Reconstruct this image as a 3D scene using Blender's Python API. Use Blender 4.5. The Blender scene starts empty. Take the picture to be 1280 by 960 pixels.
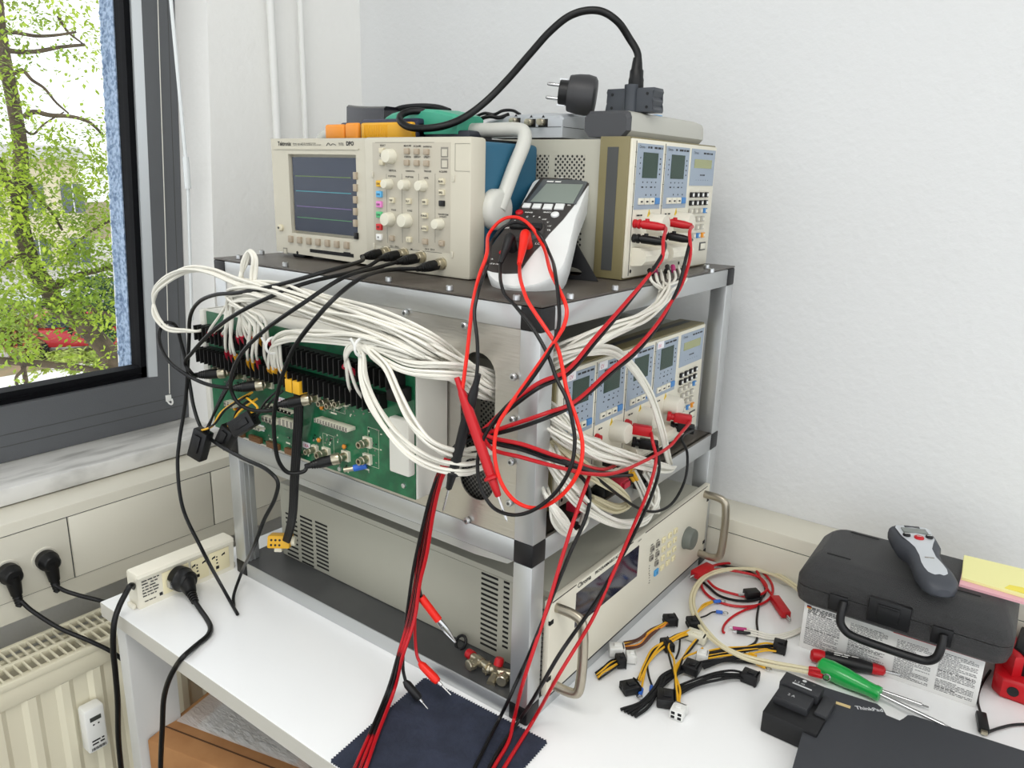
import bpy, bmesh, math, random
from mathutils import Vector, Matrix
V = Vector
rnd = random.Random(7)
PI = math.pi
scn = bpy.context.scene
COL = scn.collection

# ------------------------------------------------------------------ camera (solved from the rack's edges)
H = 0.52233                                   # rack height above the table top (table top = z 0)
CO = V((0.448208, -0.656777, 0.657342))
CR = V((0.80016012, 0.599186, 0.02683147))
CU = V((-0.17982133, 0.19697779, 0.96377593))
CF = V((-0.57219584, 0.77599993, -0.26536019))
FPX = 952.1234
cd = bpy.data.cameras.new('camera'); cam = bpy.data.objects.new('camera', cd); COL.objects.link(cam)
cd.sensor_width = 36.0; cd.lens = FPX / 1280 * 36.0; cd.clip_start = 0.02; cd.clip_end = 300
cam.matrix_world = Matrix(((CR.x, CU.x, -CF.x, CO.x), (CR.y, CU.y, -CF.y, CO.y), (CR.z, CU.z, -CF.z, CO.z), (0, 0, 0, 1)))
scn.camera = cam

def ray(x, y):
    return CF + CR * ((x - 640) / FPX) - CU * ((y - 480) / FPX)
def P(x, y, ax, v):
    """point of the photograph's pixel on the plane (axis ax = v): how the real places were measured"""
    d = ray(x, y); t = (v - CO[ax]) / d[ax]
    return CO + d * t
def PY(x, y, v): return P(x, y, 1, v)
def PX(x, y, v): return P(x, y, 0, v)
def PZ(x, y, v=0.0): return P(x, y, 2, v)
def PD(x, y, t): return CO + ray(x, y) * t

# ------------------------------------------------------------------ materials
def lin(c):
    c = c / 255.0
    return c / 12.92 if c <= 0.04045 else ((c + 0.055) / 1.055) ** 2.4
def rgb(r, g, b): return (lin(r), lin(g), lin(b), 1)
MATS = {}
def mat(name, col, rough=0.5, metal=0.0, noise=None, bump=None, emit=None, spec=None, trans=0, coat=0, stretch=None):
    if name in MATS: return MATS[name]
    m = bpy.data.materials.new(name); m.use_nodes = True
    nt = m.node_tree; b = nt.nodes['Principled BSDF']
    c = rgb(*col)
    b.inputs['Base Color'].default_value = c
    b.inputs['Roughness'].default_value = rough
    b.inputs['Metallic'].default_value = metal
    if spec is not None: b.inputs['Specular IOR Level'].default_value = spec
    if trans: b.inputs['Transmission Weight'].default_value = trans
    if coat: b.inputs['Coat Weight'].default_value = coat
    if emit:
        b.inputs['Emission Color'].default_value = c; b.inputs['Emission Strength'].default_value = emit
    if noise or bump:
        tc = nt.nodes.new('ShaderNodeTexCoord')
        src = tc.outputs['Object']
        if stretch:
            mp = nt.nodes.new('ShaderNodeMapping'); mp.inputs['Scale'].default_value = stretch
            nt.links.new(src, mp.inputs['Vector']); src = mp.outputs['Vector']
    if noise:
        sc, col2, lo, hi = noise
        n = nt.nodes.new('ShaderNodeTexNoise'); n.inputs['Scale'].default_value = sc; n.inputs['Detail'].default_value = 5
        nt.links.new(src, n.inputs['Vector'])
        r = nt.nodes.new('ShaderNodeValToRGB')
        r.color_ramp.elements[0].position = lo; r.color_ramp.elements[1].position = hi
        r.color_ramp.elements[0].color = c; r.color_ramp.elements[1].color = rgb(*col2)
        nt.links.new(n.outputs['Fac'], r.inputs['Fac']); nt.links.new(r.outputs['Color'], b.inputs['Base Color'])
    if bump:
        sc, st = bump
        n2 = nt.nodes.new('ShaderNodeTexNoise'); n2.inputs['Scale'].default_value = sc; n2.inputs['Detail'].default_value = 3
        nt.links.new(src, n2.inputs['Vector'])
        bp = nt.nodes.new('ShaderNodeBump'); bp.inputs['Strength'].default_value = st; bp.inputs['Distance'].default_value = 0.003
        nt.links.new(n2.outputs['Fac'], bp.inputs['Height']); nt.links.new(bp.outputs['Normal'], b.inputs['Normal'])
    MATS[name] = m
    return m

def perforated(name, col, dark, pitch, rad, axes):
    """sheet metal with a staggered grid of punched holes"""
    m = mat(name, col, 0.45)
    nt = m.node_tree; b = nt.nodes['Principled BSDF']
    tc = nt.nodes.new('ShaderNodeTexCoord'); sp = nt.nodes.new('ShaderNodeSeparateXYZ')
    nt.links.new(tc.outputs['Object'], sp.inputs[0])
    def mth(op, a, bb=None):
        n = nt.nodes.new('ShaderNodeMath'); n.operation = op
        for i, q in enumerate((a, bb)):
            if q is None: continue
            if isinstance(q, (int, float)): n.inputs[i].default_value = q
            else: nt.links.new(q, n.inputs[i])
        return n.outputs[0]
    def grid(off):
        ds = []
        for a in axes:
            q = mth('FRACT', mth('ADD', mth('DIVIDE', sp.outputs[a], pitch), off + 10))
            ds.append(mth('POWER', mth('SUBTRACT', q, 0.5), 2))
        return mth('ADD', ds[0], ds[1])
    d = mth('MINIMUM', grid(0.0), grid(0.5))
    f = mth('LESS_THAN', d, rad * rad)
    mx = nt.nodes.new('ShaderNodeMix'); mx.data_type = 'RGBA'
    mx.inputs['A'].default_value = rgb(*col); mx.inputs['B'].default_value = rgb(*dark)
    nt.links.new(f, mx.inputs['Factor']); nt.links.new(mx.outputs['Result'], b.inputs['Base Color'])
    return m

# ------------------------------------------------------------------ mesh builder
class Fr:
    """a flat frame: origin, right, up; n = right x up points out of it"""
    def __init__(s, o, ex, ey):
        s.o = V(o); s.ex = V(ex).normalized(); s.ey = V(ey).normalized(); s.n = s.ex.cross(s.ey)
    def at(s, u, v, w=0): return s.o + s.ex * u + s.ey * v + s.n * w
    def sub(s, u, v, w=0, ang=0):
        c, q = math.cos(ang), math.sin(ang)
        return Fr(s.at(u, v, w), s.ex * c + s.ey * q, s.ey * c - s.ex * q)
WORLD = Fr((0, 0, 0), (1, 0, 0), (0, 1, 0))
def smooth_path(pts, per=6, closed=False):
    pts = [V(p) for p in pts]
    if len(pts) < 3: return pts
    out = []; n = len(pts)
    rng = range(n if closed else n - 1)
    for i in rng:
        if closed: a, b, c, d = pts[(i - 1) % n], pts[i], pts[(i + 1) % n], pts[(i + 2) % n]
        else: a, b, c, d = pts[max(i - 1, 0)], pts[i], pts[i + 1], pts[min(i + 2, n - 1)]
        # centripetal catmull-rom
        t0 = 0; t1 = t0 + max((b - a).length, 1e-6) ** .5; t2 = t1 + max((c - b).length, 1e-6) ** .5; t3 = t2 + max((d - c).length, 1e-6) ** .5
        if (b - a).length < 1e-9: a = b * 2 - c; t1 = t0 + (b - a).length ** .5; t2 = t1 + (c - b).length ** .5; t3 = t2 + max((d - c).length, 1e-6) ** .5
        if (d - c).length < 1e-9: d = c * 2 - b; t3 = t2 + (d - c).length ** .5
        for k in range(per):
            t = t1 + (t2 - t1) * k / per
            A1 = a * ((t1 - t) / (t1 - t0)) + b * ((t - t0) / (t1 - t0)); A2 = b * ((t2 - t) / (t2 - t1)) + c * ((t - t1) / (t2 - t1)); A3 = c * ((t3 - t) / (t3 - t2)) + d * ((t - t2) / (t3 - t2))
            B1 = A1 * ((t2 - t) / (t2 - t0)) + A2 * ((t - t0) / (t2 - t0)); B2 = A2 * ((t3 - t) / (t3 - t1)) + A3 * ((t - t1) / (t3 - t1))
            out.append(B1 * ((t2 - t) / (t2 - t1)) + B2 * ((t - t1) / (t2 - t1)))
    if not closed: out.append(pts[-1])
    return out

MW = {}
class MB:
    def __init__(s): s.bm = bmesh.new()
    def _face(s, vs, mi=0, sm=False):
        try:
            f = s.bm.faces.new(vs); f.material_index = mi; f.smooth = sm; return f
        except ValueError: return None
    def fbox(s, F, u0, u1, v0, v1, w0, w1, mi=0, bev=0, seg=2, sm=False):
        u0, u1 = min(u0, u1), max(u0, u1); v0, v1 = min(v0, v1), max(v0, v1); w0, w1 = min(w0, w1), max(w0, w1)
        vs = [s.bm.verts.new(F.at(u, v, w)) for w in (w0, w1) for v in (v0, v1) for u in (u0, u1)]
        fs = [s._face([vs[i] for i in q], mi, sm) for q in ((0, 2, 3, 1), (4, 5, 7, 6), (0, 1, 5, 4), (2, 6, 7, 3), (0, 4, 6, 2), (1, 3, 7, 5))]
        if bev:
            es = list({e for f in fs for e in f.edges})
            r = bmesh.ops.bevel(s.bm, geom=es, offset=bev, segments=seg, profile=.5, affect='EDGES', clamp_overlap=True)
            for f in r['faces']: f.material_index = mi; f.smooth = True
        return s
    def box(s, lo, hi, mi=0, bev=0, seg=2):
        return s.fbox(WORLD, lo[0], hi[0], lo[1], hi[1], lo[2], hi[2], mi, bev, seg)
    def ring(s, c, a, b, r, n, ph=0):
        return [s.bm.verts.new(c + (a * math.cos(2 * PI * k / n + ph) + b * math.sin(2 * PI * k / n + ph)) * r) for k in range(n)]
    def lathe(s, o, ax, prof, n=20, mi=0, ph=0, sm=True, sx=1, ref=None):
        """prof = [(radius, height)], closed with caps"""
        o = V(o); ax = V(ax).normalized()
        a = ax.orthogonal().normalized() if ref is None else (V(ref) - ax * V(ref).dot(ax)).normalized()
        b = ax.cross(a)
        prev = None
        for r, h in prof:
            rg = s.ring(o + ax * h, a * sx, b, max(r, 1e-5), n, ph)
            if prev:
                for k in range(n): s._face([prev[k], prev[(k + 1) % n], rg[(k + 1) % n], rg[k]], mi, sm)
            else: s._face(rg[::-1], mi)
            prev = rg
        s._face(prev, mi)
        return s
    def cyl(s, p0, p1, r0, r1=None, n=16, mi=0, bev=0, sm=True, ph=0):
        p0 = V(p0); p1 = V(p1); L = (p1 - p0).length; r1 = r0 if r1 is None else r1
        pr = [(r0, 0), (r1, L)] if not bev else [(r0 - bev, 0), (r0, bev), (r1, L - bev), (r1 - bev, L)]
        return s.lathe(p0, p1 - p0, pr, n, mi, ph, sm)
    def tube(s, pts, r, n=8, mi=0, per=6, closed=False, smooth=True, flat=None):
        """flat = (direction, factor) squashes the section"""
        ps = smooth_path(pts, per, closed) if smooth else [V(p) for p in pts]
        m = len(ps); prev = None; first = None; nrm = None
        for i, p in enumerate(ps):
            if closed: t = ps[(i + 1) % m] - ps[i - 1]
            else: t = ps[min(i + 1, m - 1)] - ps[max(i - 1, 0)]
            if t.length < 1e-9: t = V((0, 0, 1))
            t.normalize()
            if nrm is None: nrm = t.orthogonal().normalized()
            nrm = nrm - t * nrm.dot(t)
            if nrm.length < 1e-6: nrm = t.orthogonal()
            nrm.normalize(); b = t.cross(nrm)
            rr = r(i / max(m - 1, 1)) if callable(r) else r
            rg = s.ring(p, nrm, b, rr, n)
            if flat:
                fd = V(flat[0]).normalized()
                for v in rg: v.co -= fd * ((v.co - p).dot(fd)) * (1 - flat[1])
            if prev:
                for k in range(n): s._face([prev[k], prev[(k + 1) % n], rg[(k + 1) % n], rg[k]], mi, True)
            elif not closed: s._face(rg[::-1], mi)
            else: first = rg
            prev = rg
        if closed:
            for k in range(n): s._face([prev[k], prev[(k + 1) % n], first[(k + 1) % n], first[k]], mi, True)
        else: s._face(prev, mi)
        return s
    def prism(s, F, poly, w0, w1, mi=0, bev=0, seg=2, sm=False, taper=1.0):
        """poly = [(u, v)] counter-clockwise, extruded along the frame's normal"""
        cu = sum(p[0] for p in poly) / len(poly); cv = sum(p[1] for p in poly) / len(poly)
        a = [s.bm.verts.new(F.at(u, v, w0)) for u, v in poly]
        b = [s.bm.verts.new(F.at(cu + (u - cu) * taper, cv + (v - cv) * taper, w1)) for u, v in poly]
        n = len(poly)
        fs = [s._face(a[::-1], mi), s._face(b, mi)] + [s._face([a[k], a[(k + 1) % n], b[(k + 1) % n], b[k]], mi, sm) for k in range(n)]
        if bev:
            es = list({e for f in fs[:2] if f for e in f.edges})
            r = bmesh.ops.bevel(s.bm, geom=es, offset=bev, segments=seg, profile=.5, affect='EDGES', clamp_overlap=True)
            for f in r['faces']: f.material_index = mi; f.smooth = True
        return s
    def loft(s, rings, mi=0, sm=True, cap=True):
        prev = None
        for rg in rings:
            cur = [s.bm.verts.new(V(p)) for p in rg]; n = len(cur)
            if prev:
                for k in range(n): s._face([prev[k], prev[(k + 1) % n], cur[(k + 1) % n], cur[k]], mi, sm)
            elif cap: s._face(cur[::-1], mi)
            prev = cur
        if cap: s._face(prev, mi)
        return s
    def ball(s, c, r, mi=0, seg=12, sc=(1, 1, 1)):
        c = V(c); nv = max(4, seg // 2); rows = []
        top = s.bm.verts.new(c + V((0, 0, r * sc[2]))); bot = s.bm.verts.new(c - V((0, 0, r * sc[2])))
        for i in range(1, nv):
            th = PI * i / nv
            rows.append([s.bm.verts.new(c + V((r * sc[0] * math.sin(th) * math.cos(2 * PI * k / seg), r * sc[1] * math.sin(th) * math.sin(2 * PI * k / seg), r * sc[2] * math.cos(th)))) for k in range(seg)])
        for k in range(seg):
            q = (k + 1) % seg
            s._face([top, rows[0][k], rows[0][q]], mi, True); s._face([bot, rows[-1][q], rows[-1][k]], mi, True)
            for a, b in zip(rows, rows[1:]): s._face([a[k], b[k], b[q], a[q]], mi, True)
        return s
    def quad(s, a, b, c, d, mi=0):
        s._face([s.bm.verts.new(V(p)) for p in (a, b, c, d)], mi); return s
    def disc(s, F, u, v, r, w=0, n=14, mi=0):
        s._face([s.bm.verts.new(F.at(u + r * math.cos(2 * PI * k / n), v + r * math.sin(2 * PI * k / n), w)) for k in range(n)], mi); return s
    def text(s, txt, F, u, v, size, w=0.0004, mi=0, align='LEFT', sx=1.0, thick=0.0):
        cu = bpy.data.curves.new('t', 'FONT'); cu.body = txt; cu.size = size; cu.align_x = align; cu.resolution_u = 2; cu.offset = thick
        o = bpy.data.objects.new('t', cu); COL.objects.link(o)
        dg = bpy.context.evaluated_depsgraph_get(); dg.update()
        me = bpy.data.meshes.new_from_object(o.evaluated_get(dg))
        vs = [s.bm.verts.new(F.at(u + q.co.x * sx, v + q.co.y, w)) for q in me.vertices]
        for pl in me.polygons: s._face([vs[i] for i in pl.vertices], mi)
        bpy.data.objects.remove(o); bpy.data.curves.remove(cu); bpy.data.meshes.remove(me)
        return s
    def scribble(s, F, u0, u1, v, h, mi=0, w=0.0003, seed=0, fill=.85):
        """one row of print too small to read: word-length dashes"""
        r = random.Random(seed + int(v * 1e5)); u = u0
        while u < u1 - h:
            L = min(h * r.uniform(1.2, 5.5), u1 - u)
            s.quad(F.at(u, v, w), F.at(u + L, v, w), F.at(u + L, v + h, w), F.at(u, v + h, w), mi)
            u += L + h * (.8 if r.random() < fill else 2.5)
        return s
    def plate(s, F, outer, holes, w0, w1, mi=0):
        """flat sheet with holes (2-D curve filled and extruded)"""
        cu = bpy.data.curves.new('p', 'CURVE'); cu.dimensions = '2D'; cu.fill_mode = 'BOTH'; cu.extrude = abs(w1 - w0) / 2
        for pl in [outer] + holes:
            sp = cu.splines.new('POLY'); sp.points.add(len(pl) - 1); sp.use_cyclic_u = True
            for q, (a, b) in zip(sp.points, pl): q.co = (a, b, 0, 1)
        o = bpy.data.objects.new('p', cu); COL.objects.link(o)
        dg = bpy.context.evaluated_depsgraph_get(); dg.update()
        me = bpy.data.meshes.new_from_object(o.evaluated_get(dg))
        wm = (w0 + w1) / 2
        vs = [s.bm.verts.new(F.at(q.co.x, q.co.y, wm + q.co.z)) for q in me.vertices]
        for pl in me.polygons: s._face([vs[i] for i in pl.vertices], mi)
        bpy.data.objects.remove(o); bpy.data.curves.remove(cu); bpy.data.meshes.remove(me)
        return s
    def build(s, name, mats, parent=None, local=False, fix=False, lean=False):
        if lean:                                  # the old window jamb stands a little out of plumb
            for q in s.bm.verts: q.co.y += .056 * (q.co.z - .19)
        if fix: bmesh.ops.recalc_face_normals(s.bm, faces=s.bm.faces)
        me = bpy.data.meshes.new(name)
        if not isinstance(mats, (list, tuple)): mats = [mats]
        for m in mats: me.materials.append(m)
        o = bpy.data.objects.new(name, me); COL.objects.link(o)
        if parent is not None:
            M = MW[parent.name]
            if not local: s.bm.transform(M.inverted())
            o.parent = parent; MW[o.name] = M
        else:
            s.bm.verts.ensure_lookup_table()
            if len(s.bm.verts):
                xs = [v.co for v in s.bm.verts]
                c = V(((min(p.x for p in xs) + max(p.x for p in xs)) / 2, (min(p.y for p in xs) + max(p.y for p in xs)) / 2, min(p.z for p in xs)))
                s.bm.transform(Matrix.Translation(-c)); o.location = c; MW[o.name] = Matrix.Translation(c)
        s.bm.to_mesh(me); s.bm.free()
        if any(f.use_smooth for f in me.polygons): me.set_sharp_from_angle(angle=math.radians(38))
        return o

def tag(o, label, cat, group=None):
    o['label'] = label; o['category'] = cat
    if group: o['group'] = group
    return o
def struct(o, label=None):
    o['kind'] = 'structure'
    if label: o['label'] = label
    return o
def thing(name, label, cat, loc=(0, 0, 0), rot=None, group=None):
    o = bpy.data.objects.new(name, None); COL.objects.link(o); o.empty_display_size = .02
    M = Matrix.Translation(V(loc))
    if rot is not None:
        M = M @ (Matrix.Rotation(rot, 4, 'Z') if isinstance(rot, (int, float)) else rot.to_4x4())
    o.matrix_world = M
    MW[o.name] = M
    return tag(o, label, cat, group)
def frot(F):
    """rotation matrix whose columns are a frame's right, up and normal"""
    return Matrix((F.ex, F.ey, F.n)).transposed()
# ------------------------------------------------------------------ shared materials
m_wall = mat('white_plaster', (219, 220, 220), .9, bump=(90, .35))
m_wall2 = mat('cream_plaster', (240, 239, 235), .9, bump=(70, .4))
m_ceil = mat('ceiling_white', (236, 236, 234), .9)
m_floor = mat('grey_vinyl', (120, 118, 112), .6, noise=(30, (104, 102, 98), .3, .7))
m_duct = mat('duct_ivory', (219, 215, 200), .4)
m_frame = mat('window_grey', (90, 92, 95), .5, bump=(400, .1))
m_strip = mat('window_strip', (190, 194, 196), .35, .3)
m_black = mat('black_plastic', (17, 17, 19), .45, spec=.4)
m_blacks = mat('black_soft', (13, 13, 15), .6, spec=.35)
m_rub = mat('black_rubber', (9, 9, 10), .42, spec=.35)
m_alu = mat('aluminium', (196, 198, 198), .36, .75)
m_alub = mat('brushed_sheet', (206, 203, 197), .28, .85, bump=(30, .15), stretch=(1, 1, 12))
m_zinc = mat('zinc_bolt', (205, 207, 208), .28, .9)
m_white = mat('white_plastic', (232, 232, 228), .4)
m_beige = mat('beige_plastic', (206, 199, 178), .45)
m_ivory = mat('ivory_panel', (222, 217, 200), .45)
m_olive = mat('olive_bezel', (126, 117, 82), .5)
m_grey = mat('case_grey', (168, 166, 152), .5)
m_greyd = mat('dark_grey', (70, 71, 70), .5)
m_red = mat('red_cable', (184, 14, 26), .4, spec=.4)
m_redb = mat('bright_red_cable', (226, 32, 16), .4, spec=.4)
m_yel = mat('yellow_wire', (222, 168, 28), .4)
m_blu = mat('blue_terminal', (36, 96, 190), .4)
m_brass = mat('nickel_brass', (186, 178, 156), .3, .9)
m_wire = mat('white_wire', (226, 223, 212), .45)
m_cream = mat('cream_wire', (216, 207, 174), .45)
m_pins = mat('pin_metal', (200, 200, 200), .25, 1)
m_ink = mat('black_ink', (32, 32, 34), .6)
m_green = mat('board_green', (22, 104, 66), .35, noise=(60, (14, 84, 54), .4, .6), coat=.3)

# ------------------------------------------------------------------ room
YW, XW = .64, -.965
ZC, ZF = 1.95, -.74
struct(MB().box((-1.3, -3.2, ZF - .05), (3.4, YW + .1, ZF)).build('floor', m_floor))
struct(MB().box((-1.3, -3.2, ZC), (3.4, YW + .1, ZC + .06)).build('ceiling', m_ceil))
struct(MB().box((-1.38, YW, ZF), (3.4, YW + .1, ZC)).build('wall_back', m_wall))
yj = PX(222, 0, -1.075).y                                  # right edge of the window frame
yj2 = .213
w = MB()
w.prism(Fr((-1.38, 0, 0), (0, 1, 0), (0, 0, 1)), [(yj2 - .003, ZF), (YW, ZF), (YW, ZC), (yj2 + .056 * (ZC - .19), ZC), (yj2 - .003, .13)], 0, XW + 1.38)   # pier right of the window
w.box((-1.38, -3.2, ZF), (XW, yj2, .09))                   # parapet
w.box((-1.38, -3.2, 1.62), (XW, yj2, ZC))                  # lintel
w.box((-1.38, -3.2, .09), (XW, -1.5, 1.62))
struct(w.build('wall_left', m_wall2))
# marble sill
m_marble = mat('grey_marble', (224, 223, 219), .3, noise=(14, (176, 175, 171), .45, .70), stretch=(2.6, .6, 1))
struct(MB().box((-1.10, -1.5, .09), (-.945, yj2 - .001, .12), bev=.002).build('trim_1', m_marble), 'grey veined marble windowsill')
# cable ducts with cover panels
def duct_label(o, l): struct(o, l); return o
d1 = MB(); d1.box((XW, -1.5, -.088), (-.875, .545, .088), bev=.003)
d1 = duct_label(d1.build('trim_2', m_duct), 'ivory cable duct running under the windowsill')
Fd = Fr((-.875, 0, 0), (0, 1, 0), (0, 0, 1))
pn = MB()
for a, b in ((-1.2, -.62), (-.6166, -.1452), (-.1420, .1270), (.1300, .53)):
    pn.fbox(Fd, a, b, -.047, .067, 0, .0025, bev=.001)
pn.build('duct_cover', m_duct, d1)
sm_ = MB(); sm_.fbox(Fd, -1.4, .545, .0672, .0682, -.001, .0006); sm_.fbox(Fd, -1.4, .545, -.0482, -.0472, -.001, .0006)
for y_ in (-.6183, -.1437, .1285): sm_.fbox(Fd, y_ - .0007, y_ + .0007, -.047, .067, -.001, .0008)
sm_.build('cover_seam', m_greyd, d1)
sock_y = (-.1865, -.2445)
d2 = MB(); d2.box((XW, .556, -.09), (3.3, YW, .088), bev=.003)
d2 = duct_label(d2.build('trim_3', m_duct), 'ivory cable duct along the white back wall')
F2 = Fr((0, .556, 0), (1, 0, 0), (0, 0, 1))
pn = MB()
for a, b in ((-.9, -.02), (-.018, .62), (.622, 1.3)): pn.fbox(F2, a, b, -.06, .062, 0, .0025, bev=.001)
pn.build('duct_cover', m_duct, d2)
sm_ = MB(); sm_.fbox(F2, -.9, 1.3, .0622, .0630, -.001, .0006); sm_.build('cover_seam', m_greyd, d2)

# ------------------------------------------------------------------ window
XF = -1.075
g_in = PX(174.5, 459.5, XF - .012); g_out = PX(186, 467.5, XF); s_out = PX(196, 470.7, XF)
FW = Fr((XF, 0, 0), (0, 1, 0), (0, 0, 1))
wf = MB()
zg, ys = s_out.z, s_out.y
TOPW = 1.62
wf.fbox(FW, -1.5, yj2 - .001, .121, zg, -.07, 0)                 # bottom rail
wf.fbox(FW, ys, yj2 - .001, zg, TOPW, -.07, 0)                   # right jamb
wf.fbox(FW, -1.5, ys, TOPW - .1, TOPW, -.07, 0)
wf.fbox(FW, -1.5, -1.42, zg, TOPW - .1, -.07, 0)
win = struct(wf.build('window_1', m_frame, lean=True), 'grey window frame with tree outside')
st = MB()                                                        # bright chamfer of the sash
st.prism(Fr((0, -1.42, 0), (-1, 0, 0), (0, 0, 1)), [(-XF, zg), (-XF + .014, zg), (-XF + .014, g_out.z), (-XF + .006, g_out.z)][::-1], -(ys + 1.42), 0)
st.prism(Fr((0, 0, zg), (1, 0, 0), (0, 1, 0)), [(XF, ys), (XF - .014, ys), (XF - .014, g_out.y), (XF - .006, g_out.y)][::-1], 0, TOPW - .1 - zg)
st.build('sash_strip', m_strip, win, fix=True, lean=True)
gk = MB()
gk.fbox(FW, -1.42, g_in.y, g_in.z - .012, g_out.z + .001, -.05, -.008)
gk.fbox(FW, -1.42, g_out.y, g_in.z - .03, g_in.z, -.05, -.012)
gk.fbox(FW, g_in.y, g_out.y + .001, g_in.z - .03, TOPW - .1, -.05, -.012)
gk.build('gasket', mat('gasket_black', (7, 8, 12), .7, spec=.15), win, lean=True)
gr = MB()
for zz in (.150, .172): gr.fbox(FW, -1.5, yj2 - .003, zz, zz + .0012, -.001, .0004)
gr.fbox(FW, ys + .052, ys + .0532, zg, TOPW - .1, -.001, .0004)
gr.build('frame_groove', m_greyd, win, lean=True)
m_glass = mat('window_glass', (255, 255, 255), 0.0, trans=1.0)
nt = m_glass.node_tree
nt.nodes['Principled BSDF'].inputs['IOR'].default_value = 1.12
pane = MB(); pane.fbox(FW, -1.42, g_in.y + .004, g_in.z - .01, TOPW - .1, -.032, -.028)
pane.build('pane', m_glass, win, lean=True)
# outside reveal of blue roughcast
m_blue = mat('blue_roughcast', (176, 196, 220), .95, noise=(120, (120, 142, 172), .42, .62), bump=(130, 1.0))
rv = MB()
yr = g_in.y - .002
xo = PY(134, 230, yr + .02).x
rv.box((xo, yr, -.4), (-1.126, yr + .3, 2.2))
# small bumps on the roughcast
for i in range(900):
    x = rnd.uniform(xo, -1.15); z = rnd.uniform(.1, 1.5); r = rnd.uniform(.002, .0045)
    rv.ball((x, yr, z), r, seg=6, sc=(1, .7, 1.4))
struct(rv.build('trim_4', m_blue, lean=True), 'rough blue outside window reveal')

# heating pipes on the pier
for k, (px_, rr, lab) in enumerate(((340, .008, 'thick white heating pipe on the window wall, nearer the window'), (376, .006, 'thin white heating pipe on the window wall, nearer the corner'))):
    b = PX(px_ + 4, 120, XW + .02)
    m = MB(); m.cyl((b.x, b.y, .1), (b.x, b.y, ZC), rr, n=16)
    tag(m.build('heating_pipe', m_white), lab, 'pipe')

# blind wand and cord
XB = XW - .012
a = PX(208, -60, XB); b2 = PX(232, 198, XB)
t = thing('blind_wand', 'clear plastic blind wand hanging in front of the grey window frame', 'wand', b2)
m_clear = mat('clear_plastic', (228, 232, 232), .15, spec=.8)
MB().cyl(a, b2, .0035, n=8).build('wand', m_clear, t)
MB().cyl(PX(232, 196, XB), PX(235, 236, XB), .0062, n=10).build('sleeve', m_clear, t)
MB().cyl(PX(235, 236, XB), PX(240, 400, XB), .003, n=8).build('lower_rod', m_clear, t)
t = thing('tied_down_string', 'thin white blind cord tied down to a hook on the window frame', 'string', PX(210, 497, XF))
MB().tube([PX(196, -40, XF + .008), PX(199, 60, XF + .008), PX(207, 300, XF + .008), PX(212, 492, XF + .008)], .0009, n=6).build('strand', m_wire, t)
hk = MB(); h0 = PX(210, 498, XF)
Fh = Fr(h0, (0, 1, 0), (0, 0, 1))
hk.fbox(Fh, -.006, .006, -.006, .008, 0, .004, bev=.001)
hk.tube([Fh.at(-.004, -.004, .004), Fh.at(-.004, -.008, .010), Fh.at(0, -.011, .012), Fh.at(.004, -.008, .010), Fh.at(.004, 0, .008)], .0018, n=6)
hk.build('hook', m_white, t)

# ------------------------------------------------------------------ radiator
t = thing('radiator', 'cream panel radiator with slotted top grille under the cable duct', 'radiator', (-.815, -.5, ZF + .1))
Xr0, Xr1, Zr, Yr1 = -.868, -.757, -.12, .30
m_rad = mat('radiator_cream', (226, 220, 196), .4)
fp = MB()
yy = -1.4; k = 0
prof = []
while yy < Yr1:                                     # gently corrugated front sheet
    prof += [(yy, 0), (yy + .012, .0), (yy + .02, .005), (yy + .032, .005), (yy + .04, 0)]
    yy += .05
Fp = Fr((Xr1 - .012, 0, 0), (0, 1, 0), (0, 0, 1))
for (a, wa), (b, wb) in zip(prof, prof[1:]):
    fp.quad(Fp.at(a, ZF + .12, wa), Fp.at(b, ZF + .12, wb), Fp.at(b, Zr - .045, wb), Fp.at(a, Zr - .045, wa))
fp.fbox(Fp, -1.4, Yr1, Zr - .046, Zr - .008, -.02, .006, bev=.004)
fp.build('front_panel', m_rad, t)
MB().box((Xr0, -1.4, ZF + .12), (Xr0 + .012, Yr1, Zr - .02), bev=.003).build('back_panel', m_rad, t)
gr = MB()
for x in (Xr0, (Xr0 + Xr1) / 2 - .004, Xr1 - .012): gr.box((x, -1.4, Zr - .012), (x + .008, Yr1, Zr), bev=.001)
y = -1.4
while y < Yr1:
    gr.box((Xr0, y, Zr - .0045), (Xr1 - .008, y + .0030, Zr - .001)); y += .0135
gr.build('top_grille', m_rad, t)
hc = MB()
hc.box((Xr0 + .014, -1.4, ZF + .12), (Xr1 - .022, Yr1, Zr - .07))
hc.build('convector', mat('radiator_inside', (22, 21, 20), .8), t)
# heat meter on the radiator: lies on the sheet, leaning with nothing
pm = PX(114, 905, Xr1)
t = thing('heat_cost_allocator', 'white electronic heat meter clipped to the radiator front', 'meter', (Xr1 - .004, pm.y, pm.z - .04))
Fm = Fr((Xr1 - .006, pm.y, pm.z), (0, 1, 0), (0, 0, 1))
m = MB(); m.fbox(Fm, -.0165, .0165, -.042, .042, 0, .026, bev=.005); m.build('body', m_white, t)
m = MB(); m.fbox(Fm, -.009, .009, .018, .026, .0255, .0268, bev=.0005); m.build('display', mat('lcd_dark', (62, 66, 62), .3), t)
m = MB()
m.disc(Fm, -.004, .011, .0016, .0263); m.disc(Fm, .004, .011, .0016, .0263)
for k, q in enumerate((-.021, -.027)): m.scribble(Fm, -.010, .010, q, .003, 0, .0263, k)
for k in range(14): m.fbox(Fm, -.012 + k * .0017, -.0112 + k * .0017 + (k % 3) * .0003, -.037, -.032, .026, .0263)
m.build('print', m_ink, t)

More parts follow.
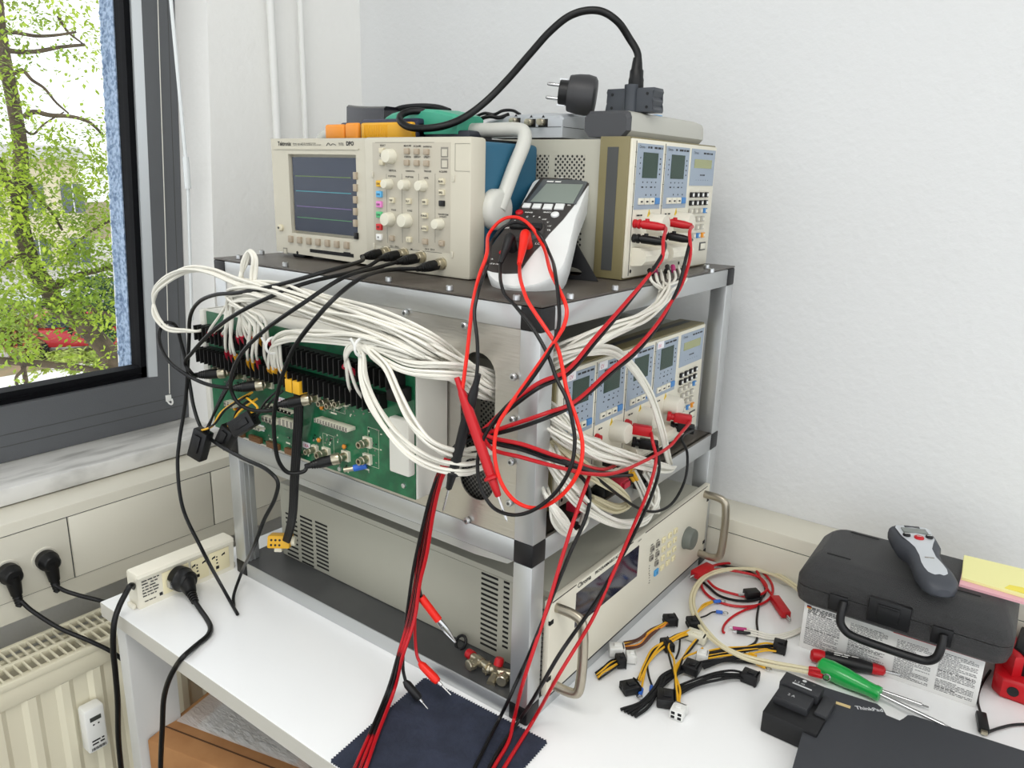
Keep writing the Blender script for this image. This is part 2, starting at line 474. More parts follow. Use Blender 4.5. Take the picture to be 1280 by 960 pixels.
# ------------------------------------------------------------------ table
m_table = mat('table_white', (243, 244, 244), .35)
m_edge = mat('table_edge', (196, 193, 184), .5)
XT0, YT0 = -.680, -.188
t = thing('work_table', 'white laminate work table carrying the rack and tools', 'table', (.4, .2, ZF))
MB().box((XT0, YT0, -.0255), (1.5, .553, 0), bev=.0012).build('tabletop', m_table, t)
e = MB(); e.box((XT0 - .0006, YT0 - .0006, -.025), (1.5, YT0, -.0012)); e.box((XT0 - .0006, YT0, -.025), (XT0, .553, -.0012)); e.build('edge_band', m_edge, t)
m_leg = mat('table_leg_white', (205, 205, 202), .5)
for x0 in (XT0 + .012, 1.44):
    for y0 in (YT0 + .012, .47):
        MB().box((x0, y0, ZF), (x0 + .03, y0 + .075, -.0255), bev=.003).build('leg', m_leg, t)
MB().box((XT0 + .02, .40, -.075), (1.44, .42, -.0255)).build('apron', m_leg, t)
# ------------------------------------------------------------------ rack
LX, LY = .60, .547
PR = .027
t = rack = thing('equipment_rack', 'aluminium profile rack with three shelves holding the instruments', 'rack', (-LX / 2, LY / 2, 0))
m_plate = mat('shelf_laminate', (84, 78, 72), .38, noise=(14, (70, 64, 58), .35, .65))
m_plate0 = mat('shelf_dark', (78, 79, 79), .36, noise=(10, (66, 67, 68), .35, .65))
posts = [(-PR, 0), (-PR, LY - PR), (-LX, 0), (-LX, LY - PR)]
for x, y in posts:
    m = MB()
    for z0, z1 in ((.0245, .2170), (.2453, .4953)):
        m.box((x, y, z0), (x + PR, y + PR, z1), bev=.0012)
        for q in (.35, .65):                                    # profile grooves on the inner faces
            if x < -.3: m.box((x + PR - .0005, y + PR * q - .0012, z0), (x + PR + .0006, y + PR * q + .0012, z1))
    m.build('post', m_alu, t)
levels = ((0, .0240), (.2173, .2453), (.4953, .5215))
for z0, z1 in levels:
    for y in (0, LY - PR):
        m = MB(); m.box((-LX + PR, y + .0004, z0), (-PR, y + PR - .0004, z1), bev=.001)
        m.build('rail', m_alu, t)
    for x in (-LX, -PR):
        m = MB(); m.box((x + .0004, PR, z0), (x + PR - .0004, LY - PR, z1), bev=.001)
        m.build('rail', m_alu, t)
    for x, y in posts:
        m = MB(); m.box((x - .0006, y - .0006, z0 - (.0005 if z0 else 0)), (x + PR + .0006, y + PR + .0006, z1 + (.0005 if z0 else .0012)), bev=.0025)
        m.build('corner_joint', m_black, t)
m = MB(); m.box((-LX, 0, .5222), (0, LY, .5248), bev=.0008); m.build('top_shelf', m_plate, t)
m = MB(); m.box((-LX + PR, PR + .001, .2455), (-.003, LY - PR, .2475)); m.box((-.006, PR, .2452), (-.0005, LY - PR, .2475)); m.build('middle_shelf', m_plate, t)
q_ = PR + .0006; m = MB(); m.prism(WORLD, [(-LX + q_, .0016), (-q_, .0016), (-q_, q_), (-.0016, q_), (-.0016, LY - q_), (-q_, LY - q_), (-q_, LY - .0016), (-LX + q_, LY - .0016), (-LX + q_, LY - q_), (-LX + .002, LY - q_), (-LX + .002, q_), (-LX + q_, q_)], .0238, .0247); m.build('bottom_shelf', m_plate0, t)
# sheet with two openings, screwed behind the front post
YS = .0022
FS = Fr((0, YS, 0), (1, 0, 0), (0, 0, 1))
def ell(cx, cz, rx, rz, n=28): return [(cx + rx * math.cos(2 * PI * k / n), cz + rz * math.sin(2 * PI * k / n)) for k in range(n)]
h1 = PY(598, 440, YS); h1b = PY(600, 545, YS); hr = PY(621, 490, YS)
hw = hr.x - PY(599, 490, YS).x
cx = PY(598, 470, YS).x
slot = [(cx + hw * math.cos(a), h1.z - hw + hw * math.sin(a)) for a in [PI * k / 12 for k in range(13)]] + [(cx + hw * math.cos(a), h1b.z + hw * math.sin(a)) for a in [PI + PI * k / 12 for k in range(13)]]
l2 = PY(575.5, 592, YS); r2 = PY(618, 592, YS); b2_ = PY(597, 624.5, YS)
c2x = (l2.x + r2.x) / 2; r2x = (r2.x - l2.x) / 2
fan = ell(c2x, b2_.z + r2x * 1.0, r2x, r2x)
m = MB(); m.plate(FS, [(-.572, .2458), (-.0275, .2458), (-.0275, .4950), (-.572, .4950)], [slot, fan], -.0008, .0008)
m.build('side_sheet', m_alub, t)
m = MB(); m.fbox(FS, c2x - r2x - .008, c2x + r2x + .008, b2_.z - .004, b2_.z + 2 * r2x + .006, -.014, -.012); m.build('fan_grille', perforated('fan_perforation', (104, 102, 96), (16, 16, 16), .0062, .30, (0, 2)), t)
m = MB(); m.prism(Fr((0, .0006, 0), (1, 0, 0), (0, 0, 1)), [(-.572, .2068), (-.085, .2068), (-.036, .2110), (-.0275, .2172), (-.572, .2172)], -.0016, 0); m.build('rail_lip', m_alu, t, fix=True)
Ftop = Fr((0, 0, .5248), (1, 0, 0), (0, 1, 0))
for x, y in ((299, 321), (327.5, 315), (352.7, 331), (481, 350), (552, 362), (638.5, 374), (712.6, 371), (768.7, 360), (889, 338), (883, 333)):
    p = PZ(x, y + 3, .5248)
    if x not in (327.5, 883, 299): p.y = max(p.y, .0085) if x < 680 else p.y
    m = MB(); m.cyl(p, p + V((0, 0, .0065)), .0042, n=14, bev=.0008); m.cyl(p + V((0, 0, .0064)), p + V((0, 0, .0066)), .0022, n=6, mi=1)
    m.build('bolt', [m_zinc, m_greyd], t)
for x, y, yy in ((643.5, 471, YS - .002), (642, 524, YS - .002), (640.5, 577, YS - .002), (582, 407, YS - .002), (638, 628, YS - .002), (508, 391, YS - .002), (585, 650, YS - .002)):
    p = PY(x, y, yy); p.x = min(p.x, -.033)
    m = MB(); m.cyl(p, p - V((0, .005, 0)), .0042, n=14, bev=.0008); m.cyl(p - V((0, .0049, 0)), p - V((0, .0052, 0)), .002, n=6, mi=1)
    m.build('bolt', [m_zinc, m_greyd], t)

# ------------------------------------------------------------------ AC source at the bottom
AY0, AY1, AZ0, AZ1 = .034, .5208, .0245, .158
ac = thing('ac_power_source', 'wide ivory rack power source with steel handles on the bottom shelf', 'power supply', (-.25, .28, .0238))
FA = Fr((.006, 0, 0), (0, 1, 0), (0, 0, 1))
def ap(x, y, X=.006): q = PX(x, y, X); return q.y, q.z
m = MB(); m.box((-.003, AY0, AZ0), (.006, AY1, AZ1), bev=.0012)
m.build('front_panel', m_ivory, ac)
m = MB(); m.box((-.552, .058, .0255), (-.003, .497, .1565), bev=.002)
m.box((-.54, .0572, .1475), (-.01, .059, .1482))
m.build('housing', m_grey, ac)
vt = MB()
Fs = Fr((0, .058, 0), (1, 0, 0), (0, 0, 1))
m_slot = mat('vent_dark', (14, 14, 14), .8)
for (xl, xr, yt, yb, nn) in ((357, 371, 641, 690, 10), (375, 390, 645, 700, 12), (394, 409, 652, 705, 12), (602, 623, 716, 804, 15), (630, 637, 727, 808, 14)):
    tl = PY(xl, yt, .058); br = PY(xr, yb, .058); bl = PY(xl, yb, .058)
    for k in range(nn):
        z = tl.z + (bl.z - tl.z) * k / (nn - 1)
        vt.fbox(Fs, tl.x, PY(xr, yt + 6, .058).x, z - .0016, z + .0016, -.001, .0004)
vt.build('side_vents', m_slot, ac)
# the window with the display, reflecting
y0, z1 = ap(727, 744); y1, z0 = ap(798, 716)
y0 = ap(720, 748)[0]; y1 = ap(798, 690)[0]; z1 = ap(798, 682)[1]; z0 = ap(797, 716)[1]
lw = MB(); lw.fbox(FA, y0, y1, z0 - .004, z1, -.0005, .0007)
m_lcdglass = mat('smoked_display', (40, 42, 58), .08, spec=.9)
lw.build('display_window', m_lcdglass, ac)
tx = MB()
ty, tz = ap(722, 731)
tx.text('Chroma', FA, ty, tz - .0055, .0098, .0004, sx=1.0, thick=.00022)
tx.text('PROGRAMMABLE AC SOURCE', FA, ty + .043, tz - .0045, .0066, .0004, sx=1.02, thick=.00014)
tx.text('61604', FA, ap(800, 672)[0] - .006, ap(800, 676)[1], .0042, .0004)
yl, zl = ap(807, 666); tx.fbox(FA, yl, AY1 - .012, zl - .0006, zl + .0006, 0, .0004)
tx.fbox(FA, AY0 + .004, ty - .003, zl - .0006, zl + .0006, 0, .0004)
tx.fbox(FA, ap(792, 674)[0] - .012, ap(792, 674)[0], zl - .0006, zl + .0006, 0, .0004)
tx.build('lettering', m_ink, ac)
kp = MB(); m_keyi = mat('key_ivory', (232, 222, 182), .5); m_keyg = mat('key_grey', (138, 134, 124), .5); m_keyb = mat('key_blue', (78, 158, 214), .5)
# 6 x 4 keypad
def az(x, y): return PX(800 + x / 9.6, 640 + y / 9.6, .006)
rows = [[(140, 440, 1), (207, 385, 1), (280, 330, 0), (352, 275, 0), (420, 222, 0)], [(128, 548, 1), (200, 500, 1), (275, 440, 0), (345, 385, 0), (410, 330, 0)], [(190, 610, 1), (265, 548, 0), (338, 495, 0), (402, 440, 0)], [(185, 720, 2), (255, 665, 0), (325, 605, 0), (390, 550, 0)]]
key_i = 0
for r in rows:
    for x, y, c in r:
        q = az(x, y)
        m = MB(); s_ = .0052 if c < 2 else .0062
        m.fbox(FA, q.y - s_, q.y + s_, q.z - s_ * .8, q.z + s_ * .8, 0, .0028, bev=.0008)
        if c == 1: m.fbox(FA, q.y - .0035, q.y + .0035, q.z + .0062, q.z + .0072, 0, .0004, mi=1); m.fbox(FA, q.y - .003, q.y + .003, q.z - .001, q.z + .001, .0027, .0030, mi=1)
        else: m.text('1234567890.-'[key_i % 12], FA, q.y, q.z - .002, .005, .003, 1, 'CENTER'); key_i += 1
        m.build('key', [(m_keyi, m_keyg, m_keyb)[c], m_ink], ac)
ld = MB()
for yy in (645, 705, 760, 820):
    q = az(112, yy); ld.disc(FA, q.y, q.z, .0012, .0004); ld.fbox(FA, q.y - .002, q.y + .0015, q.z - .0045, q.z - .0038, 0, .0004)
ld.build('status_lights', m_ink, ac)
kq = PX(858, 672, .006)
m = MB(); m.lathe(kq, (1, 0, 0), [(.0190, 0), (.0190, .002), (.0180, .003), (.0174, .0115), (.0160, .0135), (.004, .014)], 28)
m.lathe(kq + V((.014, 0, 0)), (1, 0, 0), [(.012, 0), (.011, .0004)], 20)
m.build('dial_knob', mat('knob_grey', (104, 108, 101), .55), ac)
m_steel = mat('satin_steel', (176, 168, 152), .32, .9)
for hy in (AY0 + .014, AY1 - .022):
    z0_, z1_ = .036, .146
    m = MB(); X0, X1 = .006, .045
    m.tube([(X0, hy, z1_), (X1 - .015, hy, z1_), (X1 - .004, hy, z1_ - .004), (X1, hy, z1_ - .015), (X1, hy, z0_ + .015), (X1 - .004, hy, z0_ + .004), (X1 - .015, hy, z0_), (X0, hy, z0_)], .0066, n=12, per=5, flat=((0, 1, 0), .80))
    m.build('handle', m_steel, ac)
sl = MB()
for hy, sgn in ((AY0, 1), (AY1, -1)):
    for z in (.05, .13):
        sl.fbox(FA, hy, hy + sgn * .008, z - .003, z + .003, -.002, .0005)
sl.build('rack_ear_slot', m_slot, ac)
fn = MB()
for k in range(18): fn.box((-.02, .030, .03 + k * .0066), (-.003, .036, .0335 + k * .0066))
fn.build('side_fins', m_greyd, ac)
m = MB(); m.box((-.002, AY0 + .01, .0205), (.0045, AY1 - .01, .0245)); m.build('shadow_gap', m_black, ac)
# ------------------------------------------------------------------ DC loads (mainframes of plug-in modules)
m_panelb = mat('panel_bluegrey', (152, 164, 178), .5)
m_lcd = mat('lcd_green', (26, 56, 42), .25, spec=.4)
m_lcdy = mat('lcd_olive', (152, 156, 110), .2, spec=.6)
m_bluek = mat('key_blue2', (70, 130, 190), .5)
m_orange = mat('key_orange', (226, 146, 40), .5)
m_sidep = perforated('perforated_side', (172, 169, 156), (38, 38, 36), .0075, .225, (0, 2))
m_label = mat('label_white', (240, 238, 240), .5); m_pink = mat('label_pink', (206, 70, 110), .5)
m_warn = mat('warning_yellow', (224, 190, 40), .5)
def dc_load(label, X, Y0, z0, h, depth, mods, ctrl, stickers, feet):
    """mods/ctrl are (y0, y1) of each column on the front"""
    Y1 = ctrl[1] + .006
    T = thing('dc_load_mainframe', label, 'electronic load', (X - depth / 2, (Y0 + Y1) / 2, z0 - feet))
    W = Y1 - Y0
    F = Fr((X, Y0, z0), (0, 1, 0), (0, 0, 1))
    m = MB(); m.box((X - .004, Y0 + .001, z0 + .001), (X, Y1 - .001, z0 + h - .001), bev=.001); m.build('front_panel', m_ivory, T)
    m = MB(); B0 = X - .046
    m.box((B0, Y0 - .002, z0 - .001), (X - .003, Y0 + .004, z0 + h + .001), bev=.001)
    m.box((B0, Y0, z0 + h - .003), (X - .003, Y1, z0 + h + .001), bev=.001)
    m.box((B0, Y1 - .004, z0), (X - .003, Y1 + .001, z0 + h + .001), bev=.001)
    m.box((B0, Y0, z0 - .001), (X - .003, Y1, z0 + .003))
    m.build('bezel', m_olive, T)
    m = MB(); Fl = Fr((0, Y0 - .002, 0), (1, 0, 0), (0, 0, 1)); m.fbox(Fl, X - .034, X - .018, z0 + .010, z0 + h - .012, -.001, .0006)
    m.fbox(Fr((0, 0, z0 + h + .001), (1, 0, 0), (0, 1, 0)), X - .032, X - .022, Y0 + .01, Y1 - .01, -.001, .0004)
    m.build('side_grip', m_greyd, T)
    m = MB(); m.box((X - depth, Y0 + .002, z0 + .002), (B0 + .001, Y1 - .002, z0 + h - .002), bev=.002); m.build('housing', m_grey, T)
    m = MB(); Fb = Fr((0, Y0 + .002, 0), (1, 0, 0), (0, 0, 1))
    for a, b in ((X - .070, X - .118), (X - .128, X - .172), (X - .182, X - .30), (X - .31, X - .42)):
        m.fbox(Fb, a, b, z0 + .03, z0 + h - .022, -.001, .0005)
    m.build('perforation', m_sidep, T)
    m = MB()                                                  # ribbed vents of the top
    for k in range(46):
        yy = Y0 + .03 + k * (W - .06) / 45
        m.box((X - depth + .05, yy, z0 + h - .0022), (B0 - .03, yy + .0030, z0 + h - .0016))
    m.build('top_ribs', mat('rib_grey', (176, 174, 162), .5), T)
    for fx in (X - .06, X - depth + .05):
        for fy in (Y0 + .03, Y1 - .03):
            m = MB(); m.cyl((fx, fy, z0 - feet), (fx, fy, z0 + .001), .011, n=16); m.build('foot', m_black, T)
    sm = MB()                                                 # small print
    for mi_, (a, b) in enumerate(mods):
        a -= Y0; b -= Y0; w_ = b - a; u = lambda q: a + w_ * q
        m = MB(); m.fbox(F, a, b, h * .500, h * .965, 0, .0008)
        m.fbox(F, a - .0035, a - .0028, h * .02, h * .98, 0, .0006, mi=1)
        for vv in (.52, .68, .8, .9): m.fbox(F, a - .005, a - .0015, h * vv, h * vv + .0006, 0, .0007, mi=1)
        MP = m.build('module_panel', [m_panelb, m_greyd], T)
        m = MB(); m.fbox(F, u(.22), u(.80), h * .725, h * .905, 0, .0013); m.build('module_display', m_lcd, MP)
        sm.text('Chroma', F, u(.05), h * .932, .0052, .0010, sx=.9)
        sm.scribble(F, u(.38), u(.96), h * .934, .0026, 0, .001, mi_)
        for k in range(4):
            for uu in (.11, .88): sm.fbox(F, u(uu), u(uu) + .0018 + .0012 * (uu > .5), h * (.86 - .037 * k), h * (.86 - .037 * k) + .002, 0, .001)
            sm.fbox(F, u(.25 + .17 * k), u(.28 + .17 * k), h * .69, h * .70, 0, .001)
            sm.scribble(F, u(.22 + .17 * k), u(.30 + .17 * k), h * .655, .0018, 0, .001, k)
            if k: sm.fbox(F, u(.20 + .2 * k), u(.23 + .2 * k), h * .598, h * .61, 0, .001)
        for k in range(4):
            m = MB(); c = u(.13 + .215 * k); m.fbox(F, c, c + w_ * .18, h * .535, h * .582, 0, .003, bev=.0006)
            if k < 3: m.fbox(F, c + w_ * .05, c + w_ * .13, h * .550, h * .562, .0029, .0032, mi=1)
            m.build('module_key', [(m_ivory if k < 3 else m_bluek), m_ink], MP)
        m = MB(); q = h * .445
        m.prism(F, [(u(.55), q), (u(.67), q), (u(.61), q + .0095)], 0, .0006); m.prism(F, [(u(.605), q + .0025), (u(.615), q + .0025), (u(.613), q + .0065), (u(.607), q + .0065)], .0005, .0008, mi=1)
        m.build('warning_mark', [m_warn, m_ink], T)
        sm.scribble(F, u(.12), u(.34), h * .452, .002, 0, .0008, mi_ + 9)
        m = MB(); m.lathe(F.at(u(.74), h * .385), F.n, [(.0155, 0), (.0155, .001), (.0150, .002), (.0142, .020), (.013, .022), (.003, .0225)], 24)
        m.build('terminal_knob', mat('knob_bone', (216, 211, 196), .45), T)
        for q, mm in ((.40, m_red), (.295, m_black)):
            m = MB(); m.lathe(F.at(u(.07), h * q), F.n, [(.0058, 0), (.0058, .003), (.0048, .004), (.0048, .007), (.0025, .0072)], 16); m.build('banana_jack', mm, T)
        # rounded terminal cover
        m = MB(); Fq = Fr(F.at(0, 0, 0), F.n, F.ey)      # section in the depth/height plane, run along the width
        sec = [(0, h * .09), (.016, h * .10), (.021, h * .13), (.022, h * .17), (.019, h * .205), (.010, h * .225), (0, h * .225)]
        Fz = Fr(F.o, F.n, F.ey)
        m.prism(Fz, sec, -(u(.96)), -(u(.04)), sm=False)
        m.build('terminal_cover', m_beige if False else m_ivory, T, fix=True)
        m = MB(); m.disc(F, u(.03), h * .052, .0026, .0006); m.disc(F, u(.93), h * .052, .0026, .0006); m.build('screw_hole', m_slot, T)
        if mi_ < len(stickers) and stickers[mi_]:
            m = MB(); m.fbox(F, u(.02), u(.30), h * .915, h * .975, .0008, .0014); m.text(stickers[mi_], F, u(.05), h * .925, .0075, .0016, 1, sx=.85)
            m.build('sticker', [m_label, m_pink], MP)
    a, b = ctrl; a -= Y0; b -= Y0; w_ = b - a; u = lambda q: a + w_ * q
    m = MB(); m.fbox(F, a, b, h * .675, h * .965, 0, .0008); CP = m.build('control_panel', m_panelb, T)
    m = MB(); m.fbox(F, u(.13), u(.86), h * .815, h * .885, 0, .0013); m.build('control_display', m_lcdy, CP)
    sm.text('Chroma', F, u(.08), h * .925, .0054, .001, sx=.9); sm.scribble(F, u(.48), u(.92), h * .928, .0024, 0, .001, 33)
    sm.scribble(F, u(.40), u(.6), h * .755, .002, 0, .001, 34)
    for k in range(6): sm.disc(F, u(.25 + .1 * k), h * .72, .0007, .001)
    keyrows = ((.60, 4, 'k'), (.535, 4, 'k'), (.468, 4, 'g'), (.400, 3, 'g'), (.333, 3, 'g'), (.262, 4, 'x'))
    for v, n_, kind in keyrows:
        for k in range(n_):
            c = u(.12 + .205 * (k + (4 - n_) * .6)); mm = m_black if kind == 'k' else mat('key_lightgrey', (176, 172, 162), .5)
            if kind == 'g' and n_ == 4 and k == 3: mm = m_bluek
            if kind == 'x' and k == 2: mm = m_bluek
            if kind == 'x' and k == 3: mm = m_orange
            if kind == 'x' and k == 0: continue
            m = MB(); m.fbox(F, c - .0052, c + .0052, h * (v - .02), h * (v + .022), 0, .0035, bev=.0007)
            m.fbox(F, c - .001, c + .0046, h * (v - .012), h * (v + .014), .0034, .0038, mi=1)
            m.build('control_key', [mm, m_white if kind == 'k' else m_ivory], T)
    m = MB(); m.fbox(F, u(.66), u(.92), h * .13, h * .20, -.001, .0012, bev=.0005, mi=1); m.fbox(F, u(.69), u(.89), h * .14, h * .19, .001, .0022, bev=.0008); m.build('power_switch', [m_ivory, m_greyd], T)
    sm.build('lettering', m_ink, T)
    return T, F
# upper, two modules
XU = -.037
def uy(x, y): return PX(740 + x / 4.571, 150 + y / 4.571, XU).y
um = [(uy(262, 130), uy(408, 150)), (uy(428, 145), uy(558, 160))]
uc = (uy(572, 160), uy(704, 172))
U, FU = dc_load('ivory two-module electronic load on the rack top beside the handheld multimeter', XU, .244, .5268, .180, .42, um, (uc[0], .512), [], .0015)
XL = -.020
def ly(x, y): return PX(680 + x / 6, 400 + y / 6, XL).y
lm = [(ly(165, 470), ly(377, 400)), (ly(405, 390), ly(610, 320)), (ly(635, 310), ly(820, 240)), (ly(842, 230), ly(1003, 165))]
lc = (ly(1028, 150), .492)
L_, FL = dc_load('wide four-module electronic load on the middle shelf of the rack', XL, .070, .2585, .177, .45, lm, lc, ['12V', 'CV', '5V4', '5V1'], .011)

# ------------------------------------------------------------------ oscilloscope
YO = .092
sc_ = thing('oscilloscope', 'beige and blue four-channel oscilloscope at the left of the rack top', 'oscilloscope', (-.37, .17, .5248))
OX0, OX1, OZ0, OZ1 = -.574, -.1735, .5285, .6995
FO = Fr((0, YO, 0), (1, 0, 0), (0, 0, 1))
def zo(x, y): q = PY(320 + x / 4.267, 130 + y / 4.267, YO); return q.x, q.z
sxl, szt = zo(180, 282); sxr = zo(522, 285)[0]; szb = zo(360, 690)[1]
m_scope = mat('scope_beige', (198, 193, 176), .45)
xd = zo(603, 400)[0]
# left half: bezel plate with a screen cut-out, right half control panel, both on one rounded front
m = MB()
m.plate(FO, [(OX0 + .004, OZ0 + .003), (xd - .004, OZ0), (xd - .004, OZ1), (OX0 + .004, OZ1)], [[(sxl - .004, szb - .004), (sxr + .004, szb - .004), (sxr + .004, szt + .004), (sxl - .004, szt + .004)]], -.020, 0)
m.fbox(FO, OX0, xd - .002, OZ0 + .001, OZ1, -.028, -.010, bev=.004)
m.fbox(FO, xd - .006, OX1, OZ0 - .003, OZ1 + .0008, -.028, .003, bev=.004)
m.fbox(FO, zo(95, 240)[0], zo(550, 240)[0], zo(300, 243)[1], zo(300, 243)[1] + .0014, 0, .0016)
m.build('front_bezel', m_scope, sc_)
m = MB(); m.fbox(FO, sxl, sxr, szb, szt, -.012, -.004); SCR = m.build('screen', mat('crt_screen', (36, 46, 64), .15, spec=.5), sc_)
m_tr = [mat('trace_' + n, c, .4, emit=.28) for n, c in (('olive', (92, 116, 60)), ('cyan', (60, 136, 148)), ('purple', (104, 86, 132)), ('green', (66, 122, 78)))]
m = MB()
for k, yy in enumerate((388, 470, 553, 614)):
    za = zo(340, yy)[1]; m.fbox(FO, sxl + .006, sxr - .012, za - .0005, za + .0005, -.005, -.0037, mi=k)
m.build('screen_traces', m_tr, SCR)
m = MB(); a_, b_ = zo(640, 752), zo(1048, 203)
m.fbox(FO, a_[0], b_[0], a_[1], b_[1], .0015, .0033, bev=.0004); m.build('control_panel', mat('scope_panel', (184, 178, 162), .5), sc_)
m = MB()
m.text('Tektronix', FO, zo(118, 220)[0], zo(118, 222)[1], .0085, .0005, sx=.9, thick=.0002)
m.text('TDS 3014', FO, zo(197, 220)[0], zo(197, 222)[1], .0052, .0005); m.text('FOUR CHANNEL COLOR', FO, zo(245, 220)[0], zo(245, 214)[1], .0028, .0005); m.text('DIGITAL PHOSPHOR OSCILLOSCOPE', FO, zo(245, 220)[0], zo(245, 222)[1], .0026, .0005)
m.text('DPO', FO, zo(482, 220)[0], zo(482, 221)[1], .0075, .0005, thick=.0003); m.text('100 MHz', FO, zo(440, 215)[0], zo(440, 214)[1], .003, .0005); m.text('1.25 GS/s', FO, zo(440, 215)[0], zo(440, 222)[1], .003, .0005)
m.tube([FO.at(*zo(378, 222), .0008), FO.at(*zo(388, 208), .0008), FO.at(*zo(398, 220), .0008), FO.at(*zo(412, 212), .0008), FO.at(*zo(428, 220), .0008)], .0004, n=4)
def ot(txt, x, y, size=.0034, al='CENTER', w=.0035): m.text(txt, FO, *zo(x, y), size, w, 0, al, thick=.00008)
for txt, x, y in (('SELECT', 686, 226), ('COARSE', 686, 281), ('MEASURE', 818, 228), ('ACQUIRE', 870, 230), ('SAVE/RECALL', 925, 232), ('CURSOR', 818, 288), ('DISPLAY', 870, 288), ('UTILITY', 922, 289), ('VERTICAL', 738, 360), ('HORIZONTAL', 832, 362), ('TRIGGER', 925, 364), ('ACQUIRE', 1008, 366), ('POSITION', 735, 390), ('POSITION', 828, 394), ('LEVEL', 918, 399), ('SCALE', 744, 569), ('SCALE', 830, 573), ('WAVEFORM', 1008, 594), ('INTENSITY', 1008, 606), ('CH 1', 735, 762), ('CH 2', 760, 765), ('CH 3', 920, 778), ('CH 4', 950, 780), ('1M', 838, 778)):
    ot(txt, x, y, .0032 if len(txt) < 9 else .0026)
for x0 in (705, 787, 877, 965):
    a0, zz = zo(x0, 372); zb_ = zo(x0, 740)[1]; m.fbox(FO, a0 - .0002, a0 + .0002, zb_, zz, .003, .0034)
a0, zz = zo(645, 206); m.fbox(FO, a0, zo(960, 214)[0], zz - .0002, zz + .0002, .003, .0034)
a0, zz = zo(680, 745); m.fbox(FO, a0, zo(1000, 770)[0], zz - .004, zz - .0036, .003, .0034)
m.build('lettering', m_ink, sc_)
m_kb = mat('button_tan', (170, 156, 136), .5)
m_kl = mat('button_light', (212, 204, 178), .5)
cols = {'t': m_kb, 'l': m_kl, 'y': mat('btn_yellow', (226, 178, 52), .5), 'b': mat('btn_blue', (96, 178, 226), .5), 'p': mat('btn_pink', (222, 132, 196), .5), 'g': mat('btn_green', (92, 190, 128), .5), 'r': mat('btn_red', (206, 44, 48), .5), 'w': m_white, 'k': m_black}
def obtn(x, y, c, w=.0042, h=.0036, base=.003, d=.004, mark=None):
    q = zo(x, y); m = MB(); m.fbox(FO, q[0] - w, q[0] + w, q[1] - h, q[1] + h, base - .001, base + d, bev=.0009)
    if mark: m.text(mark, FO, q[0], q[1] - .0012, .0034, base + d + .0003, 1, 'CENTER', thick=.0001)
    m.build('button', [cols[c], m_ink if c != 'k' else m_white], sc_)
for yy in (383, 447, 511, 574, 636): obtn(535, yy, 't', .0032, .0050, 0)
obtn(540, 703, 'k', .0032, .0045, 0)
for k, x in enumerate((190, 237, 286, 335, 385, 435, 487)): obtn(x, 720 + k * 5.6, 't', .0045, .0050, 0)
for y, c, mk in ((425, 'y', '1'), (481, 'b', '2'), (535, 'p', '3'), (590, 'g', '4'), (655, 'r', 'REF'), (709, 'w', 'M')): obtn(672, y, c, .0050, .0042, mark='CH' + mk if mk in '1234' else mk)
for x, y in ((685, 250), (685, 312)): obtn(x, y, 'l')
for x, y in ((818, 252), (870, 254), (922, 256), (818, 313), (870, 315), (922, 317), (738, 715), (915, 733), (1003, 742)): obtn(x, y, 't')
for x, y, mk in ((740, 513, 'OFF'), (828, 518, 'DLY'), (915, 522, '50%'), (1005, 413, 'RUN'), (1005, 472, 'SEQ'), (915, 595, 'FORCE'), (915, 663, 'AUTO'), (830, 722, '?')): obtn(x, y, 'l', mark=mk)
obtn(1005, 530, 'k')
def oknob(x, y, r, d=.012):
    q = zo(x, y); m = MB(); m.lathe(FO.at(*q, .003), FO.n, [(r * 1.02, 0), (r, .002), (r * .92, d - .002), (r * .80, d), (.001, d + .0005)], 24)
    m.build('knob', m_kl if False else mat('knob_cream', (218, 214, 196), .45), sc_)
for x, y, r in ((732, 280, .0098), (722, 427, .0070), (813, 432, .0070), (903, 437, .0073), (725, 615, .0098), (815, 622, .0098), (992, 640, .0073)): oknob(x, y, r)
q = zo(137, 660); m = MB(); m.lathe(FO.at(*q, 0), FO.n, [(.0052, 0), (.0052, .003), (.0042, .0042), (.0005, .0044)], 18); m.lathe(FO.at(q[0] - .002, q[1], .0044), FO.n, [(.0018, 0), (.0018, .0006)], 10, mi=1); m.build('power_button', [m_kl, m_greyd], sc_)
m = MB()
for x, y, s_ in ((1015, 258, .0062), (1015, 318, .0062), (157, 783, .0048)):
    q = zo(x, y); b0 = .003 if x > 600 else 0
    m.fbox(FO, q[0] - s_, q[0] + s_, q[1] - s_, q[1] + s_, b0 - .001, b0 + .0005); m.fbox(FO, q[0] - s_ * .6, q[0] + s_ * .75, q[1] - s_ * .75, q[1] + s_ * .6, b0 + .0004, b0 + .0012, mi=1)
m.build('probe_port', [m_keyg, m_scope], sc_)
m = MB(); x0, z0_ = zo(290, 798); x1, z1_ = zo(522, 832)
m.fbox(FO, x0, x1, z1_ - .0005 + .004, z1_ + .0085, -.001, .0006); m.fbox(FO, zo(470, 805)[0], zo(505, 815)[0], z1_ + .006, z1_ + .010, -.001, .0012)
q = zo(222, 793); m.disc(FO, q[0], q[1], .0026, .0005); q = zo(333, 830); m.disc(FO, q[0], q[1] - .003, .001, .0005)
m.build('floppy_slot', m_blacks, sc_)
m = MB(); x0, z0_ = zo(1070, 358); x1, z1_ = zo(1150, 212)
for a, b, c, d in ((x0, x1, z0_, z0_ + .0004), (x0, x1, z1_, z1_ + .0004), (x0, x0 + .0004, z0_, z1_)): m.fbox(FO, a, b, c, d, .003, .0034)
m.build('flap_outline', m_keyg, sc_)
m = MB()
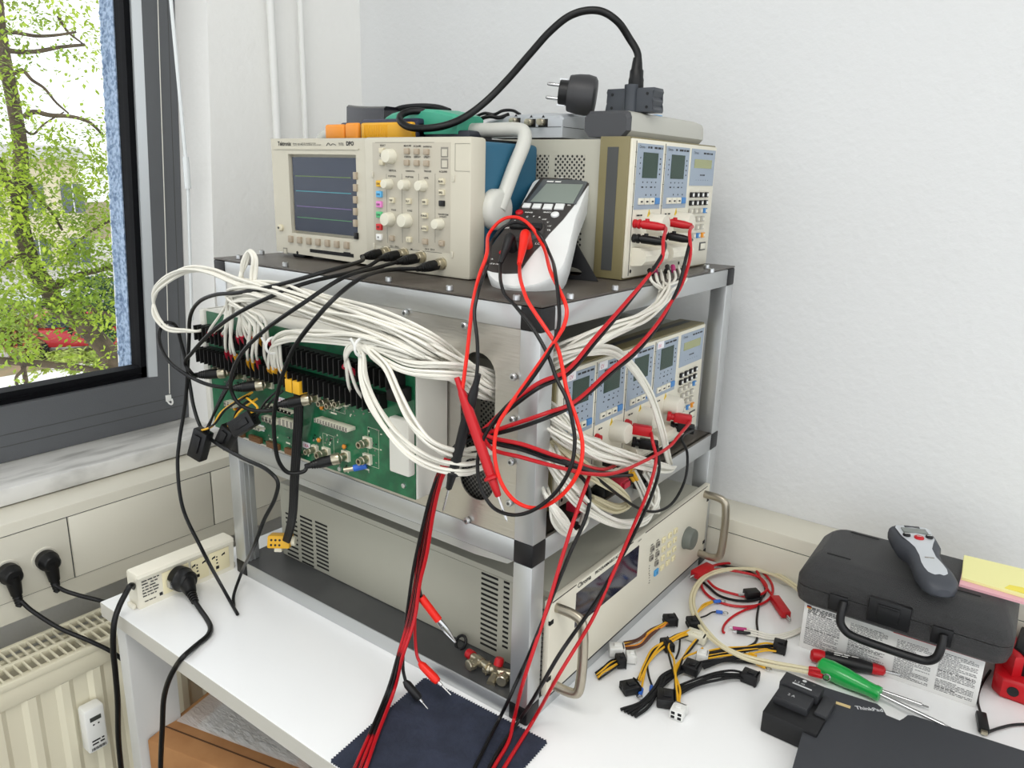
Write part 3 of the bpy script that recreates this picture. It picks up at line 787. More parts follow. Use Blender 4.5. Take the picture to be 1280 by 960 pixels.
for x, y in ((632, 378), (640, 757), (1065, 398), (1057, 803)):
    q = zo(x, y); m.fbox(FO, q[0] - .0018, q[0] + .0018, q[1] - .004, q[1] + .004, .003, .0045, bev=.0005)
m.build('clip', m_scope, sc_)
BNC_O = []
for x, y in ((706, 790), (800, 798), (893, 815), (1000, 850)):
    q = zo(x, y); m = MB(); m.lathe(FO.at(*q, .003), FO.n, [(.0085, 0), (.0085, .0015), (.0062, .0018), (.0062, .009), (.0058, .0095), (.0058, .0135), (.002, .0136)], 20)
    m.build('bnc_socket', m_brass, sc_); BNC_O.append(FO.at(*q, .0125))
m_sblue = mat('scope_blue', (34, 90, 116), .5)
m = MB(); m.box((OX0 + .014, YO + .027, OZ0 + .002), (OX1 - .004, .238, OZ1 - .003), bev=.006, seg=3)
m.build('housing', m_sblue, sc_)
for x in (OX0 + .05, OX1 - .05):
    for y in (YO + .005, .215):
        m = MB(); m.box((x - .014, y, .5248), (x + .014, y + .02, OZ0 + .003), bev=.002); m.build('foot', m_black, sc_)
# carry handle
pv = PX(622, 262, OX1 + .004)
m_hand = mat('handle_grey', (196, 196, 188), .42)
hz, hy = PX(655, 163, OX1).z, PX(655, 163, OX1).y
m = MB(); xh = OX1 + .006
m.lathe((OX1 - .004, pv.y, pv.z), (1, 0, 0), [(.026, 0), (.026, .010), (.024, .014), (.020, .0165), (.002, .017)], 28)
m.build('handle_pivot', m_hand, sc_)
m = MB(); m.lathe((OX0 + .012, pv.y, pv.z), (-1, 0, 0), [(.026, 0), (.026, .010), (.024, .014), (.002, .015)], 28)
m.build('handle_pivot', m_hand, sc_)
m = MB()
ctl = [(xh, pv.y, pv.z), (xh, (pv.y + hy) / 2, (pv.z + hz) / 2), (xh, hy - .006, hz - .012), (xh - .006, hy - .001, hz - .002), (xh - .018, hy + .001, hz + .001), (xh - .06, hy + .001, hz + .001), (-.37, hy + .001, hz + .001), (OX0 + .03, hy + .001, hz + .001), (OX0 + .003, hy - .004, hz - .008), (OX0 - .003, hy - .015, hz - .03), (OX0 - .003, (pv.y + hy) / 2, (pv.z + hz) / 2), (OX0 - .003, pv.y, pv.z)]
m.tube(ctl, .0095, n=12, per=5)
m.build('carry_handle', m_hand, sc_)
# 
# ------------------------------------------------------------------ connector board on the rack's long side
YB = -.0005
BDY = -.055                                   # the board stands off the rack, carried by its box
class MBb(MB):
    def build(s, *a, **k):
        s.bm.transform(Matrix.Translation((0, BDY, 0))); return MB.build(s, *a, **k)
def PYv(x, y, v): return PY(x, y, v + BDY) - V((0, BDY, 0))
FB = Fr((0, YB, 0), (1, 0, 0), (0, 0, 1))
def zb(x, y, Y=YB): return PYv(230 + x / 4.267, 370 + y / 4.267, Y)
BX0, BX1, BZ0, BZ1 = -.540, -.132, .2845, .458
bd = thing('circuit_board', 'green connector board with black terminal strips hung on the rack side', 'circuit board', (-.335, -.03, .284))
m = MBb(); m.box((BX0, -.0005, BZ0), (BX1, .0012, BZ1)); 
m.build('board', m_green, bd)
m_carr = mat('carrier_white', (222, 220, 210), .5)
m = MBb(); m.box((BX0 - .008, .0015, BZ0 - .0003), (BX1 + .002, .0545, BZ1 + .002), bev=.002)
m.box((BX0 - .013, -.004, BZ0 + .004), (BX0 - .001, .05, BZ1 + .002), bev=.002)
m.build('carrier_box', m_carr, bd)
q0 = PYv(485, 512, -.012); q1 = PYv(512, 600, -.012)
m = MBb(); m.box((q0.x, -.012, q1.z + .002), (BX1 + .001, -.0006, q0.z - .008), bev=.0025); m.build('end_clamp', m_carr, bd)
# two barrier terminal strips
m_term = mat('terminal_black', (18, 17, 17), .5, spec=.35)
for z, xe in ((.4305, -.146), (.3985, -.176)):
    m = MBb(); xs = BX0 + .004
    m.box((xs, -.013, z - .0095), (xe, -.0006, z + .0095))
    k = 0; x = xs
    while x < xe + .001:
        m.box((x - .0009, -.024, z - .0105), (x + .0009, -.012, z + .0105)); x += .0098
    m.build('terminal_strip', m_term, bd)
    m = MBb(); x = xs + .0049
    while x < xe: 
        m.cyl((x, -.0125, z), (x, -.0155, z), .0030, n=8); x += .0098
    m.build('terminal_screws', m_pins, bd)
a = PYv(484, 480, -.016); b = PYv(513, 514, -.016)
m = MBb(); m.box((a.x, -.018, b.z + .006), (BX1 - .004, -.0006, a.z - .002), bev=.001); m.build('relay_block', m_term, bd)
# white connector housings
m_nyl = mat('nylon_white', (220, 216, 196), .45)
def housing(x0, y0, x1, y1, d=.012, rows=2, n=12, col=None):
    A = zb(x0, y0, -d); B = zb(x1, y1, -d)
    m = MBb(); m.box((A.x, -d, min(A.z, B.z)), (B.x, -.0006, max(A.z, B.z)), bev=.0006)
    zz = sorted((A.z, B.z))
    for r in range(rows):
        for k in range(n):
            cx_ = A.x + (B.x - A.x) * (k + .5) / n; cz_ = zz[0] + (zz[1] - zz[0]) * (r + .5) / rows; s_ = (B.x - A.x) / n * .30
            m.fbox(FB, cx_ - s_, cx_ + s_, cz_ - s_, cz_ + s_, d - .001, d - YB * 0 + .0002, mi=1)
    m.build('socket_housing', [col or m_nyl, m_keyg], bd)
housing(692, 652, 872, 728, .014, 2, 12)
housing(420, 578, 572, 632, .012, 2, 8); housing(500, 652, 582, 712, .014, 2, 4)
housing(410, 640, 490, 690, .012, 2, 4); housing(345, 690, 405, 722, .010, 1, 4)
housing(265, 480, 345, 500, .012, 2, 6); housing(640, 500, 715, 520, .008, 1, 5)
housing(210, 560, 262, 600, .012, 2, 3)
# labels
for x, y, tx_ in ((655, 796, '18A'), (412, 702, '10A'), (520, 556, '+5V'), (310, 730, 'P4')):
    c = zb(x, y); m = MBb(); m.fbox(FB, c.x - .0072, c.x + .0072, c.z - .0040, c.z + .0040, 0, .0012); m.text(tx_, FB, c.x, c.z - .0025, .007, .0014, 1, 'CENTER'); m.build('sticker', [m_label, m_pink], bd)
# coaxial sockets
def coax(x, y, r=.0052, L=.014, mm=None, col=None):
    c = zb(x, y)
    m = MBb(); m.fbox(FB, c.x - r * 1.25, c.x + r * 1.25, c.z - r * 1.25, c.z + r * 1.25, 0, .004, mi=1)
    m.lathe(FB.at(c.x, c.z, .004), FB.n, [(r, 0), (r, L * .6), (r * .85, L * .65), (r * .85, L), (r * .5, L), (r * .45, L * .5)], 16)
    m.build('coax_socket', [mm or m_brass, col or m_nyl], bd)
    return FB.at(c.x, c.z, .004 + L * .6) + V((0, BDY, 0))
B3 = coax(712, 540); coax(775, 560, .0045); coax(818, 572, .0045); coax(862, 562, .0045)
coax(705, 815, .0042); coax(765, 832, .0052); B4 = coax(870, 850)
coax(985, 778, .0052, .013); coax(985, 866, .0052, .013)
coax(320, 420, .0045); coax(402, 440, .0045); coax(215, 380, .004); B1 = coax(262, 402); B2 = coax(465, 465)
m = MBb(); c = zb(925, 912, -.008); m.cyl((c.x + .012, -.004, c.z + .004), (c.x, -.014, c.z), .0042, n=12, mi=0); m.cyl((c.x, -.014, c.z), (c.x - .009, -.022, c.z - .002), .003, n=10, mi=1); m.build('blue_coax_plug', [m_blu, m_brass], bd)
# small parts: capacitors, chips, resistors, silk-screen
m_cap = mat('cap_orange', (204, 128, 36), .5)
for k, (x, y, mm) in enumerate(((745, 592, m_cap), (730, 765, m_cap), (865, 800, m_cap), (300, 605, m_red), (292, 404, m_red), (282, 598, m_yel))):
    c = zb(x, y); m = MBb(); m.ball((c.x, -.004, c.z), .0032, seg=10, sc=(1, .8, 1)); m.cyl((c.x, -.0005, c.z), (c.x, -.003, c.z), .0008, n=6); m.build('capacitor', mm, bd)
m = MBb(); r_ = random.Random(5)
for k in range(150):
    zone = r_.choice(((200, 380, 470, 480), (420, 740, 680, 900), (690, 730, 830, 800), (960, 700, 1060, 960), (740, 590, 880, 620), (880, 560, 1060, 640), (640, 900, 880, 940)))
    c = zb(r_.uniform(zone[0], zone[2]), r_.uniform(zone[1], zone[3]))
    if not (BX0 + .004 < c.x < BX1 - .004 and BZ0 + .003 < c.z): continue
    a_, b_ = (.0011, .0006) if r_.random() < .5 else (.0006, .0011)
    m.fbox(FB, c.x - a_, c.x + a_, c.z - b_, c.z + b_, 0, .0009, mi=r_.choice((0, 0, 1, 2)))
o_ = m.build('surface_mount_parts', [m_keyg, m_black, m_nyl], bd); o_['kind'] = 'stuff'
m = MBb()
for x, y, w_, h_ in ((1010, 760, 90, 110), (1010, 860, 90, 110), (820, 590, 130, 60), (770, 790, 100, 110)):
    c = zb(x, y); a_ = w_ / 4.267 / 2 * .00088; b_ = h_ / 4.267 / 2 * .00098
    for u0, u1, v0, v1 in ((-a_, a_, b_, b_ + .0003), (-a_, a_, -b_, -b_ + .0003), (-a_, -a_ + .0003, -b_, b_), (a_, a_ + .0003, -b_, b_)): m.fbox(FB, c.x + u0, c.x + u1, c.z + v0, c.z + v1, 0, .0002)
for k, (x, y, tx_) in enumerate(((560, 790, 'MAIN'), (870, 700, 'ATX24'), (660, 830, 'J17'), (800, 630, 'SENSE'), (360, 640, 'SATA'), (980, 930, 'VR1'), (470, 770, 'J4'))):
    c = zb(x, y); m.scribble(FB, c.x - .006, c.x + .006, c.z, .0022, 0, .0002, k)
m.build('silk_screen', m_nyl, bd)
for x, y in ((847, 790 + 130), (1165, 945), (1195, 350)):
    c = zb(min(x, 1160), min(y, 1060)); 
for px_, py_ in ((425, 586), (505, 607), (340, 562), (521, 454)):
    c = PYv(px_, py_, YB); m = MBb(); m.lathe(FB.at(min(c.x, BX1 - .004), c.z, 0), FB.n, [(.0032, 0), (.0030, .0018), (.0012, .0022)], 12); m.build('board_screw', m_zinc, bd)
m = MBb(); 
for x in (-.49, -.45, -.41, -.37): m.box((x, -.006, .2855), (x + .026, -.0006, .294), bev=.0006)
m.build('brown_connectors', mat('brown_phenolic', (110, 74, 40), .5), bd)
# ------------------------------------------------------------------ handheld multimeter leaning on its stand
tl_, yw_ = math.radians(57), math.radians(16)
mex = V((math.cos(yw_), math.sin(yw_), 0)); mb = V((-math.sin(yw_), math.cos(yw_), 0)); mey = mb * math.sin(tl_) + V((0, 0, math.cos(tl_)))
mpt = PZ(645, 352, .535)
FM = Fr(mpt, mex, mey)
def dm(x, y, w=0):
    """pixel on the meter's face -> its own u, v"""
    d = ray(x, y); n = FM.n; p = CO + d * ((mpt + n * w - CO).dot(n) / d.dot(n)); q = p - mpt
    return q.dot(FM.ex), q.dot(FM.ey)
def dz(x, y, w=0): return dm(580 + x / 5.645, 210 + y / 5.645, w)
mm_ = thing('handheld_multimeter', 'white and black handheld multimeter leaning on its stand at the rack corner', 'multimeter', V((mpt.x, mpt.y + .06, .5248)), frot(FM))
TL, TR = dm(675, 223), dm(740, 224)
Lt = (TL[1] + TR[1]) / 2
TH = .036
m_shell = mat('meter_white', (228, 230, 228), .4)
def outline(sc=1.0, top=Lt, bot=-.010):
    pts = []
    wb, wt = .0490 * sc, .0400 * sc
    cv = .040
    for k in range(13):                             # round bottom
        a = PI + PI * k / 12; pts.append((wb * math.cos(a), cv + (cv - bot) * math.sin(a) * sc))
    pts += [(wb * .985, .06), (wt * 1.02, top * .6), (wt, top - .012)]
    for k in range(5):
        a = PI / 2 * k / 4; pts.append((wt - .012 + .012 * math.cos(a), top - .012 + .012 * math.sin(a)))
    pts += [(0, top + .004)]
    for k in range(5):
        a = PI / 2 + PI / 2 * k / 4; pts.append((-wt + .012 + .012 * math.cos(a), top - .012 + .012 * math.sin(a)))
    pts += [(-wt, top - .012), (-wt * 1.02, top * .6), (-wb * .985, .06)]
    return pts
def skew(pts, k=-.02): return [(u + k * v, v) for u, v in pts]
body = MB()
rings = []
for w, s_ in ((-TH, .90), (-TH + .004, .97), (-.010, 1.0), (-.002, 1.0), (0, .985)):
    rings.append([FM.at(u, v, w) for u, v in skew(outline(s_, Lt * (1 - (1 - s_) * .4), -.010 + (1 - s_) * .06))])
body.loft(rings, sm=True)
body.build('shell', m_shell, mm_, fix=True)
fc = MB()
def face_outline():
    pts = [dz(*q) for q in ((545, 72), (900, 84), (880, 118), (805, 230), (700, 365), (600, 470), (545, 545), (500, 590), (440, 668), (388, 745), (290, 748), (200, 735), (132, 712), (140, 660), (180, 580), (235, 500), (300, 420), (370, 320), (440, 215), (505, 120))]
    return pts[::-1]
fc.prism(FM, face_outline(), -.001, .0012, sm=False)
fc.build('face', mat('meter_face', (52, 48, 46), .35), mm_, fix=True)
def mq(pts, w0, w1, name, mm, mi=0, par=None):
    m = MB(); m.prism(FM, [dz(*p) for p in pts][::-1], w0, w1); return m.build(name, mm, par or mm_, fix=True)
DF = mq(((562, 88), (880, 96), (790, 262), (440, 252)), .001, .0022, 'display_frame', mat('meter_frame', (84, 88, 90), .15, spec=.7))
mq(((585, 122), (842, 128), (770, 262), (470, 248)), .002, .0028, 'display', mat('lcd_grey', (128, 138, 130), .15, spec=.6), par=DF)
for (x0, x1, y0, y1) in ((410, 478, 262, 292), (480, 552, 266, 298), (555, 632, 268, 304), (636, 714, 266, 304)):
    m = MB(); m.prism(FM, [dz(x0 + 14, y0), dz(x1, y0 + 2), dz(x1 - 12, y1), dz(x0, y1 - 2)][::-1], .001, .004, bev=.001); m.build('soft_key', m_shell, mm_, fix=True)
def disc(x, y, r, h, mm, name):
    q = dz(x, y); m = MB(); m.lathe(FM.at(*q, .001), FM.n, [(r, 0), (r * .95, h * .7), (r * .7, h), (.0005, h * 1.05)], 20); m.build(name, mm, mm_)
disc(392, 322, .0052, .003, m_red, 'red_button'); disc(643, 338, .0056, .003, m_shell, 'round_button')
disc(268, 603, .0036, .002, m_red, 'jack_mark')
# rotary switch
c0 = dz(445, 445); m = MB()
m.lathe(FM.at(*c0, .001), FM.n, [(.0235, 0), (.0225, .003), (.021, .0045), (.001, .0046)], 36); DL = m.build('dial', mat('dial_black', (58, 54, 52), .4), mm_)
m = MB(); u_, v_ = c0
m.fbox(FM, u_ - .021, u_ + .021, v_ - .0055, v_ + .0055, .0045, .0105, bev=.002); m.build('dial_grip', m_black, DL)
m = MB()
for k in range(11):
    a = PI * (.02 + .96 * k / 10); m.text(('OFF', 'Hz', 'A', 'mA', 'C', 'F', 'R', 'mV', 'V', '~V', 'TR')[10 - k], FM, u_ + .0285 * math.cos(a), v_ + .029 * math.sin(a) - .001, .0042, .0016, 0, 'CENTER', thick=.0001)
for txt, x, y, s_ in (('RANGE', 430, 322, .0032), ('SELECT', 560, 322, .0032), ('REL', 730, 272, .003), ('10A', 170, 652, .004), ('mA', 255, 655, .004), ('COM', 250, 640, .003), ('V', 370, 690, .005), ('CAT III 1000V', 165, 684, .0032), ('LC', 500, 546, .0055)):
    q = dz(x, y); m.text(txt, FM, q[0], q[1], s_, .0016, 0, thick=.0001)
q = dz(585, 110); m.scribble(FM, q[0], q[0] + .020, q[1], .0028, 0, .0026, 2)
m.build('lettering', m_white, mm_)
# stand
m = MB(); Fst = Fr(FM.at(0, 0, 0), FM.ex, FM.ey)
hinge = FM.at(.0, Lt * .62, -TH + .002); 
foot = PZ(748, 352, .5255)
hx = FM.ex
fo = foot - hx * .030; fo.z = .5255
sd = (fo - hinge).normalized(); Fst = Fr(hinge, hx, -sd)
Ls = (fo - hinge).length
m.plate(Fst, [(-.030, 0), (.030, 0), (.030, -Ls), (-.030, -Ls)], [ell(0, -Ls * .80, .014, Ls * .10)], -.0012, .0012)
m.build('tilt_stand', m_black, mm_)
# ------------------------------------------------------------------ cables
SHIFT = [0.0]
def PYb(x, y, v): return PY(x, y, v - .055)
def pts(*a):
    out = []
    for q in a:
        if isinstance(q, Vector): out.append(q)
        elif len(q) == 3: out.append(PY(q[0], q[1], q[2] + (SHIFT[0] if q[2] < -.008 else 0)))
        elif q[2] == 'x': out.append(PX(q[0], q[1], q[3]))
        elif q[2] == 'z': out.append(PZ(q[0], q[1], q[3]))
        else: out.append(PY(q[0], q[1], q[3]))
    return out
def cable_mesh(path, r, m, name, parent, n=8, per=6):
    return MB().tube(path, r, n=n, per=per).build(name, m, parent)
def coax_plug(p0, d, parent, mm=m_rub, name='coax_plug'):
    """bayonet collar and ribbed boot starting at p0 and running along d; returns the cable exit"""
    d = V(d).normalized(); m = MB()
    m.lathe(p0, d, [(.0072, 0), (.0074, .001), (.0074, .008), (.0066, .010)], 18, 0)
    m.lathe(p0 + d * .0095, d, [(.0068, 0), (.0070, .012), (.0066, .015), (.0066, .017), (.0058, .0175), (.0062, .020), (.0053, .0205), (.0057, .023), (.0048, .0235), (.0050, .026), (.0040, .0265), (.0034, .034)], 16, 1)
    m.build(name, [m_brass, mm], parent)
    return p0 + d * .040
def probe_cable(label, bnc, path, end):
    T = thing('coax_cable', label, 'cable', bnc, None, 'black coax cables plugged into the oscilloscope')
    e = coax_plug(bnc - V((0, -.010, 0)), (-.10, -1, -.10), T)
    tail = []
    if end is not None:
        p, d = end; x = coax_plug(p, d, T); tail = [x, ]
        full = [e] + pts(*path) + [x, x - V(d).normalized() * .006]
    else: full = [e] + pts(*path)
    cable_mesh([e - V((-.05, -1, -.1)) * .0 + V((0, .006, 0))] + full, .0026, m_rub, 'cord', T, 8, 8)
    return T
SHIFT[0] = -.055                              # routes in front of the board
Bd = (-.35, -.75, -.25)
probe_cable('black coax cable from the leftmost oscilloscope input, hanging down to the table', BNC_O[0],
    [(452, 326, .015), (402, 341, -.012), (344, 357, -.035), (297, 366, -.045), (269, 368.5, -.045), (248, 378, -.04), (238, 395, -.035), (236, 430, -.03), (232, 500, -.03), (224, 553, -.04), (222, 580, -.05), (228, 633, -.06), (252, 686, -.07), (284, 745, 'z', .012), (297, 768, 'z', .003)], None)
probe_cable('black coax cable from the second oscilloscope input to the left end of the green board', BNC_O[1],
    [(454, 336, .012), (379, 355, -.02), (320.6, 379, -.05), (274, 407, -.06), (241, 440, -.06), (232, 455, -.055), (240, 467, -.05)], (B1, (-1, -.85, -.12)))
probe_cable('black coax cable from the third oscilloscope input, looping low to the middle board socket', BNC_O[2],
    [(473, 334, .014), (426, 348.6, -.015), (379, 379, -.055), (332, 412, -.07), (302, 442, -.075), (290, 468, -.075), (289, 487, -.07), (297, 503, -.065), (313, 512, -.055), (344, 511.5, -.045)], (B3, (-1, -.9, -.25)))
probe_cable('black coax cable from the rightmost oscilloscope input, hanging lowest under the board', BNC_O[3],
    [(490, 337, .012), (449.5, 348.6, -.02), (419, 372, -.06), (391, 402.5, -.08), (367.5, 435, -.085), (353.5, 468, -.085), (346, 496, -.08), (342.5, 520, -.078), (343.5, 553, -.075), (349.5, 579, -.07), (361, 591, -.06), (380, 589, -.045)], (B4, (-1, -.95, -.35)))
T = thing('coax_cable', 'black coax cable looping out left of the board and down to the table', 'cable', B2)
x = coax_plug(B2, (-1, -.95, -.15), T)
cable_mesh([x + V((.006, .006, .001))] + [x] + pts((286, 485, -.045), (261, 481, -.055), (236, 470, -.06), (211, 451, -.06), (200, 430, -.055), (199, 416, -.05), (205, 404, -.045), (214, 403.5, -.04), (221, 409, -.03), (226, 426, -.025), (232, 450, -.022), (238, 485, -.025), (242, 508, -.03), (251, 534, -.035), (265, 550, -.04), (300, 571, -.05), (336, 589, -.055), (347, 602, -.055), (344, 622, -.055), (330, 650, -.06), (318, 682, -.065), (301, 718, 'z', .022), (292, 745, 'z', .008), (292, 757, 'z', .003)), .0026, m_rub, 'cord', T, 8, 8)

# ---- white wires
WR = .00195
def bundle(n, path, spread, label, group, name='white_wire', starts=None, ends=None, r=WR, mt=None, cat='wire', seed=0, sleeves=None, swirl=.5, tips=None):
    """n separate wires following one route; spread = section radius at each control point"""
    rr = random.Random(seed + 100); base = pts(*path); obs_ = []
    for i in range(n):
        ang = 2 * PI * i / n * 1.618 * 2; rad = math.sqrt((i + .5) / n)
        out = []
        for k, p in enumerate(base):
            t = (base[min(k + 1, len(base) - 1)] - base[max(k - 1, 0)]).normalized()
            a = t.cross(V((0, 0, 1)));
            if a.length < .15: a = t.cross(V((1, 0, 0)))
            a.normalize(); b = t.cross(a)
            s_ = spread[k] if isinstance(spread, (list, tuple)) else spread
            aa = ang + swirl * k + rr.uniform(-.35, .35); rd = rad * rr.uniform(.85, 1.1)
            out.append(p + (a * math.cos(aa) + b * math.sin(aa)) * s_ * rd)
        if starts: out = [V(q) for q in starts[i % len(starts)]] + out
        if ends: out = out + [V(q) for q in ends[i % len(ends)]]
        o = MB().tube(out, r, n=6, per=5).build(name, mt or m_wire)
        tag(o, label, cat, group)
        if sleeves and sleeves[i % len(sleeves)] is not None:
            mt_s = sleeves[i % len(sleeves)]
            M0 = MW[o.name]
            MB().cyl(out[0], out[0] + (out[1] - out[0]).normalized() * .016, r * 1.9, r * 1.7, n=8).build('crimp_sleeve', mt_s, o)
        if tips and tips[i % len(tips)] is not None:
            MB().cyl(out[-1], out[-1] + (out[-2] - out[-1]).normalized() * .016, r * 1.8, r * 1.6, n=8).build('crimp_sleeve', tips[i % len(tips)], o)
        obs_.append(o)
    return obs_
ZU, ZL = .4305, .3985
m_sred = mat('sleeve_red', (186, 30, 56), .45); m_syel = mat('sleeve_yellow', (232, 176, 36), .45)
def tstart(px_, py_, row, px2=None, py2=None, Y2=-.030):
    """terminal under pixel px_ on a strip row; wire leaves towards (px2, py2)"""
    p = PYb(px_, py_, -.016); p.z = row + rnd.uniform(-.004, .004)
    q = PYb(px2, py2, Y2) if px2 else p + V((0, -.012, .02))
    return [p, p + (q - p) * .35 + V((0, -.004, 0)), q]
S = m_sred; Yl = m_syel
# loop to the far left, past the rack
bundle(5, [(234, 413, -.035), (208, 410, -.045), (194, 392, -.05), (193, 370, -.05), (208, 350, -.05), (236, 337, -.045), (266, 339, -.04), (295, 350, -.035), (330, 358, -.03), (400, 380, -.028), (470, 405, -.022), (540, 440, -.012), (598, 470, -.007), (622, 486, .03)], [.002, .0035, .0045, .0045, .005, .005, .005, .006, .008, .010, .010, .010, .009, .008],
    'white wire of the bundle looping out in front of the window frame', 'white wires looping out to the left', starts=[[PYb(252 + i, 412, -.014), PYb(246, 414, -.03)] for i in range(5)], seed=1)
# upright loop over the shelf
bundle(5, [(303, 372, -.03), (300, 356, -.03), (305, 330, -.028), (312, 314, -.026), (318, 322, -.026), (317, 345, -.026), (318, 360, -.028), (360, 372, -.026), (440, 398, -.022), (520, 432, -.014), (598, 468, -.007), (624, 480, .03)], [.004, .005, .004, .0018, .0035, .0045, .004, .007, .009, .009, .008, .007],
    'white wire of the bundle standing up in a tight loop by the shelf corner', 'white wires in the upright loop', starts=[tstart(300 + 7 * i, 425, ZU, 300 + i, 395, -.032) for i in range(5)], seed=2, sleeves=[S, S, None, S, Yl], swirl=.15)
# main sweep
sw1 = []
for i, (x, row, x2) in enumerate(((262, ZU, 272), (268, ZU, 280), (281, ZU, 284), (286, ZL, 284), (292, ZL, 290), (299, ZL, 288), (306, ZU, 300), (312, ZL, 312), (318, ZL, 318), (324, ZL, 322), (330, ZU, 318), (337, ZL, 328), (343, ZU, 330))):
    sw1.append(tstart(x, 430 if row == ZU else 455, row, x2, 398 + (i % 3) * 5, -.034))
bundle(26, [(292, 372, -.034), (316, 364, -.032), (352, 368, -.03), (410, 386, -.026), (470, 404, -.022), (530, 430, -.014), (570, 456, -.008), (600, 480, -.004), (622, 494, .03)], [.012, .014, .015, .016, .016, .015, .013, .012, .010],
    'white wire in the wide sweep from terminal strips to the slot in the steel sheet', 'white wires sweeping across the board top', starts=sw1, seed=3, sleeves=[S, S, S, S, S, Yl, S, Yl, Yl, S, Yl, None, S], swirl=.18)
# middle group from the yellow sleeves
sw2 = [tstart(x, 445, ZL, x2, 437, -.034) for x, x2 in ((338, 338), (344, 341), (349, 343), (354, 346), (358, 350), (343, 345))]
bundle(9, [(346, 428, -.036), (362, 420, -.038), (400, 420, -.036), (450, 424, -.032), (510, 440, -.022), (566, 466, -.008), (600, 486, -.004), (622, 494, .03)], [.006, .008, .010, .011, .011, .011, .010, .009],
    'white wire in the lower sweep from yellow sleeves to the slot in the sheet', 'white wires of the lower sweep', starts=sw2, seed=4, sleeves=[Yl, Yl, Yl, None, Yl, Yl], swirl=.12)
# group at the right end, running level into the slot
sw3 = [tstart(x, y, ZL if k % 2 else ZU, 432 + k, 452, -.034) for k, (x, y) in enumerate(((437, 470), (442, 478), (448, 468), (455, 478)))]
bundle(6, [(432, 446, -.036), (438, 434, -.036), (452, 432, -.034), (478, 446, -.032), (510, 460, -.028), (560, 464, -.009), (600, 468, -.005), (622, 474, .03)], [.003, .004, .005, .007, .008, .009, .008, .007],
    'white wire in the level bundle from the right end of the strips to the slot', 'white wires of the level bundle', starts=sw3, seed=5, sleeves=[S, None, S, None], swirl=.1)
# two drooping bundles to the lower opening
sw4 = [tstart(x, 490, ZL, 446 + k * 3, 452, -.036) for k, x in enumerate((455, 464, 473, 478))]
bundle(6, [(452, 444, -.036), (454, 470, -.040), (464, 500, -.042), (486, 536, -.044), (514, 566, -.044), (546, 582, -.026), (576, 586, -.009), (604, 580, -.004), (625, 574, .03)], [.004, .005, .006, .007, .0075, .008, .008, .008, .007],
    'white wire in the left one of two bundles drooping to the round lower opening', 'white wires drooping, left bundle', starts=[[PYb(440 + 4 * k, 436, -.03), PYb(446 + k, 434, -.036)] for k in range(6)], seed=6, swirl=.12)
bundle(7, [(462, 440, -.036), (482, 460, -.038), (497, 492, -.040), (514, 526, -.042), (536, 552, -.038), (562, 566, -.015), (590, 566, -.006), (612, 562, .0), (628, 558, .03)], [.004, .005, .006, .007, .008, .009, .010, .010, .009],
    'white wire in the right one of two bundles drooping to the round lower opening', 'white wires drooping, right bundle', starts=[[PYb(455 + 4 * k, 430, -.03), PYb(458 + k, 434, -.036)] for k in range(6)], seed=7, swirl=.12)
for k, (x, y) in enumerate(((452, 434), (341, 432))):
    p = PYb(x, y, -.037); m = MB(); m.tube([p + V((0, .010 * math.cos(a), .010 * math.sin(a))) for a in [2 * PI * i / 10 for i in range(10)]], .0016, n=6, closed=True); m.cyl(p + V((0, -.010, .003)), p + V((-.002, -.014, .012)), .0016, n=6)
    tag(m.build('cable_tie', m_white), ('white cable tie round the drooping wires right of the board', 'white cable tie round the wires with yellow sleeves')[k], 'cable tie')

SHIFT[0] = 0.0
# ---- wires on the instrument side
XFc = .012
up_ends = lambda: [[PX(815 + 7 * (k % 4) + 22 * (k // 4), 352 - 3 * (k // 4), .0), PX(812 + 7 * (k % 4) + 22 * (k // 4), 338 - 5 * (k // 4), -.02)] for k in range(8)]
bundle(12, [(664, 470, 'x', -.06), (700, 446, 'x', -.010), (730, 430, 'x', .004), (764, 414, 'x', .010), (800, 398, 'x', .012), (824, 380, 'x', .012), (832, 364, 'x', .008)], [.012, .014, .012, .009, .008, .007, .009],
    'white wire rising from behind the front post to the upper load terminals', 'white wires rising to the upper load', ends=up_ends(), seed=8, swirl=.12, tips=[m_black, mat('sleeve_magenta', (176, 40, 110), .45), None, m_black])
T2 = [PX(x, y, .004) for x, y in ((757, 592), (768, 594), (778, 598), (786, 590), (806, 588), (815, 585), (826, 580), (836, 578))]
bundle(16, [(664, 500, 'x', -.05), (694, 528, 'x', .0), (716, 548, 'x', .014), (744, 562, 'x', .022), (776, 572, 'x', .026), (806, 580, 'x', .026), (834, 586, 'x', .022)], [.012, .016, .014, .012, .010, .009, .006],
    'white wire in the thick bundle from the front post to the lower load terminals', 'white wires of the thick lower bundle', seed=9, swirl=.12, ends=[[PX(840 + 1.5 * k, 588 - 1.5 * k, .012)] for k in range(4)])
bundle(6, [(664, 430, 'x', -.06), (722, 438, 'x', .0), (762, 438, 'x', .012), (790, 458, 'x', .016), (812, 494, 'x', .020), (826, 536, 'x', .022), (834, 572, 'x', .018), (838, 582, 'x', .006)], [.006, .006, .0055, .006, .006, .0055, .005, .004],
    'white wire arching over the lower load front to its right terminals', 'white wires arching over the lower load', seed=10, swirl=.15)
bundle(9, [(676, 540, 'x', -.03), (694, 582, 'x', .010), (716, 618, 'x', .022), (748, 644, 'x', .026), (784, 655, 'x', .028), (810, 645, 'x', .024), (816, 618, 'x', .018), (806, 600, 'x', .006)], [.010, .010, .010, .008, .006, .007, .010, .008],
    'white wire of the bundle sagging over the top of the bottom power source', 'white wires sagging over the bottom unit', seed=11, swirl=.12)
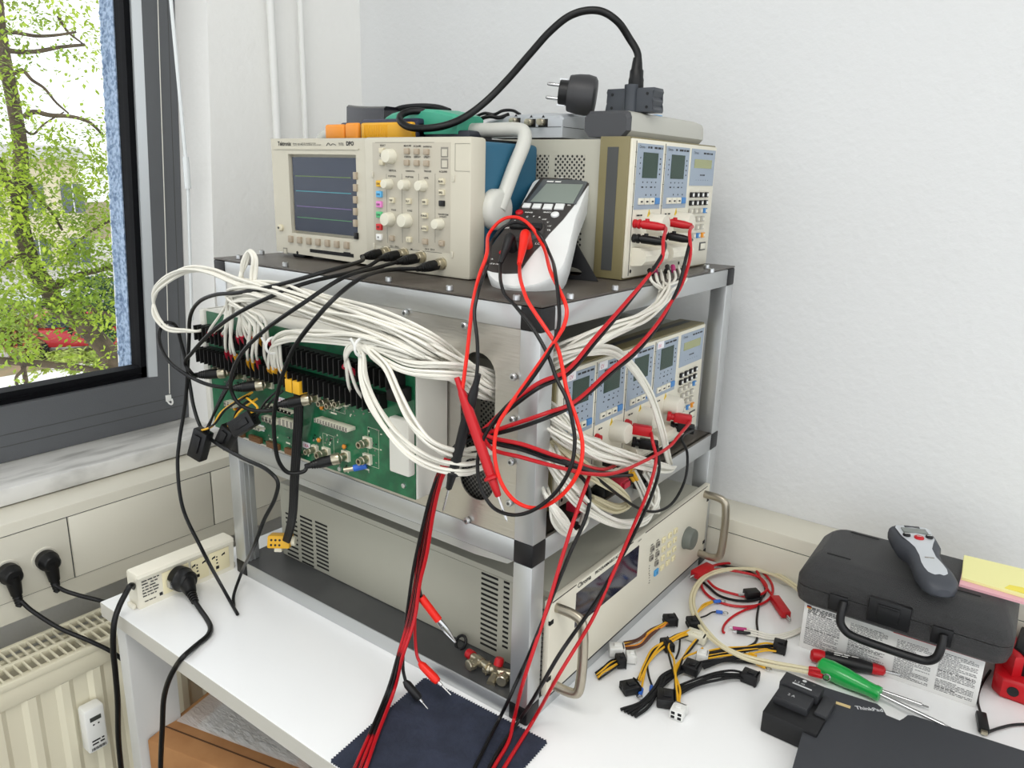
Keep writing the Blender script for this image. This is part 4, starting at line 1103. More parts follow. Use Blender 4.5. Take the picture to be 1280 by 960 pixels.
bundle(7, [(674, 590, 'x', -.04), (684, 620, 'x', .006), (698, 650, 'x', .014), (716, 668, 'x', .016), (728, 656, 'x', .014), (732, 634, 'x', .008), (724, 622, 'x', -.006)], [.008, .008, .008, .006, .006, .006, .006],
    'white wire of the small loop behind the front post, lowest at the shelf', 'white wires looping behind the front post', seed=12, swirl=.12)
bundle(6, [(690, 548, 'x', -.01), (724, 580, 'x', .018), (752, 600, 'x', .022), (776, 616, 'x', .022), (786, 630, 'x', .018), (772, 636, 'x', .012), (740, 624, 'x', .004)], [.008, .008, .007, .005, .005, .006, .006],
    'cream wire folded back under the lower load terminals', 'cream wires under the lower load', seed=13, mt=m_cream, swirl=.12)
bundle(5, [(790, 588, 'x', .006), (800, 606, 'x', .014), (810, 628, 'x', .02), (822, 640, 'x', .022), (818, 612, 'x', .02), (806, 590, 'x', .008)], [.006, .006, .006, .004, .006, .006],
    'white wire in the short hank hanging below the right terminal cover', 'white wires of the short hank', seed=14, sleeves=[Yl, None], swirl=.1)
# cable ferrules / blocks under the terminals
for k, (x, y, mt_) in enumerate(((768, 577, m_black), (756, 612, m_black), (712, 660, m_black), (800, 604, m_black), (776, 604, m_sred), (724, 632, m_sred))):
    p = PX(x, y, .004); m = MB(); m.box((p.x - .012, p.y - .012, p.z - .006), (p.x + .006, p.y + .012, p.z + .006), bev=.0015); m.box((p.x + .006, p.y - .008, p.z - .004), (p.x + .010, p.y + .008, p.z + .004))
    tag(m.build('terminal_clip', mt_), 'black clip on a terminal under the lower load front' if k < 4 else 'red clip on a terminal under the lower load front', 'clip', 'terminal clips under the lower load')

# ---- multimeter leads
def sleeve_probe(T, p0, p1, mt_, guard=.80):
    d = (p1 - p0); L = d.length; d.normalize()
    m = MB(); m.lathe(p0, d, [(.0030, -.018), (.0036, -.004), (.0046, .0), (.0056, L * .10), (.0060, L * .30), (.0054, L * .50), (.0058, L * .52), (.0052, L * .54), (.0058, L * .56), (.0054, L * .64), (.0085, L * .655), (.0085, L * .672), (.0050, L * .68), (.0034, L * .80), (.0022, L * .81)], 16)
    m.build('probe_handle', mt_, T)
    m = MB(); m.lathe(p0 + d * L * .80, d, [(.0014, 0), (.0014, L * .18), (.0003, L * .20)], 8); m.build('probe_tip', m_pins, T)
def jack_plug(T, px0, px1, mt_):
    a, b = dz(*px0), dz(*px1)
    p0, p1 = FM.at(a[0], a[1], .001), FM.at(b[0], b[1], .012)
    mid = FM.at(a[0], a[1], .020)
    m = MB(); m.tube([p0, FM.at(a[0], a[1], .012), mid, (mid + p1) / 2, p1], lambda t: .0064 if t < .55 else .0064 - .0034 * (t - .55) / .45, n=12)
    m.build('lead_plug', mt_, T); return p1
T = thing('test_lead', 'red multimeter test lead looping over the meter down to a red probe', 'test lead', dm(655, 315) and FM.at(*dz(440, 540)), None, 'multimeter test leads')
p1 = jack_plug(T, (452, 560), (402, 735), m_redb)
cable_mesh([p1] + pts((652, 355, -.012), (659, 375, -.025), (668, 390, -.03), (685, 415, -.035), (697, 435, -.038), (703, 460, -.04), (709, 490, -.045), (721, 525, -.05), (728, 555, -.055), (724, 587, -.06), (702, 619, -.066), (671, 635, -.072), (645, 627, -.075), (626, 602, -.075), (618, 565, -.072), (622, 533, -.068), (636, 508.6, -.062), (663, 470, -.052), (693, 427, -.045), (705, 407, -.04), (708.5, 388, -.034), (700, 364, -.022), (690, 344, -.010)) + [FM.at(*dz(560, 610), .018), FM.at(*dz(500, 555), .030), FM.at(*dz(420, 512), .034), FM.at(*dz(345, 508), .034), FM.at(*dz(280, 518), .030), FM.at(*dz(215, 555), .024)] + pts((607, 323, -.010), (599, 345, -.020), (591, 380, -.04), (584, 441, -.058), (579, 480, -.066), (577.5, 492, -.068)), .0021, m_redb, 'cord', T, 8, 7)
sleeve_probe(T, PY(578, 492, -.068), PY(634, 652, -.078), m_red)
T = thing('test_lead', 'black multimeter test lead looping over the meter down to a black probe', 'test lead', FM.at(*dz(330, 590)), None, 'multimeter test leads')
p1 = jack_plug(T, (345, 585), (268, 728), m_black)
cable_mesh([p1] + pts((627, 357, -.016), (631, 368, -.022), (643, 381, -.03), (669, 415, -.038), (685.6, 445.6, -.042), (696, 474, -.046), (708, 498, -.05), (716, 530, -.055), (718.5, 552, -.058), (714, 582, -.064), (695, 615, -.07), (666, 638, -.078), (640, 643.5, -.08), (616, 634, -.08), (601, 609, -.078), (597, 578, -.074), (605, 547, -.07), (626, 516, -.064), (655, 486, -.055), (683, 446, -.048), (695, 421, -.044), (699, 401, -.04), (698, 372, -.03), (695, 348, -.018)) + [FM.at(*dz(610, 660), .014), FM.at(*dz(560, 590), .024), FM.at(*dz(500, 548), .026), FM.at(*dz(400, 522), .030), FM.at(*dz(310, 545), .028), FM.at(*dz(230, 605), .022)] + pts((610, 330, -.012), (604, 345, -.020), (597, 368, -.04), (593, 391, -.05), (596.5, 425, -.058), (597, 455, -.062), (595, 476, -.066)), .0020, m_rub, 'cord', T, 8, 7)
sleeve_probe(T, PY(593, 487, -.064), PY(553.5, 639, -.070), m_black)

# ---- banana leads from the loads into the hanging bundle
def banana(T, p, d, mt_, L=.034):
    d = V(d).normalized(); m = MB()
    m.lathe(p, d, [(.0062, 0), (.0064, .003), (.0046, .0035), (.0046, .006), (.0058, .0065), (.0056, L * .7), (.0040, L)], 14)
    s_ = d.cross(V((0, 1, 0))).normalized()
    m.lathe(p + d * .012, V((0, 0, 1)), [(.0032, 0), (.0030, .008), (.002, .0082)], 10)
    m.build('banana_plug', mt_, T); return p + d * L
bun = lambda k: pts((590 + 3 * (k % 3), 548 - 2 * k, -.05 - .004 * (k % 2)), (566, 562 + 3 * (k % 3), -.052), (548 + 3 * (k % 3), 592, -.05), (534 + 4 * (k % 3), 640, -.046), (523 + 5 * (k % 3), 695, -.044), (519 + 3 * (k % 3), 728, -.046), (510 + 4 * (k % 3), 775, -.055), (498 + 3 * (k % 3), 818, -.075), (485 + 4 * (k % 3), 862, 'z', .016 + .004 * (k % 2)), (461 + 5 * (k % 3), 920, 'z', .008), (442 + 7 * (k % 3), 962, 'z', .005), (425 + 7 * (k % 3), 1000, 'z', -.02), (420 + 7 * (k % 3), 1040, 'z', -.2))
n0 = 0
for mod, (jy, jz) in enumerate(((um[0][0] - .244 + .07 * (um[0][1] - um[0][0]), .40), (um[1][0] - .244 + .07 * (um[1][1] - um[1][0]), .40))):
    for col in (0, 1):
        mt_ = (m_red, m_rub)[col]; h_ = .180
        p = FU.at(jy, h_ * (.40, .295)[col], .006)
        side = ('nearer', 'farther')[mod]
        T = thing('banana_lead', '%s banana lead from the %s module of the upper load down into the hanging bundle' % (('red', 'black')[col], side), 'banana lead', p)
        e = banana(T, p, (1, .18, -.08 - .04 * mod), mt_, .036)
        dx = col * 3; 
        if mod == 0: path = [(829, 302 + 14 * col, 'x', .03), (828 - 6 * col, 322 + 6 * col, 'x', .034), (813, 342, 'x', .034), (785 + dx, 375, 'x', .034), (742 + dx, 424 + dx, 'x', .034), (707 + dx, 464 + dx, 'x', .03), (673, 479 + 2 * dx, -.03), (640, 503 + 2 * dx, -.04), (612, 530 + dx, -.045)]
        else: path = [(862, 292 + 12 * col, 'x', .03), (863 - 6 * col, 318 + 6 * col, 'x', .036), (852 - dx, 356, 'x', .038), (840, 376, 'x', .038), (822 + dx, 404, 'x', .038), (793 + dx, 437 + dx, 'x', .038), (762 + dx, 463 + dx, 'x', .036), (717, 503 + dx, 'x', .03), (684, 516 + 2 * dx, -.02), (640, 531 + 2 * dx, -.035), (612, 540 + dx, -.042)]
        cable_mesh([e - V((.004, 0, 0)), e] + pts(*path) + bun(n0)[:(13)], .0023, mt_, 'cord', T, 8, 6); n0 += 1
# lower load: two pairs to the bundle, two pairs to the front
def lower_plug(T, x, y, mt_, d=(1, .35, -.12)):
    p = PX(x, y, -.010); return banana(T, p, d, mt_, .036)
def long_lead(label, plug, path, mt_, r=.0023, group=None):
    p = PX(plug[0], plug[1], -.010) if plug else pts(path[0])[0]
    T = thing('banana_lead', label, 'banana lead', p, None, group)
    if plug:
        d = V((1, .50, -.10)).normalized(); Fq = Fr(p, d, d.cross(V((0, 0, 1))).cross(d) if False else V((0, 0, 1)))
        sd = d.cross(V((0, 0, 1))).normalized(); up = sd.cross(d); Fq = Fr(p, d, up)
        m = MB(); m.lathe(p, d, [(.0072, 0), (.0076, .002), (.0076, .005), (.0050, .006), (.0050, .012)], 14); m.fbox(Fq, .010, .036, -.0068, .0068, -.0062, .0062, bev=.0016)
        m.build('banana_plug', mt_, T); e = p + d * .034
        cable_mesh([e - V((.004, .002, 0)), e] + pts(*path), r, mt_, 'cord', T, 8, 6)
    else: cable_mesh(pts(*path), r, mt_, 'cord', T, 8, 6)
    return T
b4 = bun(4); b5 = bun(5); b6 = bun(3)
long_lead('red banana lead crossing the front post, upper of the two reds into the bundle', None, [(776, 578, 'x', .016), (752, 587, 'x', .03), (715, 577, 'x', .03), (684, 566, -.015), (652, 555, -.035), (618, 548, -.045)] + list(b4), m_red)
long_lead('red banana lead from the right lower plug, curving across the post into the bundle', (834, 520), [(848, 545, 'x', .034), (838, 557, 'x', .036), (802, 578, 'x', .042), (765, 592, 'x', .044), (735, 592, 'x', .04), (690, 582, -.01), (650, 571, -.035), (615, 561, -.046)] + list(b5), m_red)
long_lead('black banana lead between the two red leads crossing the front post', None, [(790, 594, 'x', .03), (752, 594, 'x', .036), (715, 582, 'x', .036), (684, 573, -.012), (652, 562, -.033), (618, 554, -.044)] + list(b6), m_rub)
long_lead('second black banana lead between the red leads crossing the front post', None, [(784, 590, 'x', .028), (750, 591, 'x', .034), (715, 580, 'x', .034), (684, 569, -.010), (652, 559, -.031), (618, 551, -.040)] + list(bun(7)), m_rub)
long_lead('red banana lead from the middle lower plug down across the bottom unit front', (781, 534), [(816, 553, 'x', .034), (820, 572, 'x', .04), (813, 605, 'x', .045), (790, 662, 'x', .052), (757, 738, 'x', .058), (740, 775, 'x', .06), (700, 841, 'x', .056), (667, 900, 'z', .012), (633, 955, 'z', .006), (600, 1010, 'z', .006)], m_red)
long_lead('black banana lead beside the red one from the middle lower plug, across the bottom unit', (790, 552), [(822, 566, 'x', .03), (824, 585, 'x', .036), (816, 615, 'x', .042), (792, 668, 'x', .05), (756, 734, 'x', .056), (737, 764, 'x', .058), (700, 817, 'x', .056), (676, 858, 'x', .04), (664, 878, 'x', .02), (650, 899, 'z', .012), (622, 940, 'z', .006), (596, 990, 'z', .006)], m_rub)
long_lead('red lead dropping from the wire tangle beside the front post to the dark cloth', None, [(738, 590, 'x', .028), (734, 603, 'x', .034), (720, 642, 'x', .036), (704, 692, 'x', .036), (684, 760, 'x', .036), (656, 846, 'x', .03), (643, 897, 'z', .014), (636, 926, 'z', .006), (618, 958, 'z', .005), (596, 1000, 'z', .006)], m_red)
long_lead('black lead dropping from the wire tangle beside the front post to the dark cloth', None, [(716, 588, 'x', .018), (730, 600, 'x', .026), (737, 616, 'x', .032), (734, 642, 'x', .034), (714, 688, 'x', .036), (692, 742, 'x', .036), (664, 812, 'x', .03), (650, 843, -.004), (637, 872, -.016), (625, 897, 'z', .010), (612, 922, 'z', .006), (592, 962, 'z', .005), (570, 1005, 'z', .006)], m_rub)
long_lead('black lead sagging from the right lower plug in a wide loop over the bottom unit', (838, 532), [(852, 548, 'x', .026), (859, 566, 'x', .030), (857, 597, 'x', .034), (842, 627, 'x', .036), (822, 639, 'x', .034), (800, 636, 'x', .03), (776, 621, 'x', .028), (745, 597, 'x', .024), (722, 582, 'x', .016)], m_rub, .0020)
# ends branching from the hanging bundle
m_clipm = m_pins
def croc(T, p0, p1, mt_):
    d = p1 - p0; L = d.length; d.normalize(); s_ = d.cross(V((0, 1, .3))).normalized()
    m = MB(); m.tube([p0, p0 + d * L * .5], .0052, n=12, smooth=False); m.build('clip_sleeve', mt_, T)
    m = MB()
    for k in (-1, 1):
        m.tube([p0 + d * L * .48 + s_ * .002 * k, p0 + d * L * .7 + s_ * .005 * k, p0 + d * L * .98 + s_ * .001 * k], lambda t: .0028 * (1 - t * .7), n=6)
    m.cyl(p0 + d * L * .62 - s_ * .006, p0 + d * L * .62 + s_ * .006, .0014, n=8)
    m.build('clip_jaws', m_clipm, T)
def probe_pin(T, p0, p1, mt_):
    d = p1 - p0; L = d.length; d.normalize()
    m = MB(); m.lathe(p0, d, [(.0028, -.004), (.0052, .002), (.0056, L * .45), (.0046, L * .55), (.002, L * .58)], 12); m.build('plug_sleeve', mt_, T)
    m = MB(); m.lathe(p0 + d * L * .56, d, [(.0022, 0), (.0020, L * .12), (.0010, L * .14), (.0008, L * .43), (.0002, L * .44)], 8); m.build('plug_pin', m_pins, T)
T = thing('clip_lead', 'black lead ending in a red sleeved crocodile clip in front of the bottom unit', 'clip lead', PY(525, 746, -.044))
cable_mesh(pts((566, 570, -.05), (546, 600, -.046), (531, 660, -.042), (523, 710, -.042), (524, 735, -.042), (527, 748, -.041)), .0021, m_rub, 'cord', T)
croc(T, PY(526, 746, -.041), PY(570, 804, -.020), m_redb)
T = thing('pin_lead', 'red lead ending in a bright red plug with a bare pin above the cloth', 'test lead', PY(524, 830, -.05))
cable_mesh(pts((570, 566, -.05), (552, 600, -.044), (538, 660, -.04), (526, 715, -.042), (519, 765, -.045), (519, 800, -.047), (522, 822, -.05), (528, 832, -.05)), .0021, m_red, 'cord', T)
probe_pin(T, PY(527, 831, -.05), PY(564, 869, -.045), m_redb)
T = thing('pin_lead', 'black lead ending in a small black plug with a bare pin on the dark cloth', 'test lead', PY(508, 852, -.06))
cable_mesh(pts((568, 568, -.05), (544, 604, -.05), (528, 660, -.048), (517, 710, -.048), (511, 750, -.05), (505, 800, -.055), (504, 838, -.06), (508, 855, -.062)), .0021, m_rub, 'cord', T)
probe_pin(T, PY(508, 854, -.062), PY(537, 889, -.052), m_black)

# ---- thick flat harness down to the yellow connector
T = thing('power_harness', 'thick black harness hanging from the board to a yellow connector on the shelf', 'cable', PYb(372, 490, -.02))
q = pts((373, 486, -.070), (373, 496, -.074), (373, 520, -.072), (371, 555, -.068), (368, 600, -.058), (366, 640, -.036), (362, 662, -.010), (358, 676, .010))
m = MB()
for k in range(4):
    off = V((-.0055 + .0037 * k, 0, 0)); m.tube([a + off for a in q], .0027, n=8)
m.build('cord', m_blacks, T)
m = MB(); p = q[0]; m.box((p.x - .014, p.y - .010, p.z - .004), (p.x - .001, p.y + .012, p.z + .013), bev=.001); m.box((p.x + .001, p.y - .010, p.z - .004), (p.x + .014, p.y + .012, p.z + .013), bev=.001); m.build('plug', m_syel, T)
p = PY(349, 676, .012); Fy = Fr(p, V((.8, .6, 0)), V((-.1, .2, .97)))
m = MB(); m.fbox(Fy, -.016, .020, -.010, .011, -.012, .012, bev=.003)
for k in range(6): m.disc(Fy, -.009 + .0065 * (k % 3), .004 - .008 * (k // 3), .0019, .0122, mi=1)
m.fbox(Fy, -.006, .006, -.017, -.009, -.005, .005, mi=2, bev=.001); m.lathe(Fy.at(.02, 0, 0), Fy.ex, [(.0075, 0), (.0075, .006), (.005, .0065)], 12, 2)
m.build('connector', [m_yel, m_black, m_nyl], T)

SHIFT[0] = -.055
# ---- black plugs dangling from the left of the board
def dangling(label, body, wires, facet=None):
    a, b, w_, d_ = body                      # end points of the housing's axis, half width, half depth
    T = thing('power_plug', label, 'plug', b, None, 'power plugs dangling left of the board')
    ax = (b - a).normalized(); s_ = ax.cross(V((.3, -1, .1))).normalized()
    F = Fr(a, s_, ax); L = (b - a).length
    m = MB(); m.fbox(F, -w_, w_, 0, L, -d_, d_, bev=.0015); m.fbox(F, -w_ * .45, w_ * .45, L * .15, L * .75, d_, d_ + .003, bev=.001); m.fbox(F, -w_ * .45, w_ * .45, L * .1, L * .5, -d_ - .003, -d_, bev=.001)
    for k in range(3): m.fbox(F, -w_ * .8 + k * w_ * .6, -w_ * .4 + k * w_ * .6, L * .98, L + .0006, -d_ * .6, d_ * .6, mi=1)
    m.build('housing', [m_black, m_slot], T)
    for k, (pp, mt_) in enumerate(wires):
        cable_mesh([F.at(-w_ * .7 + 1.4 * w_ * k / max(1, len(wires) - 1), .006, 0)] + pts(*pp), .0016, mt_, 'wire', T, 6, 6)
    return T
bw = lambda k: [(262 - k, 532, -.045), (272 + k, 505, -.042), (284 + 2 * k, 480, -.034), (293 + 2 * k, 464, -.016)]
dangling('black plug dangling lowest at the left, in front of the cable duct', (PYb(255, 538, -.045), PYb(246, 572, -.052), .012, .008), [(bw(0), m_rub), (bw(1), m_rub), (bw(2), m_rub), ([(268, 530, -.045), (282, 512, -.042), (304, 498, -.03), (312, 494, -.012)], m_rub), ([(266, 532, -.045), (276, 516, -.042), (298, 500, -.03), (316, 490, -.012)], m_syel)])
dangling('black plug hanging against the left end of the rail', (PYb(289, 534, -.026), PYb(279, 556, -.03), .011, .009), [([(292, 528, -.03), (296, 514, -.03), (306, 504, -.02), (318, 500, -.0085)], m_rub), ([(290, 530, -.03), (298, 516, -.03), (310, 506, -.02), (322, 498, -.0085)], m_syel)])
dangling('black plug held aslant in front of the white sockets', (PYb(318, 521, -.030), PYb(292, 537, -.045), .011, .009), [([(328, 508, -.03), (336, 498, -.028), (350, 486, -.016)], m_rub), ([(330, 512, -.03), (340, 501, -.028), (354, 488, -.016)], m_rub), ([(322, 510, -.03), (312, 500, -.03), (304, 496, -.012)], m_syel)])
SHIFT[0] = 0.0
# ------------------------------------------------------------------ things lying on top of the oscilloscope and the upper load
ZS = .6975                                        # top of the oscilloscope housing
m = MB(); a = PZ(379, 168.6, ZS + .002); m.box((-.50, .112, ZS - .0009), (OX1 - .012, .232, ZS + .0022), bev=.0008)
tag(m.build('rubber_mat', m_blacks), 'thin black mat lying on the oscilloscope top', 'mat')
YM = .150
def ty(x, y, Y=YM): return PY(x, y, Y)
# clamp meter, orange jaws to the left
T = thing('clamp_meter', 'navy and yellow clamp meter with orange jaws lying on the oscilloscope', 'clamp meter', (ty(450, 167).x, YM, ZS + .0022))
m_ojaw = mat('jaw_orange', (240, 150, 44), .45); m_navy = mat('navy_plastic', (40, 42, 66), .45); m_ygrip = mat('grip_yellow', (226, 166, 28), .45)
z0 = ZS + .0026
def span(x0, x1, y0, Y=YM): return ty(x0, 160, Y).x, ty(x1, 160, Y).x, ty((x0 + x1) / 2, y0, Y).z
for x0, x1, y0 in ((408, 431.5, 155.5), (433, 449.5, 153.5)):
    a, b, c = span(x0, x1, y0); m = MB(); m.box((a, YM - .004, z0), (b, YM + .030, c), bev=.004, seg=3); m.build('jaw', m_ojaw, T)
a, b, c = span(424, 520, 151); a2 = span(449, 520, 149)
m = MB(); m.box((a, YM + .002, z0 + .002), (b, YM + .046, c - .001), bev=.003); m.box((a2[0], YM + .004, z0 + .002), (a2[1], YM + .044, a2[2] + .001), bev=.003); m.build('body', m_navy, T)
a, b, c = span(454, 518, 153); m = MB(); m.box((a, YM - .006, z0), (b, YM + .02, c), bev=.0035, seg=3)
for k in range(14): m.box((a + .008 + k * .0035, YM - .0068, z0 + .003), (a + .0095 + k * .0035, YM - .0055, c - .003), bev=.0004)
m.build('grip', m_ygrip, T)
# black pouch and the green cased tester behind
T = thing('leather_pouch', 'glossy black pouch standing behind the orange jawed clamp meter', 'pouch', (ty(466, 152, .2).x, .205, ZS + .0022))
a = PY(443, 132, .205); b = PY(490, 153, .205)
m = MB(); n_ = 9; rings = []
for k in range(n_ + 1):
    u = k / n_; x = a.x + (b.x - a.x) * u; zt = a.z - .004 * u - .0015 * math.sin(PI * u); yw = .016 + .003 * math.sin(PI * u)
    rings.append([(x, .205 - yw, z0 + .0005), (x, .205 - yw - .001, (z0 + zt) / 2), (x, .205 - yw, zt - .003), (x, .205 - yw + .004, zt), (x, .205 + yw - .004, zt), (x, .205 + yw, zt - .003), (x, .205 + yw, z0 + .0005)])
m.loft(rings, sm=True); m.build('bag', mat('leather_black', (22, 20, 28), .25, coat=.4), T, fix=True)
m = MB(); m.box((a.x - .001, .205 - .0205, z0 + .018), (b.x, .205 - .0185, z0 + .0195)); m.build('seam', m_greyd, T)
T = thing('cased_tester', 'teal green cased tester lying on the oscilloscope behind the cable loop', 'tester', (ty(540, 150, .19).x, .19, ZS + .0022))
m_teal = mat('teal_holster', (62, 160, 130), .4)
m = MB(); rings = []
pp = [(489, 147, 158), (496, 142.5, 158), (510, 138.5, 158), (530, 136.5, 158), (552, 138, 158), (572, 142.5, 158), (580, 145.5, 158)]
for x, yt, yb in pp:
    A = PY(x, yt, .18); 
    rings.append([(A.x, .166, z0 + .008), (A.x, .166, A.z - .004), (A.x, .171, A.z), (A.x, .215, A.z + .002), (A.x, .222, A.z - .002), (A.x, .222, z0 + .008)])
m.loft(rings, sm=False); m.build('holster', m_teal, T, fix=True)
a = PY(486, 150, .17); b = PY(585, 150, .17)
m = MB(); m.box((a.x, .168, z0), (b.x + .004, .220, z0 + .013), bev=.004); m.build('base', mat('slate_plastic', (44, 48, 56), .4), T)
m = MB(); m.tube([PY(488, 141, .218), PY(500, 135.5, .222), PY(525, 132.8, .224), PY(548, 134.5, .222), PY(562, 139, .22)], .0042, n=8); m.build('strap', m_blacks, T)

# silver box with sockets
ZT = .7078                                        # top of the upper load
T = thing('interface_box', 'small silver box with coax sockets on top of the upper load', 'adapter box', (-.22, .33, ZT))
m_silv = mat('silver_plastic', (190, 194, 198), .4, .25)
def sbx(x, y, Y): return PY(x, y, Y)
Ysb = .262; xr = PY(703, 160, Ysb).x; zt = PY(703, 145, Ysb).z + .0012
m = MB(); Fsb = Fr((0, Ysb, ZT), (1, 0, 0), (0, 0, 1))
m.loft([[(x, y, z + dz_ * (z > ZT + .01)) for x, z in ((xr - .135, ZT), (xr, ZT), (xr, zt - .004), (xr - .005, zt), (xr - .05, zt + .002), (xr - .095, zt + .001), (xr - .135, zt - .006))] for y, dz_ in ((Ysb, -.003), (Ysb + .003, 0), (Ysb + .03, .004), (Ysb + .07, .006), (Ysb + .126, .004), (Ysb + .13, 0))], sm=False)
m.build('case', m_silv, T, fix=True)
m = MB(); m.fbox(Fr((xr, 0, 0), (0, 1, 0), (0, 0, 1)), Ysb + .002, Ysb + .128, ZT + .0135, ZT + .0143, -.001, .0004); m.fbox(Fr((0, Ysb, 0), (1, 0, 0), (0, 0, 1)), xr - .13, xr - .002, ZT + .0135, ZT + .0143, -.001, .0004); m.build('parting_line', m_greyd, T)
Fsf = Fr((0, Ysb, 0), (1, 0, 0), (0, 0, 1))
for x, y in ((679, 153), (664, 153), (645, 151.5)):
    c = PY(x, y, Ysb); m = MB(); m.fbox(Fsf, c.x - .0078, c.x + .0078, c.z - .006, c.z + .0045, -.001, .0006, mi=1)
    m.lathe(Fsf.at(c.x, c.z, 0), Fsf.n, [(.0046, 0), (.0046, .008), (.004, .0085), (.004, .012), (.002, .0121)], 16); m.prism(Fsf, [(c.x - .0025, c.z + .0065), (c.x + .0025, c.z + .0065), (c.x, c.z + .0098)], 0, .0005, mi=1)
    m.build('coax_socket', [m_brass, m_black], T)
T = thing('usb_lead', 'thin black lead curling behind the oscilloscope handle', 'cable', PY(612, 146, .25))
cable_mesh([PY(594, 146, .25), PY(606, 141.5, .25), PY(618, 143, .255), PY(628, 138.5, .26), (PY(640, 138, .275)), PY(650, 143, .30)], .0022, m_rub, 'cord', T)
cable_mesh([PY(596, 150, .245), PY(612, 145.5, .25), PY(624, 147, .258), PY(636, 143, .27)], .0028, m_rub, 'cord', T)

# grey and charcoal handheld unit lying across the load front
T = thing('handheld_unit', 'light grey handheld unit with charcoal end lying on the upper load front', 'instrument', (-.09, .37, ZT))
m_lgrey = mat('unit_grey', (184, 183, 174), .5); m_char = mat('unit_charcoal', (66, 67, 70), .55)
yA = PX(790, 158, -.050).y - .006; yB = PX(884, 160, -.050).y
xa, xb = -.118, -.050; zT = .7405
def unit(y, s_=1.0, h_=1.0):
    r = .008; z1 = ZT + (zT - ZT) * h_ ; hx = (xb - xa) / 2 * s_; cx_ = (xa + xb) / 2
    return [(cx_ - hx, y, ZT + r), (cx_ - hx + r, y, ZT), (cx_ + hx - r, y, ZT), (cx_ + hx, y, ZT + r), (cx_ + hx, y, z1 - r), (cx_ + hx - r * .3, y, z1 - r * .3), (cx_ + hx - r, y, z1), (cx_ - hx + r, y, z1), (cx_ - hx, y, z1 - r)]
m = MB(); m.loft([unit(yA + .004), unit(yA + .06), unit(yB - .03), unit(yB - .012, .97, .95), unit(yB - .003, .88, .80), unit(yB, .74, .62)], sm=True); m.build('shell', m_lgrey, T, fix=True)
m = MB(); m.loft([unit(yA - .004, .92, .90), unit(yA, 1.0, 1.0), unit(yA + .004, 1.006, 1.006)], sm=False)
m.loft([unit(yA + .006, 1.01, 1.004), unit(yA + .05, 1.0, 1.012)], sm=False) if False else None
m.build('rubber_end', m_char, T, fix=True)
m = MB(); m.box((xa + .014, yA + .10, zT - .0003), (xb - .012, yA + .116, zT + .0022), bev=.001); m.build('blue_tag', mat('tag_blue', (104, 160, 206), .5), T)

# big black plug with fluted sides, thick lead arching left
T = thing('appliance_plug', 'slate black fluted plug on the grey unit, thick cable arching up and left', 'plug', PY(787, 141, .30))
p0 = PY(757, 141, .30); p1 = PY(819, 141, .30); z0p = zT + .0006; ztp = PY(787, 110.5, .30).z
w_ = (p1.x - p0.x) / 2; cxp = (p0.x + p1.x) / 2
Fp_ = Fr((cxp, .30, z0p), (1, 0, 0), (0, 0, 1))
hh = ztp - z0p
prof = [(-w_ * .96, 0), (w_ * .96, 0), (w_ * .98, hh * .10), (w_ * .88, hh * .28), (w_ * .95, hh * .45), (w_ * .86, hh * .62), (w_ * .96, hh * .85), (w_ * .92, hh), (-w_ * .92, hh), (-w_ * .96, hh * .85), (-w_ * .86, hh * .62), (-w_ * .95, hh * .45), (-w_ * .88, hh * .28), (-w_ * .98, hh * .10)]
m = MB(); m.prism(Fp_, prof, -.026, .004, bev=.0018); 
m.lathe(Fp_.at(.002, 0, .003), Fp_.ey, [(.0085, 0), (.0085, hh * .9), (.0095, hh), (.0095, hh + .004)], 18)
for q in ((-w_ * .7, hh * .2), (-w_ * .7, hh * .75), (w_ * .7, hh * .2), (w_ * .7, hh * .75)): m.lathe(Fp_.at(q[0], q[1], .0035), Fp_.n, [(.0022, 0), (.002, .001)], 10, mi=1)
m.build('plug_body', [mat('slate_black', (58, 62, 68), .45), m_black], T)
b0 = Fp_.at(.004, hh + .002, -.004)
pthk = [b0, b0 + V((0, 0, .018)), b0 + V((0, 0, .040)), PY(786, 47, .298), PY(772, 27, .278), PY(754, 15, .268), PY(735, 13, .258), PY(712, 20, .248), PY(688, 39, .238), PY(662, 68, .228), PY(634, 100, .215), PY(606, 128, .196), PY(580, 147, .172), PY(556, 157, .150), PY(530, 160.5, .136), PY(510, 158.5, .132), PY(500, 151, .134), PY(502, 143.5, .146), PY(514, 139, .160), PY(530, 140, .172), PY(548, 147, .180)]
m = MB(); m.lathe(b0 - V((0, 0, .004)), V((0, 0, 1)), [(.0098, 0), (.0104, .004), (.0100, .010), (.0102, .012), (.0092, .016), (.0090, .024), (.0076, .026), (.0066, .034), (.0056, .040)], 16); m.build('strain_relief', m_rub, T)
cable_mesh(pthk, .0049, m_rub, 'cord', T, 10, 8)
